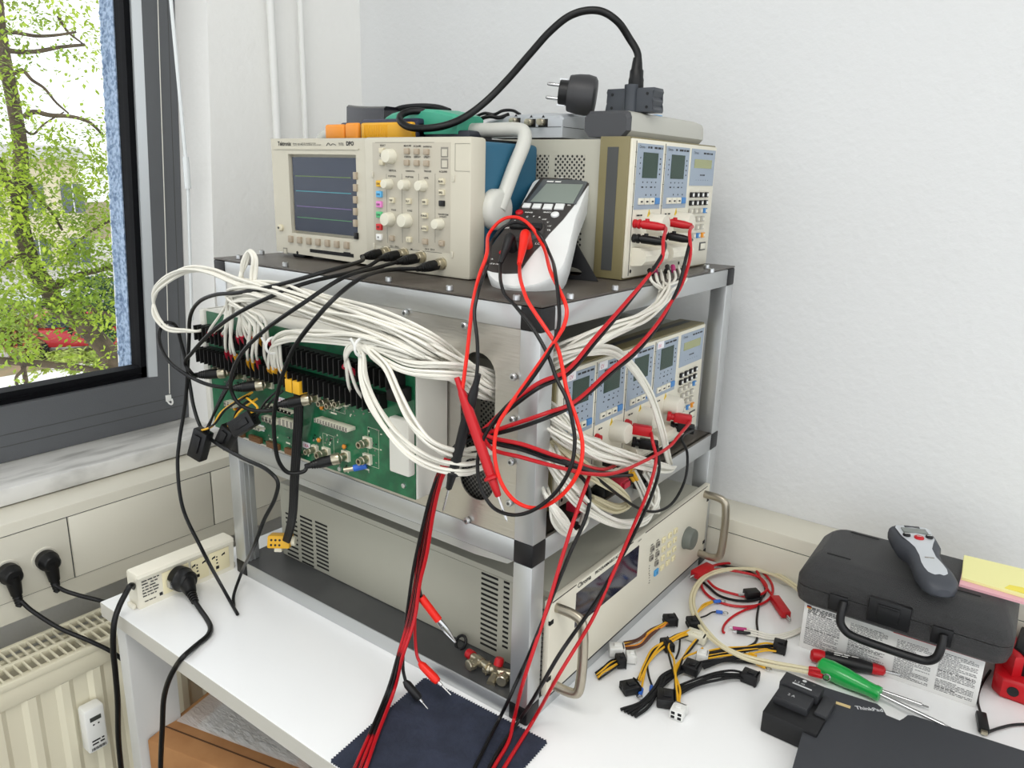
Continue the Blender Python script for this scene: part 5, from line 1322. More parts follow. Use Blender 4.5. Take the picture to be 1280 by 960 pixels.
# round travel adapter with pins
ca = PY(727, 118.5, .290)
ax = V((-.86, -.45, .10)).normalized()
T = thing('travel_adapter', 'round black travel plug adapter lying with its two pins pointing left', 'plug adapter', ca - V((0, 0, .022)))
m = MB(); m.lathe(ca - ax * .019, ax, [(.0205, -.001), (.0250, .002), (.0268, .012), (.0260, .024), (.0250, .030), (.0242, .033), (.0242, .0345), (.0232, .037), (.0180, .0375)], 32)
m.build('shell', mat('adapter_black', (50, 50, 52), .5), T)
up_ = (V((0, 0, 1)) - ax * ax.z).normalized(); sd_ = ax.cross(up_)
m = MB(); m.lathe(ca + ax * .018, ax, [(.0168, 0), (.0165, .012), (.0155, .013), (.001, .0131)], 24); m.build('face', m_black, T)
m = MB(); m.fbox(Fr(ca + ax * .019, ax, sd_), .002, .013, -.003, .003, .0150, .0178); m.fbox(Fr(ca + ax * .019, ax, sd_), .002, .013, -.003, .003, -.0178, -.0150); m.fbox(Fr(ca + ax * .019, ax, up_), -.001, .0135, -.0025, .0025, .0150, .0176); m.build('earth_contact', m_pins, T)
for k in (-1, 1):
    q = ca + ax * .030 + up_ * .0088 * k; m = MB(); m.lathe(q, ax, [(.0024, 0), (.0024, .017), (.0014, .019)], 12); m.build('pin', m_pins, T)
# ------------------------------------------------------------------ power strip and mains leads at the left
T = thing('power_strip', 'cream power strip standing along the left table edge', 'power strip', (-.632, -.08, 0))
Y0s, Y1s = -.163, .003; hs = .058
m_strip_c = mat('strip_cream', (232, 227, 210), .45)
Fps = Fr((-.612, 0, 0), (0, 1, 0), (0, 0, 1))
secs = [(-.640, .0), (-.612, .0), (-.6125, .046), (-.607, .053), (-.608, .058), (-.614, .060), (-.636, .060), (-.640, .056)]
m = MB(); Fr_ = Fr((0, 0, 0), (1, 0, 0), (0, 0, 1)); m.prism(Fr_, secs, -Y1s, -Y0s, bev=.002); m.build('housing', m_strip_c, T, fix=True)
m = MB()
for y in (Y0s - .006, Y1s): m.box((-.636, y, 0), (-.618, y + .006, .008), bev=.002)
m.build('mounting_lug', m_strip_c, T)
m = MB()
for k in range(6): m.scribble(Fps, Y0s + .008, Y0s + .036 - (k % 3) * .003, .043 - k * .0050, .0018, 0, .0006, k + 3)
m.fbox(Fps, Y0s + .034, Y0s + .039, .009, .014, 0, .0006); m.scribble(Fps, Y0s + .010, Y0s + .030, .009, .0015, 0, .0006, 11)
m.build('print', m_ink, T)
m_sock = mat('socket_cream', (232, 222, 184), .45)
def psy(x, y): q = PX(140 + x / 6.4, 660 + y / 6.4, -.612); return q.y, q.z
for k, (xa_, xb_) in enumerate(((400, 620), (640, 780), (790, 950))):
    ya = psy(xa_, 400)[0]; yb = psy(xb_, 400)[0]; yc = (ya + yb) / 2
    m = MB(); m.fbox(Fps, ya, yb, .008, .045, 0, .0012, bev=.0006)
    for u, v, a_, b_ in ((-.005, .024, .0016, .0012), (-.005, .016, .0028, .0028), (-.0055, .030, .0014, .0014), (-.005, .035, .0012, .0012)):
        m.fbox(Fps, yc + u - a_, yc + u + a_, v - b_, v + b_, .0011, .0015, mi=1, bev=.0008)
    for u in (-.011, .007):
        m.prism(Fps, [(yc + u - .003, .036), (yc + u + .003, .0385), (yc + u + .003, .0345), (yc + u, .0345), (yc + u - .003, .033)][::-1], .0011, .0015, mi=1)
    m.build('socket', [m_sock, m_slot], T)
# schuko plug in the strip
def mains_plug(T, c, ax, down, r=.0185, L=.030, boot=.038, target=None):
    """round plug on axis ax whose boot leaves along down; returns the cord exit"""
    ax = V(ax).normalized(); down = V(down).normalized()
    m = MB(); m.lathe(c, ax, [(r * .98, 0), (r, .002), (r, L * .45), (r * .9, L * .52), (r * .82, L * .9), (r * .66, L), (.001, L * 1.02)], 28)
    q = c + ax * L * .62
    if target is not None: boot = (target - q).length - r - .018; down = (target - q).normalized()
    m.tube([q, q + down * r * .7, q + down * (r + boot * .45)], lambda t: r * .78 - (r * .78 - .0085) * t, n=12, smooth=False)
    m.build('plug_body', m_rub, T)
    m = MB(); b = q + down * (r + boot * .40)
    for k in range(5): m.lathe(b + down * (.0046 * k), down, [(.0074 - .0005 * k, 0), (.0078 - .0005 * k, .001), (.0078 - .0005 * k, .0026), (.006 - .0005 * k, .0028), (.006 - .0005 * k, .0046)], 12)
    m.build('boot', m_rub, T)
    return b + down * .022
pc = PX(222, 722, -.6105)
T = thing('mains_lead', 'black mains lead plugged into the power strip, running over the table edge', 'mains lead', pc)
e = mains_plug(T, pc, (1, .12, .05), (.22, -.12, -.9), r=.0195, target=PZ(246, 757, .011))
m = MB(); m.fbox(Fr(pc + V((.004, -.0165, 0)), (1, 0, 0), (0, 0, 1)), 0, .010, -.006, .006, .001, .004); m.build('earth_contact', m_pins, T)
cable_mesh([e, PZ(251, 763, .008)] + pts((258, 773, 'z', .005), (263, 784, 'z', .004), (260, 794, 'z', .004), (246, 806, 'z', .004), (229, 821, 'z', .004), (220, 833, -.190), (212, 848, -.196), (205, 872, -.198), (203, 907, -.198), (201, 950, -.197), (200, 1010, -.196)), .0038, m_rub, 'cord', T, 10, 7)
T = thing('strip_cord', 'black supply cord leaving the power strip end and hanging past the table leg', 'cord', PY(162, 735, -.165))
cable_mesh([V((-.626, -.158, .030))] + pts((163, 732, -.172), (157, 742, -.180), (149, 758, -.192), (143, 777, -.204), (141.5, 811, -.210), (144, 838, -.210), (147, 875, -.210), (148, 923, -.208), (152, 965, -.206), (158, 1010, -.204)), .0042, m_rub, 'cord', T, 10, 7)
# two sockets in the duct with their plugs
for k, (sy, lab, path) in enumerate(((sock_y[0], 'farther', [(67, 731, 'x', -.848), (80, 738, 'x', -.838), (100, 744.5, 'x', -.82), (124, 750.5, 'x', -.80), (150, 757, 'x', -.76), (175, 768, 'x', -.74)]), (sock_y[1], 'nearer', [(24, 750, 'x', -.848), (38, 762, 'x', -.835), (74, 785, 'x', -.80), (111.5, 801, 'x', -.765), (140, 815, 'x', -.745), (160, 830, 'x', -.735)]))):
    sz = .0065; c = V((-.8725, sy, sz))
    T = thing('wall_socket', '%s of two round ivory sockets set in the window duct' % lab, 'socket', c)
    Fw = Fr((-.8725, sy, sz), (0, 1, 0), (0, 0, 1))
    m = MB(); m.lathe(c, (1, 0, 0), [(.0215, 0), (.0215, .0012), (.0196, .0016), (.0192, .0004), (.002, .0003)], 32); m.build('ring', m_duct, T)
    m = MB(); m.fbox(Fw, .0165, .0190, -.004, .004, .0002, .002); m.build('earth_clip', m_brass, T)
    T = thing('mains_lead', 'black mains lead plugged into the %s duct socket' % lab, 'mains lead', c)
    e = mains_plug(T, c + V((.0014, 0, 0)), (1, 0, 0), (.10, .04, -1), .0172, .028, .036)
    cable_mesh([e - V((.001, .0005, -.012)), e] + pts(*path), .0036, m_rub, 'cord', T, 10, 7)

# ------------------------------------------------------------------ carton under the table
ZB_ = -.245
T = thing('cardboard_box', 'brown cardboard box under the table with a clear document pouch on top', 'box', (-.42, .0, ZF))
m_card = mat('cardboard', (172, 124, 78), .8, noise=(18, (158, 110, 66), .35, .65))
bx0, by0 = -.632, -.165
R_ = Matrix.Rotation(math.radians(14), 3, 'Z')
Fc = Fr((bx0, by0, ZB_), R_ @ V((1, 0, 0)), R_ @ V((0, 1, 0)))
m = MB(); m.fbox(Fc, 0, .44, 0, .50, ZF + .002 - ZB_, 0, bev=.003); m.build('carton', m_card, T)
m = MB(); m.fbox(Fc, 0, .44, .034, .0365, -.001, .0006, mi=0); m.build('flap_gap', mat('gap_brown', (84, 56, 34), .9), T)
m_pouch = mat('pouch_film', (245, 243, 241), .12, noise=None, bump=(55, 1.0), stretch=(1, 3, 1), spec=1.0)
nt = m_pouch.node_tree; nt.nodes['Principled BSDF'].inputs['Alpha'].default_value = .5
m = MB(); nu, nv = 26, 14; r_ = random.Random(3)
grid = [[None] * (nv + 1) for _ in range(nu + 1)]
for i in range(nu + 1):
    for j in range(nv + 1):
        u = .012 + .30 * i / nu; v = .050 + .21 * j / nv
        w = .003 + .0060 * abs(math.sin(i * .9 + j * .5)) * r_.uniform(.2, 1) * (1 if 0 < i < nu and 0 < j < nv else .1)
        grid[i][j] = m.bm.verts.new(Fc.at(u, v, w))
for i in range(nu):
    for j in range(nv): m._face([grid[i][j], grid[i + 1][j], grid[i + 1][j + 1], grid[i][j + 1]], 0, (i + j) % 3 == 0)
m.build('document_pouch', m_pouch, T)
m = MB(); m.fbox(Fc, .05, .25, .055, .20, .0006, .0016)
for k in range(15): m.scribble(Fc, .06, .16 + .07 * (k % 3 > 0), .062 + k * .0085, .0030, 1, .0018, k)
m.build('delivery_note', [mat('paper_grey', (206, 204, 200), .7), m_ink], T)

# ------------------------------------------------------------------ dark cloth with pinked edges
cA, cB, cC = PZ(531, 848, .0015), PZ(683, 927, .0015), PZ(414, 951, .0015)
ex_ = (cB - cA); Wc = ex_.length; Fcl = Fr((cA.x, cA.y, 0), ex_, (-ex_.y, ex_.x, 0))
Hc = abs((cC - cA).dot(Fcl.ey)) + .0
ptsc = []
def pink(a, b, n):
    for k in range(n):
        for q, s_ in ((k / n, 0), ((k + .5) / n, 1)):
            p = (a[0] + (b[0] - a[0]) * q, a[1] + (b[1] - a[1]) * q); d = (b[0] - a[0], b[1] - a[1]); L = math.hypot(*d)
            ptsc.append((p[0] - d[1] / L * .0022 * s_ * -1, p[1] + d[0] / L * .0022 * s_ * -1))
cu_ = (cC - cA).dot(Fcl.ex)
pink((cu_, -Hc), (Wc + cu_ * .3, -Hc), 50); pink((Wc + cu_ * .3, -Hc), (Wc, 0), 42); pink((Wc, 0), (0, 0), 50); pink((0, 0), (cu_, -Hc), 44)
m = MB(); m.plate(Fcl, ptsc, [], .0006, .0020)
tag(m.build('lens_cloth', mat('cloth_navy', (36, 42, 58), .9, bump=(160, .5), noise=(30, (44, 50, 68), .4, .6))), 'dark blue cloth with pinked edges in front of the rack', 'cloth')

# ------------------------------------------------------------------ coax tees on the bottom shelf
def tee(T, c, ax, red_end):
    ax = V(ax).normalized(); sd = ax.cross(V((0, 0, 1))).normalized()
    m = MB(); m.lathe(c - ax * .017, ax, [(.0050, 0), (.0050, .010), (.0064, .0105), (.0064, .024), (.0050, .0245), (.0050, .030), (.006, .0305), (.006, .038)], 16)
    m.build('through_body', m_brass, T)
    m = MB(); m.lathe(c, sd, [(.0055, 0), (.0055, .008), (.0074, .0085), (.0074, .017), (.0066, .018), (.004, .0181)], 16)
    for k in range(10): 
        a = 2 * PI * k / 10; q = c + sd * .013 + (ax * math.cos(a) + V((0, 0, 1)) * math.sin(a)) * .0072; m.ball(q, .0011, seg=6)
    m.build('bayonet_arm', m_brass, T)
    if red_end: m = MB(); m.lathe(c - ax * .019, -ax, [(.0064, -.004), (.0066, .0), (.0066, .006), (.004, .0072)], 14); m.build('red_cap', m_red, T)
T = thing('coax_tee', 'nickel coax tee with red cap lying left on the bottom shelf', 'adapter', PZ(598, 825, .024))
tee(T, PZ(599, 826, .036), (.9, -.25, .1), True)
T = thing('coax_tee', 'nickel coax tee with red cap next to the front post on the shelf', 'adapter', PZ(621, 838, .024))
tee(T, PZ(621, 838, .034), (.25, -.9, -.35), False)
m = MB(); q = PZ(624, 826, .046); m.lathe(q, (0, .4, 1), [(.0062, -.006), (.0064, 0), (.0050, .004)], 14); m.build('red_cap', m_red, T)
T = thing('coax_tee', 'nickel coax tee half hidden behind the front post', 'adapter', PZ(631, 846, .024))
tee(T, PZ(632, 842, .034), (.9, .3, .0), False)
m = MB(); c = PZ(576, 803, .032); m.tube([c + (V((1, 0, .2)) * math.cos(a) + V((0, .5, 1)) * math.sin(a)) * .0085 for a in [2 * PI * k / 12 for k in range(12)]], .0022, n=8, closed=True)
tag(m.build('rubber_grommet', m_rub), 'small black rubber ring on the bottom shelf beside the red cap', 'ring')

# ------------------------------------------------------------------ loose leads and power adapters on the right
def Zp(*a): return [PZ(q[0], q[1], q[2] if len(q) > 2 else .004) for q in a]
jit_ = random.Random(17)
def wire(T, path, r, mm, name='wire'):
    if name == 'wire' and len(path) > 3: path = [path[0]] + [p + V((jit_.uniform(-1, 1) * .0024, jit_.uniform(-1, 1) * .0024, jit_.uniform(0, 1) * .0022)) for p in path[1:-1]] + [path[-1]]
    return MB().tube(path, r, n=7, per=6).build(name, mm, T)
def block(T, x, y, z, ang, L, W, Hh, mm, name='plug', pins=0, dark=None):
    c = PZ(x, y, z); F = Fr(c, (math.cos(ang), math.sin(ang), 0), (-math.sin(ang), math.cos(ang), 0))
    m = MB(); m.fbox(F, -L / 2, L / 2, -W / 2, W / 2, -Hh / 2, Hh / 2, bev=.0012)
    m.fbox(F, -L * .2, L * .25, -W * .22, W * .22, Hh / 2, Hh / 2 + .0022, bev=.0008)
    m.fbox(F, L * .36, L * .44, -W / 2 - .001, W / 2 + .001, -Hh / 2, Hh / 2)
    for k in range(pins):
        for q in (-1, 1): 
            v = -W / 2 + W * (k + .5) / pins; m.fbox(Fr(F.at(-L / 2, v, q * Hh * .22), -F.ey, F.n), -W / pins * .28, W / pins * .28, -Hh * .14, Hh * .14, 0, .0004, mi=1)
    m.build(name, [mm, dark or m_slot], T); return F
def ring_lug(T, x, y, z, ang, mm, L=.012):
    c = PZ(x, y, z); d = V((math.cos(ang), math.sin(ang), 0))
    m = MB(); m.lathe(c, d, [(.0026, 0), (.0029, .001), (.0029, L - .001), (.0024, L)], 10); m.build('lug_sleeve', mm, T)
    m = MB(); q = c + d * (L + .0045); m.tube([q + (d * math.cos(a) + d.cross(V((0, 0, 1))) * math.sin(a)) * .0034 for a in [2 * PI * k / 12 for k in range(12)]], .0011, n=6, closed=True, flat=((0, 0, 1), .5)); m.build('lug_ring', m_pins, T)
m_brn = mat('brown_wire', (84, 50, 38), .45); m_org = mat('orange_wire', (226, 140, 40), .45)
m_nylw = mat('nylon_clear', (226, 226, 222), .35)
def zz(x, y, z=.005): return (730 + x / 6, 750 + y / 6, z)
def zq(x, y, z=.005): return (850 + x / 6, 690 + y / 6, z)
# 1 brown/yellow bundle, white plug to black plug
T = thing('adapter_cable', 'short brown and yellow adapter cable from a black plug to white plugs by the handle', 'cable', PZ(800, 800))
for k, mm in enumerate((m_brn, m_yel, m_brn, m_org, m_brn, m_brn)):
    o = (k - 2.5) * 9
    wire(T, Zp(zz(300 + o * .3, 345 + o * 1.2, .007), zz(400 + o * .3, 330 + o, .010), zz(500, 255 + o, .012), zz(575, 200 + o * .8, .011), zz(630, 165 + o * .5, .010)), .0015, mm)
block(T, 838, 775, .010, .75, .020, .017, .013, m_black, pins=3)
F_ = block(T, 771, 812, .010, .62, .022, .018, .014, m_nylw, pins=0); block(T, 789, 821, .008, .62, .014, .016, .012, m_nylw)
# 2 cut bundle with black plug
T = thing('adapter_cable', 'short yellow and black cable stub with cut ends beside the steel handle', 'cable', PZ(765, 838))
for k, mm in enumerate((m_rub, m_rub, m_yel, m_rub, m_yel, m_yel, m_rub)):
    o = (k - 3) * 10
    wire(T, Zp(zz(270 + o * .3, 460 + o * .5, .008), zz(215, 490 + o, .008), zz(150, 530 + o * .9, .006), zz(85 + k * 4, 572 + o * .8, .003)), .0014, mm)
block(T, 776, 826, .009, .75, .013, .018, .014, m_black, pins=3)
# 3 long yellow bundle: disk-drive plug, two blue ring lugs, black plug
T = thing('adapter_cable', 'yellow and black wires from a black plug to a flat drive plug and blue lugs', 'cable', PZ(830, 820))
for k, (mm, pth) in enumerate(((m_yel, (zz(800, 225, .012), zz(700, 260, .014), zz(610, 310, .012), zz(530, 370, .009), zz(460, 480, .007), zz(405, 600, .006))), (m_rub, (zz(800, 232, .010), zz(700, 270, .012), zz(600, 322, .010), zz(520, 385, .008), zz(450, 490, .006), zz(395, 605, .006))), (m_yel, (zz(805, 240, .011), zz(710, 275, .013), zz(615, 325, .011), zz(540, 385, .009), zz(470, 490, .007), zz(420, 608, .006))), (m_yel, (zz(810, 248, .010), zz(720, 283, .012), zz(630, 330, .010), zz(550, 395, .008), zz(480, 500, .006), zz(440, 590, .005), zz(432, 665, .004))), (m_rub, (zz(812, 255, .009), zz(730, 290, .010), zz(620, 340, .008), zz(540, 400, .007), zz(490, 470, .006), zz(485, 560, .005), zz(510, 645, .004))))): wire(T, Zp(*pth), .0015, mm)
block(T, 788, 859, .007, .95, .024, .020, .011, m_black, 'drive_plug', 2)
ring_lug(T, 802, 861, .004, -1.25, m_blu); ring_lug(T, 814.5, 858, .004, -1.15, m_blu)
block(T, 866, 779, .010, .75, .016, .020, .014, m_black, pins=4); block(T, 834, 806, .008, .9, .014, .022, .012, m_black, pins=4)
# 4 yellow lugs upper: blue ring
T = thing('lug_lead', 'yellow lead ending in a blue ring lug by the red lead coil', 'lead', PZ(885, 765))
wire(T, Zp(zq(60, 520, .010), zq(120, 460, .008), zq(180, 410, .006), zq(240, 370, .005)), .0017, m_yel); wire(T, Zp(zq(70, 535, .010), zq(135, 470, .008), zq(195, 415, .006), zq(245, 378, .005)), .0015, m_yel)
ring_lug(T, 892, 752, .006, .85, m_blu)
T = thing('lug_lead', 'thin black lead ending in a small blue fork lug', 'lead', PZ(890, 768))
wire(T, Zp(zq(140, 495, .008), zq(190, 475, .006), zq(240, 455, .005), zq(270, 447, .005)), .0013, m_rub); ring_lug(T, 895, 764.5, .005, .45, m_blu, .010)
# 5 centre bundle: white 4-pin, yellow and black to white small plug
T = thing('adapter_cable', 'yellow and black wires from a clear flat plug down to a small white plug', 'cable', PZ(850, 830))
for k, (mm, pth) in enumerate(((m_yel, (zz(660, 300, .012), zz(640, 360, .012), zz(660, 450, .013), zz(690, 560, .016), zz(710, 680, .012), zz(712, 775, .008))), (m_rub, (zz(655, 300, .011), zz(628, 370, .011), zz(650, 460, .012), zz(682, 570, .014), zz(690, 660, .012), zz(700, 770, .008))), (m_yel, (zz(840, 295, .010), zz(790, 370, .011), zz(730, 430, .012), zz(695, 500, .014), zz(690, 600, .015), zz(702, 770, .009))), (m_rub, (zz(855, 300, .009), zz(805, 380, .010), zz(745, 440, .011), zz(705, 510, .013), zz(684, 620, .013), zz(692, 775, .008))), (m_yel, (zz(890, 360, .009), zz(830, 395, .010), zz(760, 430, .011), zz(712, 500, .012), zz(695, 600, .013), zz(718, 775, .008))), (m_rub, (zz(720, 300, .010), zz(712, 380, .009), zz(690, 440, .010))))): wire(T, Zp(*pth), .0015, mm)
block(T, 848, 889, .008, 1.7, .020, .017, .013, m_nylw, pins=2); block(T, 871, 795, .008, .1, .030, .020, .011, m_nyl, 'flat_plug', 3, m_keyg)
# 6 black flat sleeves
T = thing('adapter_cable', 'thick black flat wires with cut ends under the white plug', 'cable', PZ(850, 860))
for k in range(5):
    o = k * 16
    wire(T, Zp((776 + k * 4.5, 887 + k * 2.2, .003), (800 + k * 2, 880 + k * 1.2, .004), (818 + k, 862 + k, .006), (830 + k, 846 + k, .007), (852, 836 + k, .008), (885, 829 + k * .8, .007), (915, 822 + k * .8, .006), (932, 817 + k, .006)), .0021, m_blacks)
block(T, 833, 873, .008, .45, .024, .026, .013, m_black, pins=3)
wire(T, Zp((932, 818, .006), (940, 826, .006), (947, 829, .005)), .002, m_blacks); block(T, 940, 820, .006, -.1, .012, .007, .006, m_syel, 'yellow_sleeve')
# 7 black 6-pin at right
T = thing('adapter_cable', 'black cable with loose wires ending in a square black plug nearest the adapter box', 'cable', PZ(900, 850))
for k in range(5): wire(T, Zp((846, 858 + k * 3, .005), (870, 850 + k * 2.2, .007), (895, 843 + k * 2, .008), (918, 840 + k * 2, .007), (930, 841 + k * 1.8, .007)), .0016, m_blacks)
block(T, 938, 846, .008, .05, .022, .018, .014, m_black, pins=3); block(T, 865, 834, .012, .1, .022, .022, .012, m_black, pins=3)
# 8 yellow/black to the black plug by the white box
T = thing('adapter_cable', 'yellow and black wires from a white plug to a black plug beside the white box', 'cable', PZ(930, 812))
for k in range(6): wire(T, Zp((880 + k, 815 + k * 1.6, .006), (905, 811 + k * 1.8, .008), (935, 808 + k * 1.7, .008), (960, 806 + k * 1.6, .007), (970, 806 + k * 1.6, .007)), .0014, (m_yel, m_rub, m_rub, m_yel, m_rub, m_yel)[k])
block(T, 975, 808, .008, .2, .018, .020, .014, m_black, pins=4); block(T, 878, 820, .008, .3, .016, .016, .013, m_nylw, pins=2)
# 9 yellow ring lug
T = thing('lug_lead', 'black lead ending in a yellow ring lug in front of the cream leads', 'lead', PZ(945, 832))
wire(T, Zp((880, 835, .006), (905, 828, .006), (930, 827, .005), (946, 829, .005)), .0020, m_blacks); ring_lug(T, 946, 829, .005, -.1, m_syel, .013)
# coil of red and black leads
def coil(T, cx_, cy_, rx, ry, n, mm, seed, z0=.003, a0=0, turns=1):
    rr = random.Random(seed); p = []
    for k in range(n):
        a = a0 + 2 * PI * turns * k / (n - 1)
        p.append(PZ(cx_ + (rx + rr.uniform(-4, 4)) * math.cos(a), cy_ + (ry + rr.uniform(-2, 2)) * math.sin(a), z0 + .002 * (k % 3)))
    return p
T = thing('coiled_lead', 'red banana lead coiled on the table behind the cream leads', 'lead', PZ(930, 735))
pp = Zp((884, 716, .014), (892, 707, .010), (915, 704, .006), (940, 708, .006), (958, 720, .008), (966, 735, .008), (962, 748, .006), (945, 757, .004), (915, 757, .003), (890, 748, .003), (877, 733, .004), (880, 720, .008), (895, 712, .010), (925, 715, .010), (950, 722, .010), (958, 738, .010)) + Zp((940, 746, .006), (915, 742, .005), (895, 735, .006), (885, 726, .008))
wire(T, pp, .0022, m_red, 'cord')
wire(T, Zp((945, 712, .012), (955, 730, .010), (968, 748, .009), (972, 753, .008)), .0022, m_red, 'cord')
c0_, c1_ = PZ(969, 749, .008), PZ(983, 769, .008); d_ = (c1_ - c0_).normalized()
Fbp = Fr(c0_, d_, d_.cross(V((0, 0, 1)))); m = MB(); Lb = (c1_ - c0_).length
m.fbox(Fbp, -.004, Lb, -.0075, .0075, -.0055, .0055, bev=.0015); m.build('banana_plug', m_red, T)
m = MB(); m.lathe(c1_, d_, [(.0020, 0), (.0026, .004), (.0026, .012), (.0012, .016)], 10); m.build('plug_pin', m_pins, T)
c1_ = PZ(868, 719, .016); c0_ = PZ(888, 708, .018); d_ = (c1_ - c0_).normalized(); Fbp = Fr(c0_, d_, d_.cross(V((0, 0, 1)))); Lb = (c1_ - c0_).length
m = MB(); m.fbox(Fbp, 0, Lb, -.0085, .0085, -.006, .006, bev=.0015); m.build('banana_plug', m_red, T)
m = MB(); m.lathe(c1_, d_, [(.0020, 0), (.0024, .010), (.001, .013)], 10); m.build('plug_pin', m_pins, T)
T = thing('coiled_lead', 'black banana lead coiled inside the red coil', 'lead', PZ(925, 738))
wire(T, Zp((872, 722, .008), (885, 733, .004), (900, 745, .004), (925, 751, .004), (950, 748, .004), (957, 737, .005), (948, 722, .006), (930, 712, .006), (910, 708, .004), (895, 706, .004)), .0022, m_rub, 'cord')
wire(T, Zp((942, 740, .008), (952, 744, .007), (949, 755, .004), (946, 775, .003), (947, 792, .003), (944, 803, .003), (934, 809, .003)), .0018, m_rub, 'cord')
Fbp = Fr(PZ(938, 742, .010), (.62, .70, 0), (-.70, .62, 0)); m = MB(); m.fbox(Fbp, -.010, .014, -.008, .008, -.006, .006, bev=.0015); m.lathe(Fbp.at(-.010, 0, 0), -Fbp.ex, [(.002, 0), (.0022, .009), (.001, .011)], 8, mi=1); m.build('banana_plug', [m_black, m_pins], T)
# cream leads
for k in range(2):
    T = thing('cream_lead', '%s cream lead of the pair arching from the black case to the green screwdriver' % ('outer', 'inner')[k], 'lead', PZ(900, 780), None, 'pair of cream leads')
    o = 5.0 * k
    pth = Zp((1012, 752 - o, .02), (995, 736 - o * .8, .018), (970, 720 - o * .6, .014), (940, 712 - o * .2, .012), (910, 711 + o * .3, .012), (884, 718 + o * .5, .013), (868 + o * .6, 734 + o * .4, .013), (863 + o * .8, 752, .012), (868 + o * .8, 772 - o * .4, .012), (882 + o * .7, 792 - o * .5, .012), (904, 810 - o * .5, .012), (930, 823 - o * .7, .010), (962, 832 - o, .009), (995, 838 - o, .010), (1012, 841 - o, .012))
    wire(T, pth, .0026, m_cream, 'cord')
    q = PZ(1011, 841 - o, .012); d_ = (PZ(1026, 845 - o * 1.4, .014) - q).normalized()
    m = MB(); m.lathe(q, d_, [(.0036, 0), (.004, .002), (.0038, .016), (.003, .018)], 12); m.build('red_sleeve', m_red, T)
    q2 = q + d_ * .023; m = MB(); m.tube([q2 + (d_ * math.cos(a) + V((0, .3, 1)).normalized() * math.sin(a)) * .0042 for a in [2 * PI * i / 12 for i in range(12)]], .0011, n=6, closed=True); m.build('ring_lug', m_pins, T)
# red lead and white wires with magenta sleeve
T = thing('sleeved_lead', 'thin red lead bending down from the coil to the magenta sleeve', 'lead', PZ(915, 775))
wire(T, Zp((945, 758, .004), (930, 763, .003), (914, 772, .003), (905, 782, .003), (904, 790, .004), (906, 791, .004)), .0019, m_red, 'cord')
for k in range(3):
    T = thing('white_lead', 'white lead with a %s running right to the white box' % ('magenta sleeve', 'black sleeve', 'bare middle sleeve')[k] if k < 2 else 'plain white lead between the sleeved ones, running right to the white box', 'lead', PZ(960, 795), None, None)
    wire(T, Zp((930, 785 + 3.4 * k, .005), (945, 789 + 3 * k, .005), (965, 794 + 2.5 * k, .004), (985, 791 + 2.5 * k, .004), (1002, 785 + 2 * k, .004)), .0017, m_wire, 'cord')
    if k < 2:
        q, q2 = PZ(916 + 5 * k, 785 + 5 * k, .006), PZ(933 + 5 * k, 787 + 5 * k, .006); m = MB(); m.cyl(q, q2, .0028, n=10); m.build('sleeve', (mat('sleeve_magenta', (176, 40, 110), .45), m_black)[k], T)
        m = MB(); m.cyl(q, q + (q - q2).normalized() * .006, .0012, n=8); m.build('ferrule', m_pins, T)

# ------------------------------------------------------------------ white carton, black case, tachometer
T = thing('printed_carton', 'white carton printed with grey text under the black case', 'carton', (.33, .44, 0))
BW0, BW1, BYa, BYb, BH = .2138, .4395, .388, .500, .0735
Rb = math.atan2(.397 - .388, .4391 - .2138)
Fbx = Fr((BW0, BYa, 0), (math.cos(Rb), math.sin(Rb), 0), (0, 0, 1))
Lw = .2257
m_cart = mat('carton_white', (226, 225, 222), .5); m_cred = mat('carton_red', (190, 26, 34), .5)
m = MB(); m.fbox(Fbx, 0, Lw, 0, BH, -.112, 0, bev=.001); m.build('carton', m_cart, T)
m = MB(); m.fbox(Fbx, Lw * .52, Lw + .0003, BH - .0035, BH + .0004, -.11, .0004); m.build('red_lid_print', m_cred, T)
m = MB(); r_ = random.Random(8)
cols_ = ((.006, .052), (.064, .112), (.124, .168), (.176, .220))
for ci, (a, b) in enumerate(cols_):
    top = BH - (.006, .010, .012, .010)[ci]; n = 27
    for k in range(n):
        v = top - k * .00225
        if v < .006 + .004 * (ci == 1): break
        if r_.random() < .07: continue
        bold = ci == 0 and k < 5 or r_.random() < .06
        m.scribble(Fbx, a, b - r_.choice((0, 0, 0, .006, .02)), v, .0013 if bold else .0009, 1 if bold else 0, .0004, k + 40 * ci)
m.fbox(Fbx, .004, .010, BH - .0045, BH - .003, 0, .0006, mi=1); m.fbox(Fbx, .004, .010, BH - .006, BH - .0045, 0, .0006, mi=2); m.fbox(Fbx, .004, .010, BH - .0075, BH - .006, 0, .0006, mi=3)
m.text('D', Fbx, .012, BH - .0075, .0045, .0006, 1)
m.build('print', [mat('print_grey', (92, 92, 94), .6), m_ink, m_cred, m_yel], T)
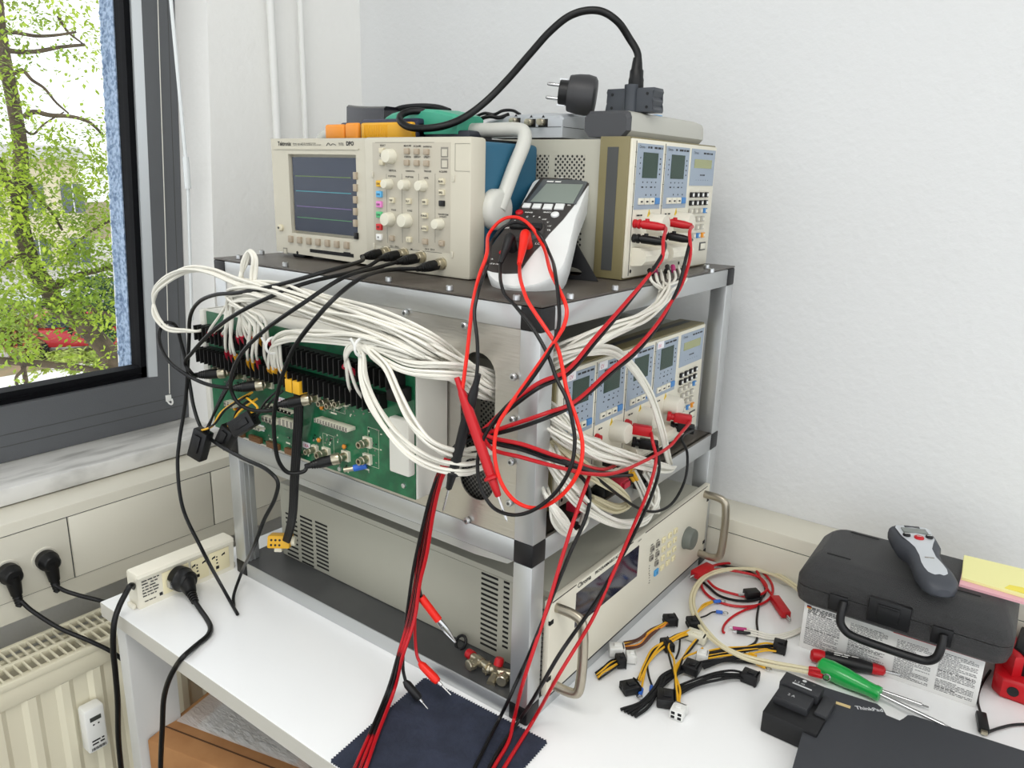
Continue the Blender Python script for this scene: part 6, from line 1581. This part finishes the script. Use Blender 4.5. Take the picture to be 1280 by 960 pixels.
# the case
m_case = mat('case_black', (40, 40, 41), .42, bump=(900, 1.0), spec=.8)
T = thing('carry_case', 'black plastic carrying case with folding handle on the white carton', 'case', (.33, .46, .0745))
Rc = math.atan2(.4502 - .5221, .461 - .2211) * .0 + math.radians(1.5)
Fk = Fr((.200, .372, .0748), (math.cos(Rc), math.sin(Rc), 0), (-math.sin(Rc), math.cos(Rc), 0))     # right, back, up
CL, CD, CH = .265, .165, .0660
def rrect(u0, u1, v0, v1, r, w, n=5):
    out = []
    for cu_, cv_, a0 in ((u1 - r, v0 + r, -PI / 2), (u1 - r, v1 - r, 0), (u0 + r, v1 - r, PI / 2), (u0 + r, v0 + r, PI)):
        for k in range(n): 
            a = a0 + PI / 2 * k / (n - 1); out.append(Fk.at(cu_ + r * math.cos(a), cv_ + r * math.sin(a), w))
    return out
m = MB(); m.loft([rrect(.010, CL - .010, .010, CD - .006, .014, 0), rrect(.003, CL - .003, .003, CD - .002, .018, .006), rrect(0, CL, 0, CD, .02, .018), rrect(0, CL, 0, CD, .02, .0305)], sm=True); m.build('lower_shell', m_case, T, fix=True)
m = MB(); m.loft([rrect(0, CL, 0, CD, .02, .0315), rrect(.0, CL, .0, CD, .02, .040), rrect(.004, CL - .004, .006, CD - .002, .022, .050), rrect(.012, CL - .012, .022, CD - .006, .024, .060), rrect(.018, CL - .018, .036, CD - .010, .024, .0655), rrect(.022, CL - .022, .042, CD - .014, .022, .0665)], sm=True); m.build('lid', m_case, T, fix=True)
Fkf = Fr(Fk.o, Fk.ex, (0, 0, 1))
m = MB(); m.fbox(Fkf, .098, .150, .012, .047, -.004, .004, bev=.0015); m.fbox(Fkf, .110, .137, .020, .042, .003, .0065, bev=.001); m.fbox(Fkf, .112, .135, .039, .0405, .006, .0078); m.build('latch', m_black, T)
for u in (.060, .188): m = MB(); m.fbox(Fkf, u - .012, u + .012, .010, .034, -.003, .003, bev=.001); m.build('hinge_pad', m_black, T)
m = MB()
m.tube([Fkf.at(.068, .028, .004), Fkf.at(.068, .016, .012), Fkf.at(.070, .002, .016), Fkf.at(.080, -.008, .017), Fkf.at(.095, -.011, .017), Fkf.at(.125, -.012, .017), Fkf.at(.160, -.012, .017), Fkf.at(.178, -.010, .017), Fkf.at(.187, -.002, .016), Fkf.at(.190, .012, .012), Fkf.at(.190, .026, .004)], .0056, n=10, per=5)
m.build('folding_handle', m_black, T)
m = MB()
for u in (.028, .188): m.fbox(Fk, u, u + .032, .050, .0525, .0655, .0672)
for u in (.04, ): m.fbox(Fk, u, u + .04, CD - .020, CD - .018, .0655, .0670)
m.build('lid_groove', m_slot, T)
# tachometer lying on the case
tz = .1425
tA, tB = PZ(1138, 668, tz + .025), PZ(1176, 738, tz + .010)
dirt = (tB - tA); dirt.z = 0; Lt_ = dirt.length; dirt.normalize(); sdt = V((dirt.y, -dirt.x, 0)) * -1
T = thing('tachometer', 'grey and charcoal handheld tachometer with red button lying on the black case', 'meter', V(((tA.x + tB.x) / 2, (tA.y + tB.y) / 2, tz)))
Ft = Fr(V((tA.x, tA.y, tz)), dirt, sdt)          # u along the body, v sideways
if Ft.n.z < 0: Ft = Fr(V((tA.x, tA.y, tz)), dirt, -sdt)
W1, W2, W3 = .030, .019, .024
stations = [(-.012, W1 * .80, .012, .030), (-.006, W1 * .97, .006, .036), (.02, W1, .003, .036), (.045, W1 * .96, .002, .034), (.062, W2 * 1.12, .002, .031), (.085, W2 * 1.05, .001, .028), (.115, W3, .001, .027), (.138, W3 * .95, .001, .025), (.150, W3 * .70, .002, .021), (.156, W3 * .35, .006, .016)]
sc_l = (Lt_ + .004) / .150
def tring(u, w, zb_, zt_, n=20):
    return [Ft.at(u * sc_l, w * math.copysign(abs(math.cos(a)) ** .7, math.cos(a)), (zb_ + zt_) / 2 + (zt_ - zb_) / 2 * math.copysign(abs(math.sin(a)) ** .6, math.sin(a))) for a in [2 * PI * k / n for k in range(n)]]
m = MB(); m.loft([tring(*s_) for s_ in stations], sm=True); m.build('body', mat('tacho_charcoal', (62, 65, 72), .5), T, fix=True)
def tw(u):                                       # height of the top face along the body
    for a, b in zip(stations, stations[1:]):
        if a[0] <= u <= b[0]: return a[3] + (b[3] - a[3]) * (u - a[0]) / (b[0] - a[0])
    return .02
fl = [(-.004, .020), (.004, .0235), (.034, .0215), (.048, .0155), (.060, .0110), (.080, .0105), (.100, .0135), (.115, .0140), (.126, .0120), (.132, .006)]
m = MB(); prev = None
for u, w in fl:
    cur = [m.bm.verts.new(Ft.at(u * sc_l, v, tw(u) + .0012 - .0015 * (abs(v) > 0))) for v in (-w, 0, w)]
    if prev:
        for k in range(2): m._face([prev[k], prev[k + 1], cur[k + 1], cur[k]], 0, True)
    prev = cur
m.build('face', mat('tacho_silver', (196, 200, 204), .4), T)
m = MB(); m.fbox(Ft, .006 * sc_l, .022 * sc_l, -.0165, .0165, .034, .0378, bev=.0005); m.build('display', mat('lcd_tacho', (126, 132, 128), .2), T)
m = MB(); m.fbox(Ft, -.002 * sc_l, .003 * sc_l, -.010, .010, .0355, .0375); m.build('name_strip', m_char, T)
for u, v, r, mm, nm in ((.031, -.0150, .0052, m_black, 'black_button'), (.031, .0150, .0052, m_black, 'black_button'), (.036, 0, .0066, m_red, 'red_button')):
    m = MB(); m.lathe(Ft.at(u * sc_l, v, tw(u) + .0005), Ft.n, [(r, 0), (r * .95, .002), (r * .7, .003), (.0005, .0031)], 18, sx=1); m.fbox(Ft, u * sc_l - .0006, u * sc_l + .0006, v - .003, v + .003, tw(u) + .0034, tw(u) + .0038, mi=1); m.build(nm, [mm, m_white], T)
m = MB(); m.text('RPM TEST', Fr(Ft.o, -Ft.ey, Ft.ex), -.007, -.0, .003) if False else m.fbox(Ft, .086 * sc_l, .0885 * sc_l, -.006, .006, tw(.087) + .0012, tw(.087) + .0016); m.build('print', m_keyg, T)
# note pads lying on the rear right corner of the case
zc_ = .1413
def pad(name, label, px_list, z0, z1, mm, n=6):
    pl = [PZ(x, y, z1) for x, y in px_list]; m = MB()
    for k in range(n):
        a = z0 + (z1 - z0) * k / n; b = z0 + (z1 - z0) * (k + .8) / n; o = .0005 * (k % 2)
        m.prism(WORLD, [(q.x + o, q.y) for q in pl], a, b)
    return tag(m.build(name, mm, fix=True), label, 'pad')
pad('note_pad', 'pink note pad lying under the yellow pad on the black case', [(1199, 730), (1292, 756), (1300, 722), (1206, 700)], zc_, zc_ + .0035, mat('paper_pink', (232, 178, 186), .7))
pad('note_pad', 'pale yellow note pad lying uppermost at the rear right of the black case', [(1202, 721.5), (1292, 748), (1300, 716), (1205, 693.5)], zc_ + .0037, zc_ + .0075, mat('paper_yellow', (240, 236, 168), .7))
pl = [PZ(x, y, zc_ + .0083) for x, y in ((1256, 734.5), (1296, 746), (1296, 738), (1262, 731))]; m = MB(); m.prism(WORLD, [(q.x, q.y) for q in pl], zc_ + .0077, zc_ + .0084)
tag(m.build('paper_slip', mat('paper_yellow2', (238, 222, 90), .7), fix=True), 'bright yellow slip lying on the pale yellow note pad', 'slip')
# red and black instrument at the right edge
T = thing('red_holster_meter', 'black instrument in a red holster beside the white carton at the right', 'meter', (.50, .49, 0))
m = MB(); Fh_ = Fr((0, 0, 0), (1, 0, 0), (0, 1, 0))
hp = [(.4510, .455), (.462, .442), (.50, .444), (.62, .462), (.63, .54), (.47, .545), (.4495, .53)]
m.prism(Fh_, hp, 0, .030, bev=.005); 
m.prism(Fh_, [(.4500, .49), (.470, .452), (.480, .460), (.462, .535), (.4500, .54)], .028, .060, bev=.004)
m.build('holster', m_red, T, fix=True)
m = MB(); m.prism(Fh_, [(.466, .475), (.480, .462), (.61, .475), (.62, .535), (.47, .54)], .029, .064, bev=.004); m.build('body', m_black, T, fix=True)
q = PX(1262, 860, .4); m = MB(); Fhf = Fr((.475, .4425, .015), V((.038, .002, 0)), (0, 0, 1)); m.lathe(Fhf.at(0, 0, -.001), Fhf.n, [(.0068, 0), (.0068, .0018), (.0055, .002)], 18, sx=1); m.build('port', m_black, T)
T = thing('usb_cable', 'black lead with a small plug lying beside the laptop at the right edge', 'cable', PZ(1228, 905))
wire(T, Zp((1238, 838, .004), (1226, 858, .003), (1222, 876, .004), (1226, 892, .006)), .0017, m_rub, 'cord'); wire(T, Zp((1232, 916, .005), (1250, 910, .004), (1268, 906, .003), (1300, 905, .003)), .0019, m_rub, 'cord')
a_, b_ = PZ(1226, 892, .006), PZ(1230, 914, .006); d_ = (b_ - a_).normalized(); Fu = Fr(a_, d_, V((0, 0, 1)).cross(d_)); m = MB(); m.fbox(Fu, 0, (b_ - a_).length, -.006, .006, -.004, .004, bev=.0015); m.fbox(Fu, (b_ - a_).length, (b_ - a_).length + .005, -.0035, .0035, -.002, .002, mi=1); m.build('plug', [m_black, m_brass], T)

# ------------------------------------------------------------------ screwdrivers
def screwdriver(name, label, a, b, L, rmax, cols, tip, barL=.085):
    """a = handle end, b = ferrule, both points; blade continues to the tip"""
    T = thing(name, label, 'screwdriver', V((a.x, a.y, 0))); d = (b - a).normalized(); Lh = (b - a).length
    m = MB(); m.lathe(a, d, [(rmax * .55, 0), (rmax * .92, .003), (rmax, Lh * .12), (rmax * .98, Lh * .16), (rmax * .86, Lh * .20)], 16); m.build('handle_end', cols[0], T)
    m = MB(); m.lathe(a + d * Lh * .18, d, [(rmax * .85, 0), (rmax, .003), (rmax, Lh * .45), (rmax * .80, Lh * .62), (rmax * .74, Lh * .66)], 16); m.build('handle_grip', cols[1], T)
    m = MB(); m.lathe(a + d * Lh * .82, d, [(rmax * .74, 0), (rmax * .80, Lh * .05), (rmax * .68, Lh * .16), (rmax * .4, Lh * .185)], 16); m.build('handle_neck', cols[2], T)
    m = MB(); m.lathe(b - d * .002, d, [(.0024, 0), (.0024, barL * .9)], 10); e_ = b + d * barL * .9
    s_ = d.cross(V((0, 0, 1))).normalized(); m.tube([e_ - d * .002, e_ + d * .004, e_ + d * barL * .1], lambda t: .0026 - .0004 * t, n=8, smooth=False, flat=((0, 0, 1), .35)); m.build('blade', m_pins, T)
    return T, d
m_grn = mat('handle_green', (22, 160, 70), .3, coat=.4)
T, d_ = screwdriver('screwdriver', 'red and black screwdriver lying along the white carton', PZ(1013, 818, .012), PZ(1106, 839, .010), .1, .0098, (m_red, m_black, m_red), None, .052)
Ftx = Fr(PZ(1013, 818, .012) + V((0, 0, .0098)), d_, V((0, 0, 1)).cross(d_)); m = MB(); m.scribble(Ftx, .030, .062, .0005, .0022, 0, .0006, 4); m.scribble(Ftx, .030, .048, -.0035, .0018, 0, .0002, 5); m.build('print', m_white, T)
T = thing('screwdriver', 'green handled screwdriver lying in front of the red one', 'screwdriver', PZ(1060, 850)); a_, b_ = PZ(1026, 832, .015), PZ(1100, 868, .013); d_ = (b_ - a_).normalized(); Lh = (b_ - a_).length
m = MB(); m.lathe(a_, d_, [(.006, -.004), (.0118, 0), (.0138, Lh * .18), (.0130, Lh * .45), (.0098, Lh * .78), (.0094, Lh * .9), (.0102, Lh * .94), (.0098, Lh), (.004, Lh + .001)], 18); m.build('handle', m_grn, T)
m = MB(); m.lathe(b_, d_, [(.0030, 0), (.0030, .075), (.0022, .078), (.0022, .085)], 10); m.build('blade', m_pins, T)
screwdriver('screwdriver', 'slim black screwdriver with red neck partly under the green one', PZ(1030, 838, .006), PZ(1098, 862, .006), .08, .0055, (m_black, m_black, m_red), None, .060)

# ------------------------------------------------------------------ laptop and black adapter box
lp = PZ(1020, 855, .026); lq = PZ(1280, 938, .026); lr = PZ(985, 960, .026)
ex_ = (lq - lp).normalized(); ey_ = V((0, 0, 1)).cross(ex_)
T = thing('laptop', 'closed dark laptop at the bottom right edge of the table', 'laptop', V((.42, .16, 0)))
FLp = Fr(V((lp.x, lp.y, 0)), ex_, ey_)
m_lid = mat('laptop_lid', (52, 54, 59), .55, bump=(900, .15))
nA = (PZ(1103, 880, .026) - lp).dot(ex_); nB = (PZ(1135, 890, .026) - lp).dot(ex_)
LWd, LDp = .305, .215
ol = [(-.0, -LDp), (LWd, -LDp), (LWd, -.002), (LWd - .003, 0), (nB + .006, 0), (nB, -.003), (nB - .004, -.012), (nB - .008, -.019), (nA + .006, -.017), (nA + .001, -.006), (nA - .006, 0), (.003, 0), (0, -.003)]
m = MB(); m.prism(FLp, ol, .0135, .0255); LID = m.build('lid', m_lid, T, fix=True)
m = MB(); m.fbox(FLp, .002, LWd - .002, -LDp + .002, -.022, .0006, .0135, bev=.002); m.build('base', m_black, T)
m = MB(); Ftl = Fr(FLp.at(0, 0, .0255), ex_, ey_); 
q = PZ(1070, 886, .026) - V((lp.x, lp.y, .026)); 
m.text('ThinkPad', Ftl.sub(q.dot(ex_), q.dot(ey_), 0, math.radians(22)), 0, 0, .0088, .0003, 0, thick=.0002); m.build('lettering', mat('logo_pale', (206, 208, 210), .5), LID)
m = MB(); q = PZ(1054, 881, .026) - V((lp.x, lp.y, .026)); m.fbox(Ftl.sub(q.dot(ex_), q.dot(ey_), 0, 0), -.0085, .0085, -.0025, .0025, 0, .0006); m.build('sticker', mat('sticker_tan', (206, 184, 132), .6), LID)
# adapter box
T = thing('adapter_box', 'black two-tier adapter box with marked tabs left of the laptop', 'adapter', PZ(985, 905))
pa = PZ(983, 839, .042); pb = PZ(1030, 858, .042); exb = (pb - pa); exb.z = 0; exb.normalize(); eyb = V((0, 0, 1)).cross(exb)
Fab = Fr(V((pa.x, pa.y, 0)), exb, eyb)
wA = (pb - pa).length + .003
m = MB(); m.fbox(Fab, -.001, wA + .014, -.080, -.004, .0006, .030, bev=.002); m.build('base', m_black, T)
m_tab = mat('tab_black', (38, 39, 42), .5)
m = MB(); m.fbox(Fab, 0, wA - .002, -.026, 0, .026, .042, bev=.0012); m.build('upper_tab', m_tab, T)
m = MB(); m.fbox(Fab, .003, wA - .006, -.056, -.028, .026, .040, bev=.0012); m.build('lower_tab', m_tab, T)
m = MB(); m.fbox(Fab, wA, wA + .015, -.046, -.006, .026, .034, bev=.0012); m.build('side_block', mat('block_grey', (50, 51, 54), .5), T)
m = MB(); m.disc(Fab, wA * .50, -.006, .0026, .0424); m.text('1.2 m', Fab, wA * .28, -.0150, .006, .0424, 0); m.fbox(Fab, wA * .28, wA * .75, -.0195, -.0172, .042, .0424); m.text('2 A', Fab, wA * .32, -.044, .0062, .0404, 0); m.disc(Fab, wA * .74, -.007, .002, .0424, mi=1); m.build('marking', [mat('mark_pale', (206, 208, 208), .5), m_greyd], T)
# ------------------------------------------------------------------ outside the window
def PO(x, y, X=-7.0): return PX(x, y, X)
GZ = -5.0
m_ground = mat('ground_earth', (150, 128, 100), .95, noise=(.8, (120, 118, 84), .4, .6))
m_pave = mat('pavement_pale', (238, 236, 232), .8, noise=(.5, (222, 218, 212), .4, .6))
g = MB(); g.box((-120, -60, GZ - .2), (-19.5, 90, GZ)); struct(g.build('ground', m_ground))
g = MB(); g.box((-22.4, -60, GZ - .05), (-3, 90, GZ + .01)); struct(g.build('pavement', m_pave))
g = MB(); g.box((-60, -60, GZ), (-24.6, 90, GZ + .01)); struct(g.build('road', mat('road_grey', (190, 186, 180), .9)))
m_bark = mat('bark', (104, 90, 74), .95, noise=(7, (70, 62, 52), .35, .65), bump=(14, .8))
def leaf_mat(name, c1, c2, sc):
    mt = mat(name, c1, .6, noise=(sc, c2, .35, .65)); b = mt.node_tree.nodes['Principled BSDF']
    b.inputs['Subsurface Weight'].default_value = 0.0; b.inputs['Transmission Weight'].default_value = 0.0
    return mt
m_leaf = leaf_mat('leaf_bright', (176, 196, 62), (122, 150, 44), 1.6)
m_leaf2 = leaf_mat('leaf_dark', (58, 92, 52), (40, 70, 44), 1.2)
T = thing('tree', 'leaning tree with bright green leaves right outside the window', 'tree', PO(150, 478) + V((0, .5, -3.2)))
def limb(path, r0, r1, name='branch'):
    return MB().tube(path, lambda t: r0 + (r1 - r0) * t, n=9, per=5).build(name, m_bark, T)
limb([PO(172, 560, -6.9) + V((0, 0, -2.6)), PO(160, 500, -6.9), PO(150, 463, -6.9), PO(109, 411, -7), PO(70, 383, -7), PO(62, 362, -7), PO(45, 340, -7), PO(33, 308, -7.1), PO(25, 271, -7.1), PO(25, 240, -7.1), PO(26, 190, -7.1), PO(17, 130, -7.2), PO(6, 75, -7.2), PO(-2, 20, -7.2), PO(-8, -60, -7.2)], .098, .045, 'trunk')
for path, a, b in ((((133, 466), (109, 461), (70, 456.5), (31, 453), (-5, 450)), .030, .034), (((33, 452), (28, 463), (20, 472), (24, 488)), .018, .010), (((74, 357), (88, 350), (101, 343), (122, 338), (150, 331)), .034, .020), (((3, 62), (25, 65), (48, 64), (75, 59), (106, 56)), .022, .013), (((0, 40), (20, 41), (45, 45), (70, 44), (95, 40)), .018, .010), (((17, 92), (28, 88), (40, 100), (55, 110), (70, 128), (86, 142)), .018, .008), (((30, 146), (42, 140), (62, 144), (90, 146), (112, 153), (130, 170)), .024, .012), (((20, 246), (10, 230), (0, 205), (-6, 195)), .04, .03), (((44, 338), (30, 318), (8, 330), (-6, 345)), .018, .014), (((35, 230), (48, 250), (62, 262), (78, 288)), .022, .010), (((72, 20), (85, 40), (100, 52), (110, 60)), .012, .006), (((70, 396), (98, 378), (120, 388), (150, 398)), .03, .02), (((28, 160), (40, 168), (55, 155), (80, 140)), .012, .006), (((150, 270), (120, 285), (100, 300), (84, 318)), .014, .008)):
    limb([PO(x, y, -6.9) for x, y in path], a, b)
rr = random.Random(21)
def leaves(n, dens, X0, X1, size, mt, name, parent):
    mb_ = MB(); bm_ = mb_.bm; k = 0
    while k < n:
        x = rr.uniform(-25, 185); y = rr.uniform(-40, 500)
        if rr.random() > dens(x, y): continue
        c = PO(x, y, rr.uniform(X0, X1)); base = V((rr.uniform(-1, 1), rr.uniform(-1, 1), rr.uniform(-.9, .2))).normalized()
        for q in range(rr.randint(5, 9)):                     # a small feathery spray
            d = (base + V((rr.uniform(-.7, .7), rr.uniform(-.7, .7), rr.uniform(-.5, .5)))).normalized()
            p = c + base * .02 * q + V((rr.uniform(-.06, .06), rr.uniform(-.06, .06), rr.uniform(-.05, .05)))
            s_ = d.cross(V((rr.uniform(-.4, .4), rr.uniform(-.4, .4), 1))).normalized() * size * rr.uniform(.22, .36); L = size * rr.uniform(.7, 1.3)
            vs = [bm_.verts.new(p), bm_.verts.new(p + d * L * .5 + s_), bm_.verts.new(p + d * L), bm_.verts.new(p + d * L * .5 - s_)]
            mb_._face(vs); k += 1
    o = mb_.build(name, mt, parent); return o
def dens1(x, y):
    if y < 150: return .10 + .14 * (x < 40) + .22 * (y < 45 and 20 < x < 110) + .16 * (abs(y - 55) < 25 and 80 < x < 150)
    if y < 190: return .45
    if y < 400: return .95 if not (40 < x < 80 and 205 < y < 250) else .5
    if y < 440: return .55 if x < 50 else (.10 if x < 118 else .35)
    if y < 470: return .30 if x > 80 else .05
    return .02
leaves(15000, dens1, -7.5, -6.2, .050, m_leaf, 'foliage', T)
# dark bush and small shrubs further down
T2_ = thing('bush', 'dark green bush behind the leaning tree trunk', 'bush', V((-15, 5.8, GZ)))
limb_o = MB().tube([V((-15, 6.0, GZ)), PO(130, 420, -15), PO(128, 380, -15)], .08, n=7).build('stem', m_bark, T2_)
leaves(1500, lambda x, y: 1.0 if ((x - 122) / 36) ** 2 + ((y - 385) / 42) ** 2 < 1 else 0, -15.5, -14, .16, m_leaf2, 'foliage', T2_)
T3_ = thing('bush', 'rust tinted shrub standing at the left beside the parked silver car', 'bush', V((-20, 6.5, GZ)))
MB().tube([V((-20, 6.8, GZ)), PO(25, 430, -20), PO(24, 400, -20)], .06, n=7).build('stem', m_bark, T3_)
leaves(900, lambda x, y: 1.0 if ((x - 22) / 30) ** 2 + ((y - 410) / 30) ** 2 < 1 else 0, -20.5, -19.5, .17, mat('leaf_rust', (140, 110, 72), .7, noise=(1.2, (112, 130, 52), .4, .6)), 'foliage', T3_)
T4_ = thing('bush', 'low light green hedge in front of the parked red car', 'bush', V((-18.5, 6.6, GZ)))
MB().tube([V((-18.5, 7.3, GZ)), PO(110, 452, -18.5)], .05, n=7).build('stem', m_bark, T4_)
leaves(900, lambda x, y: 1.0 if 40 < x < 150 and 437 < y < 462 else 0, -19.2, -18, .15, mat('leaf_light', (168, 182, 84), .7, noise=(1.2, (136, 152, 62), .4, .6)), 'foliage', T4_)
# parked cars
def car(label, c, yaw, col, L=4.2):
    T = thing('car', label, 'car', c, yaw); m_b = mat('car_' + label[:6].strip().replace(' ', '_'), col, .3, .2, coat=.5)
    F = Fr((0, 0, 0), (1, 0, 0), (0, 0, 1)); W = .82
    body = [(-L / 2, .35), (L / 2, .32), (L / 2 + .02, .62), (L * .30, .84), (-L * .42, .92), (-L / 2, .78)]
    cab = [(L * .26, .83), (L * .08, 1.36), (-L * .24, 1.40), (-L * .42, .92)]
    m = MB(); m.prism(F, body, -W, W, bev=.08); m.build('body', m_b, T, local=True, fix=True)
    m = MB(); m.prism(F, cab, -W * .88, W * .88, bev=.05); m.build('cabin', m_b, T, local=True, fix=True)
    m = MB()
    m.prism(F, [(L * .20, .90), (L * .07, 1.28), (-L * .06, 1.30), (-L * .06, .92)], -W * .90, W * .90); m.prism(F, [(-L * .08, .92), (-L * .08, 1.30), (-L * .22, 1.31), (-L * .34, .95)], -W * .90, W * .90)
    m.build('windows', mat('car_glass', (40, 46, 52), .1), T, local=True, fix=True)
    for x in (-L * .30, L * .31):
        for s_ in (-1, 1):
            m = MB(); m.lathe((x, s_ * (W - .12), .32), (0, s_, 0), [(.32, 0), (.32, .16), (.2, .17), (.18, .15), (.001, .16)], 18); m.build('wheel', m_rub, T, local=True, fix=True)
    return T
c1 = PZ(88, 426, GZ); c2 = PZ(112, 440, GZ)
car('silver parked car far below, seen through the window', V((c1.x - 1.2, c1.y, GZ + .012)), math.radians(60), (206, 208, 212))
car('red parked car far below, half hidden by the trunk', V((c2.x, c2.y, GZ + .012)), math.radians(60), (178, 40, 48))
# pale house behind the crown
T = thing('house', 'pale house front glimpsed through the tree crown', 'house', V((-46, 20, GZ)))
a = PX(-20, 420, -46); b = PX(96, 200, -46)
m = MB(); m.box((-52, a.y - 4, GZ), (-46, b.y, b.z)); m.build('wall', mat('house_cream', (226, 216, 186), .9), T)
for k in range(3):
    for j in range(3):
        y = a.y + 1.2 + k * 2.1; z = b.z - 2.1 - j * 3.0
        m = MB(); m.box((-46.04, y - .6, z - .8), (-45.94, y + .6, z + .8)); m.box((-45.97, y - .03, z - .8), (-45.92, y + .03, z + .8), mi=1); m.build('window', [mat('house_glass', (92, 100, 110), .2), m_white], T)
m = MB(); m.prism(Fr((-53, 0, b.z), (0, 1, 0), (0, 0, 1)), [(a.y - 4.5, 0), (b.y + .5, 0), (b.y - .3, .7), (a.y - 4.5, .7)], 0, 8); m.build('roof', mat('roof_grey', (206, 204, 202), .8), T, fix=True)
# ------------------------------------------------------------------ light
wd = bpy.data.worlds.new('sky'); scn.world = wd; wd.use_nodes = True
bg = wd.node_tree.nodes['Background']
bg.inputs['Color'].default_value = (.93, .97, 1.0, 1); bg.inputs['Strength'].default_value = 1.6
def area(name, loc, rot, sx, sy, power, col=(1, .97, .93)):
    l = bpy.data.lights.new(name, 'AREA'); l.shape = 'RECTANGLE'; l.size = sx; l.size_y = sy; l.energy = power; l.color = col
    o = bpy.data.objects.new(name, l); COL.objects.link(o); o.location = loc; o.rotation_euler = rot; return o
area('added_fill_light', (.35, -1.0, ZC - .03), (0, 0, 0), 1.3, .6, 20)  # added area light under the ceiling, shifted left to brighten the window pier
area('added_fill_light', (2.4, -.9, ZC - .03), (0, 0, 0), 1.3, .6, 14)  # second added area light without a fixture, lifts the overall brightness
scn.view_settings.view_transform = 'Standard'; scn.view_settings.look = 'None'
scn.view_settings.exposure = 0.08; scn.view_settings.gamma = 1.0; scn.view_settings.use_curve_mapping = False
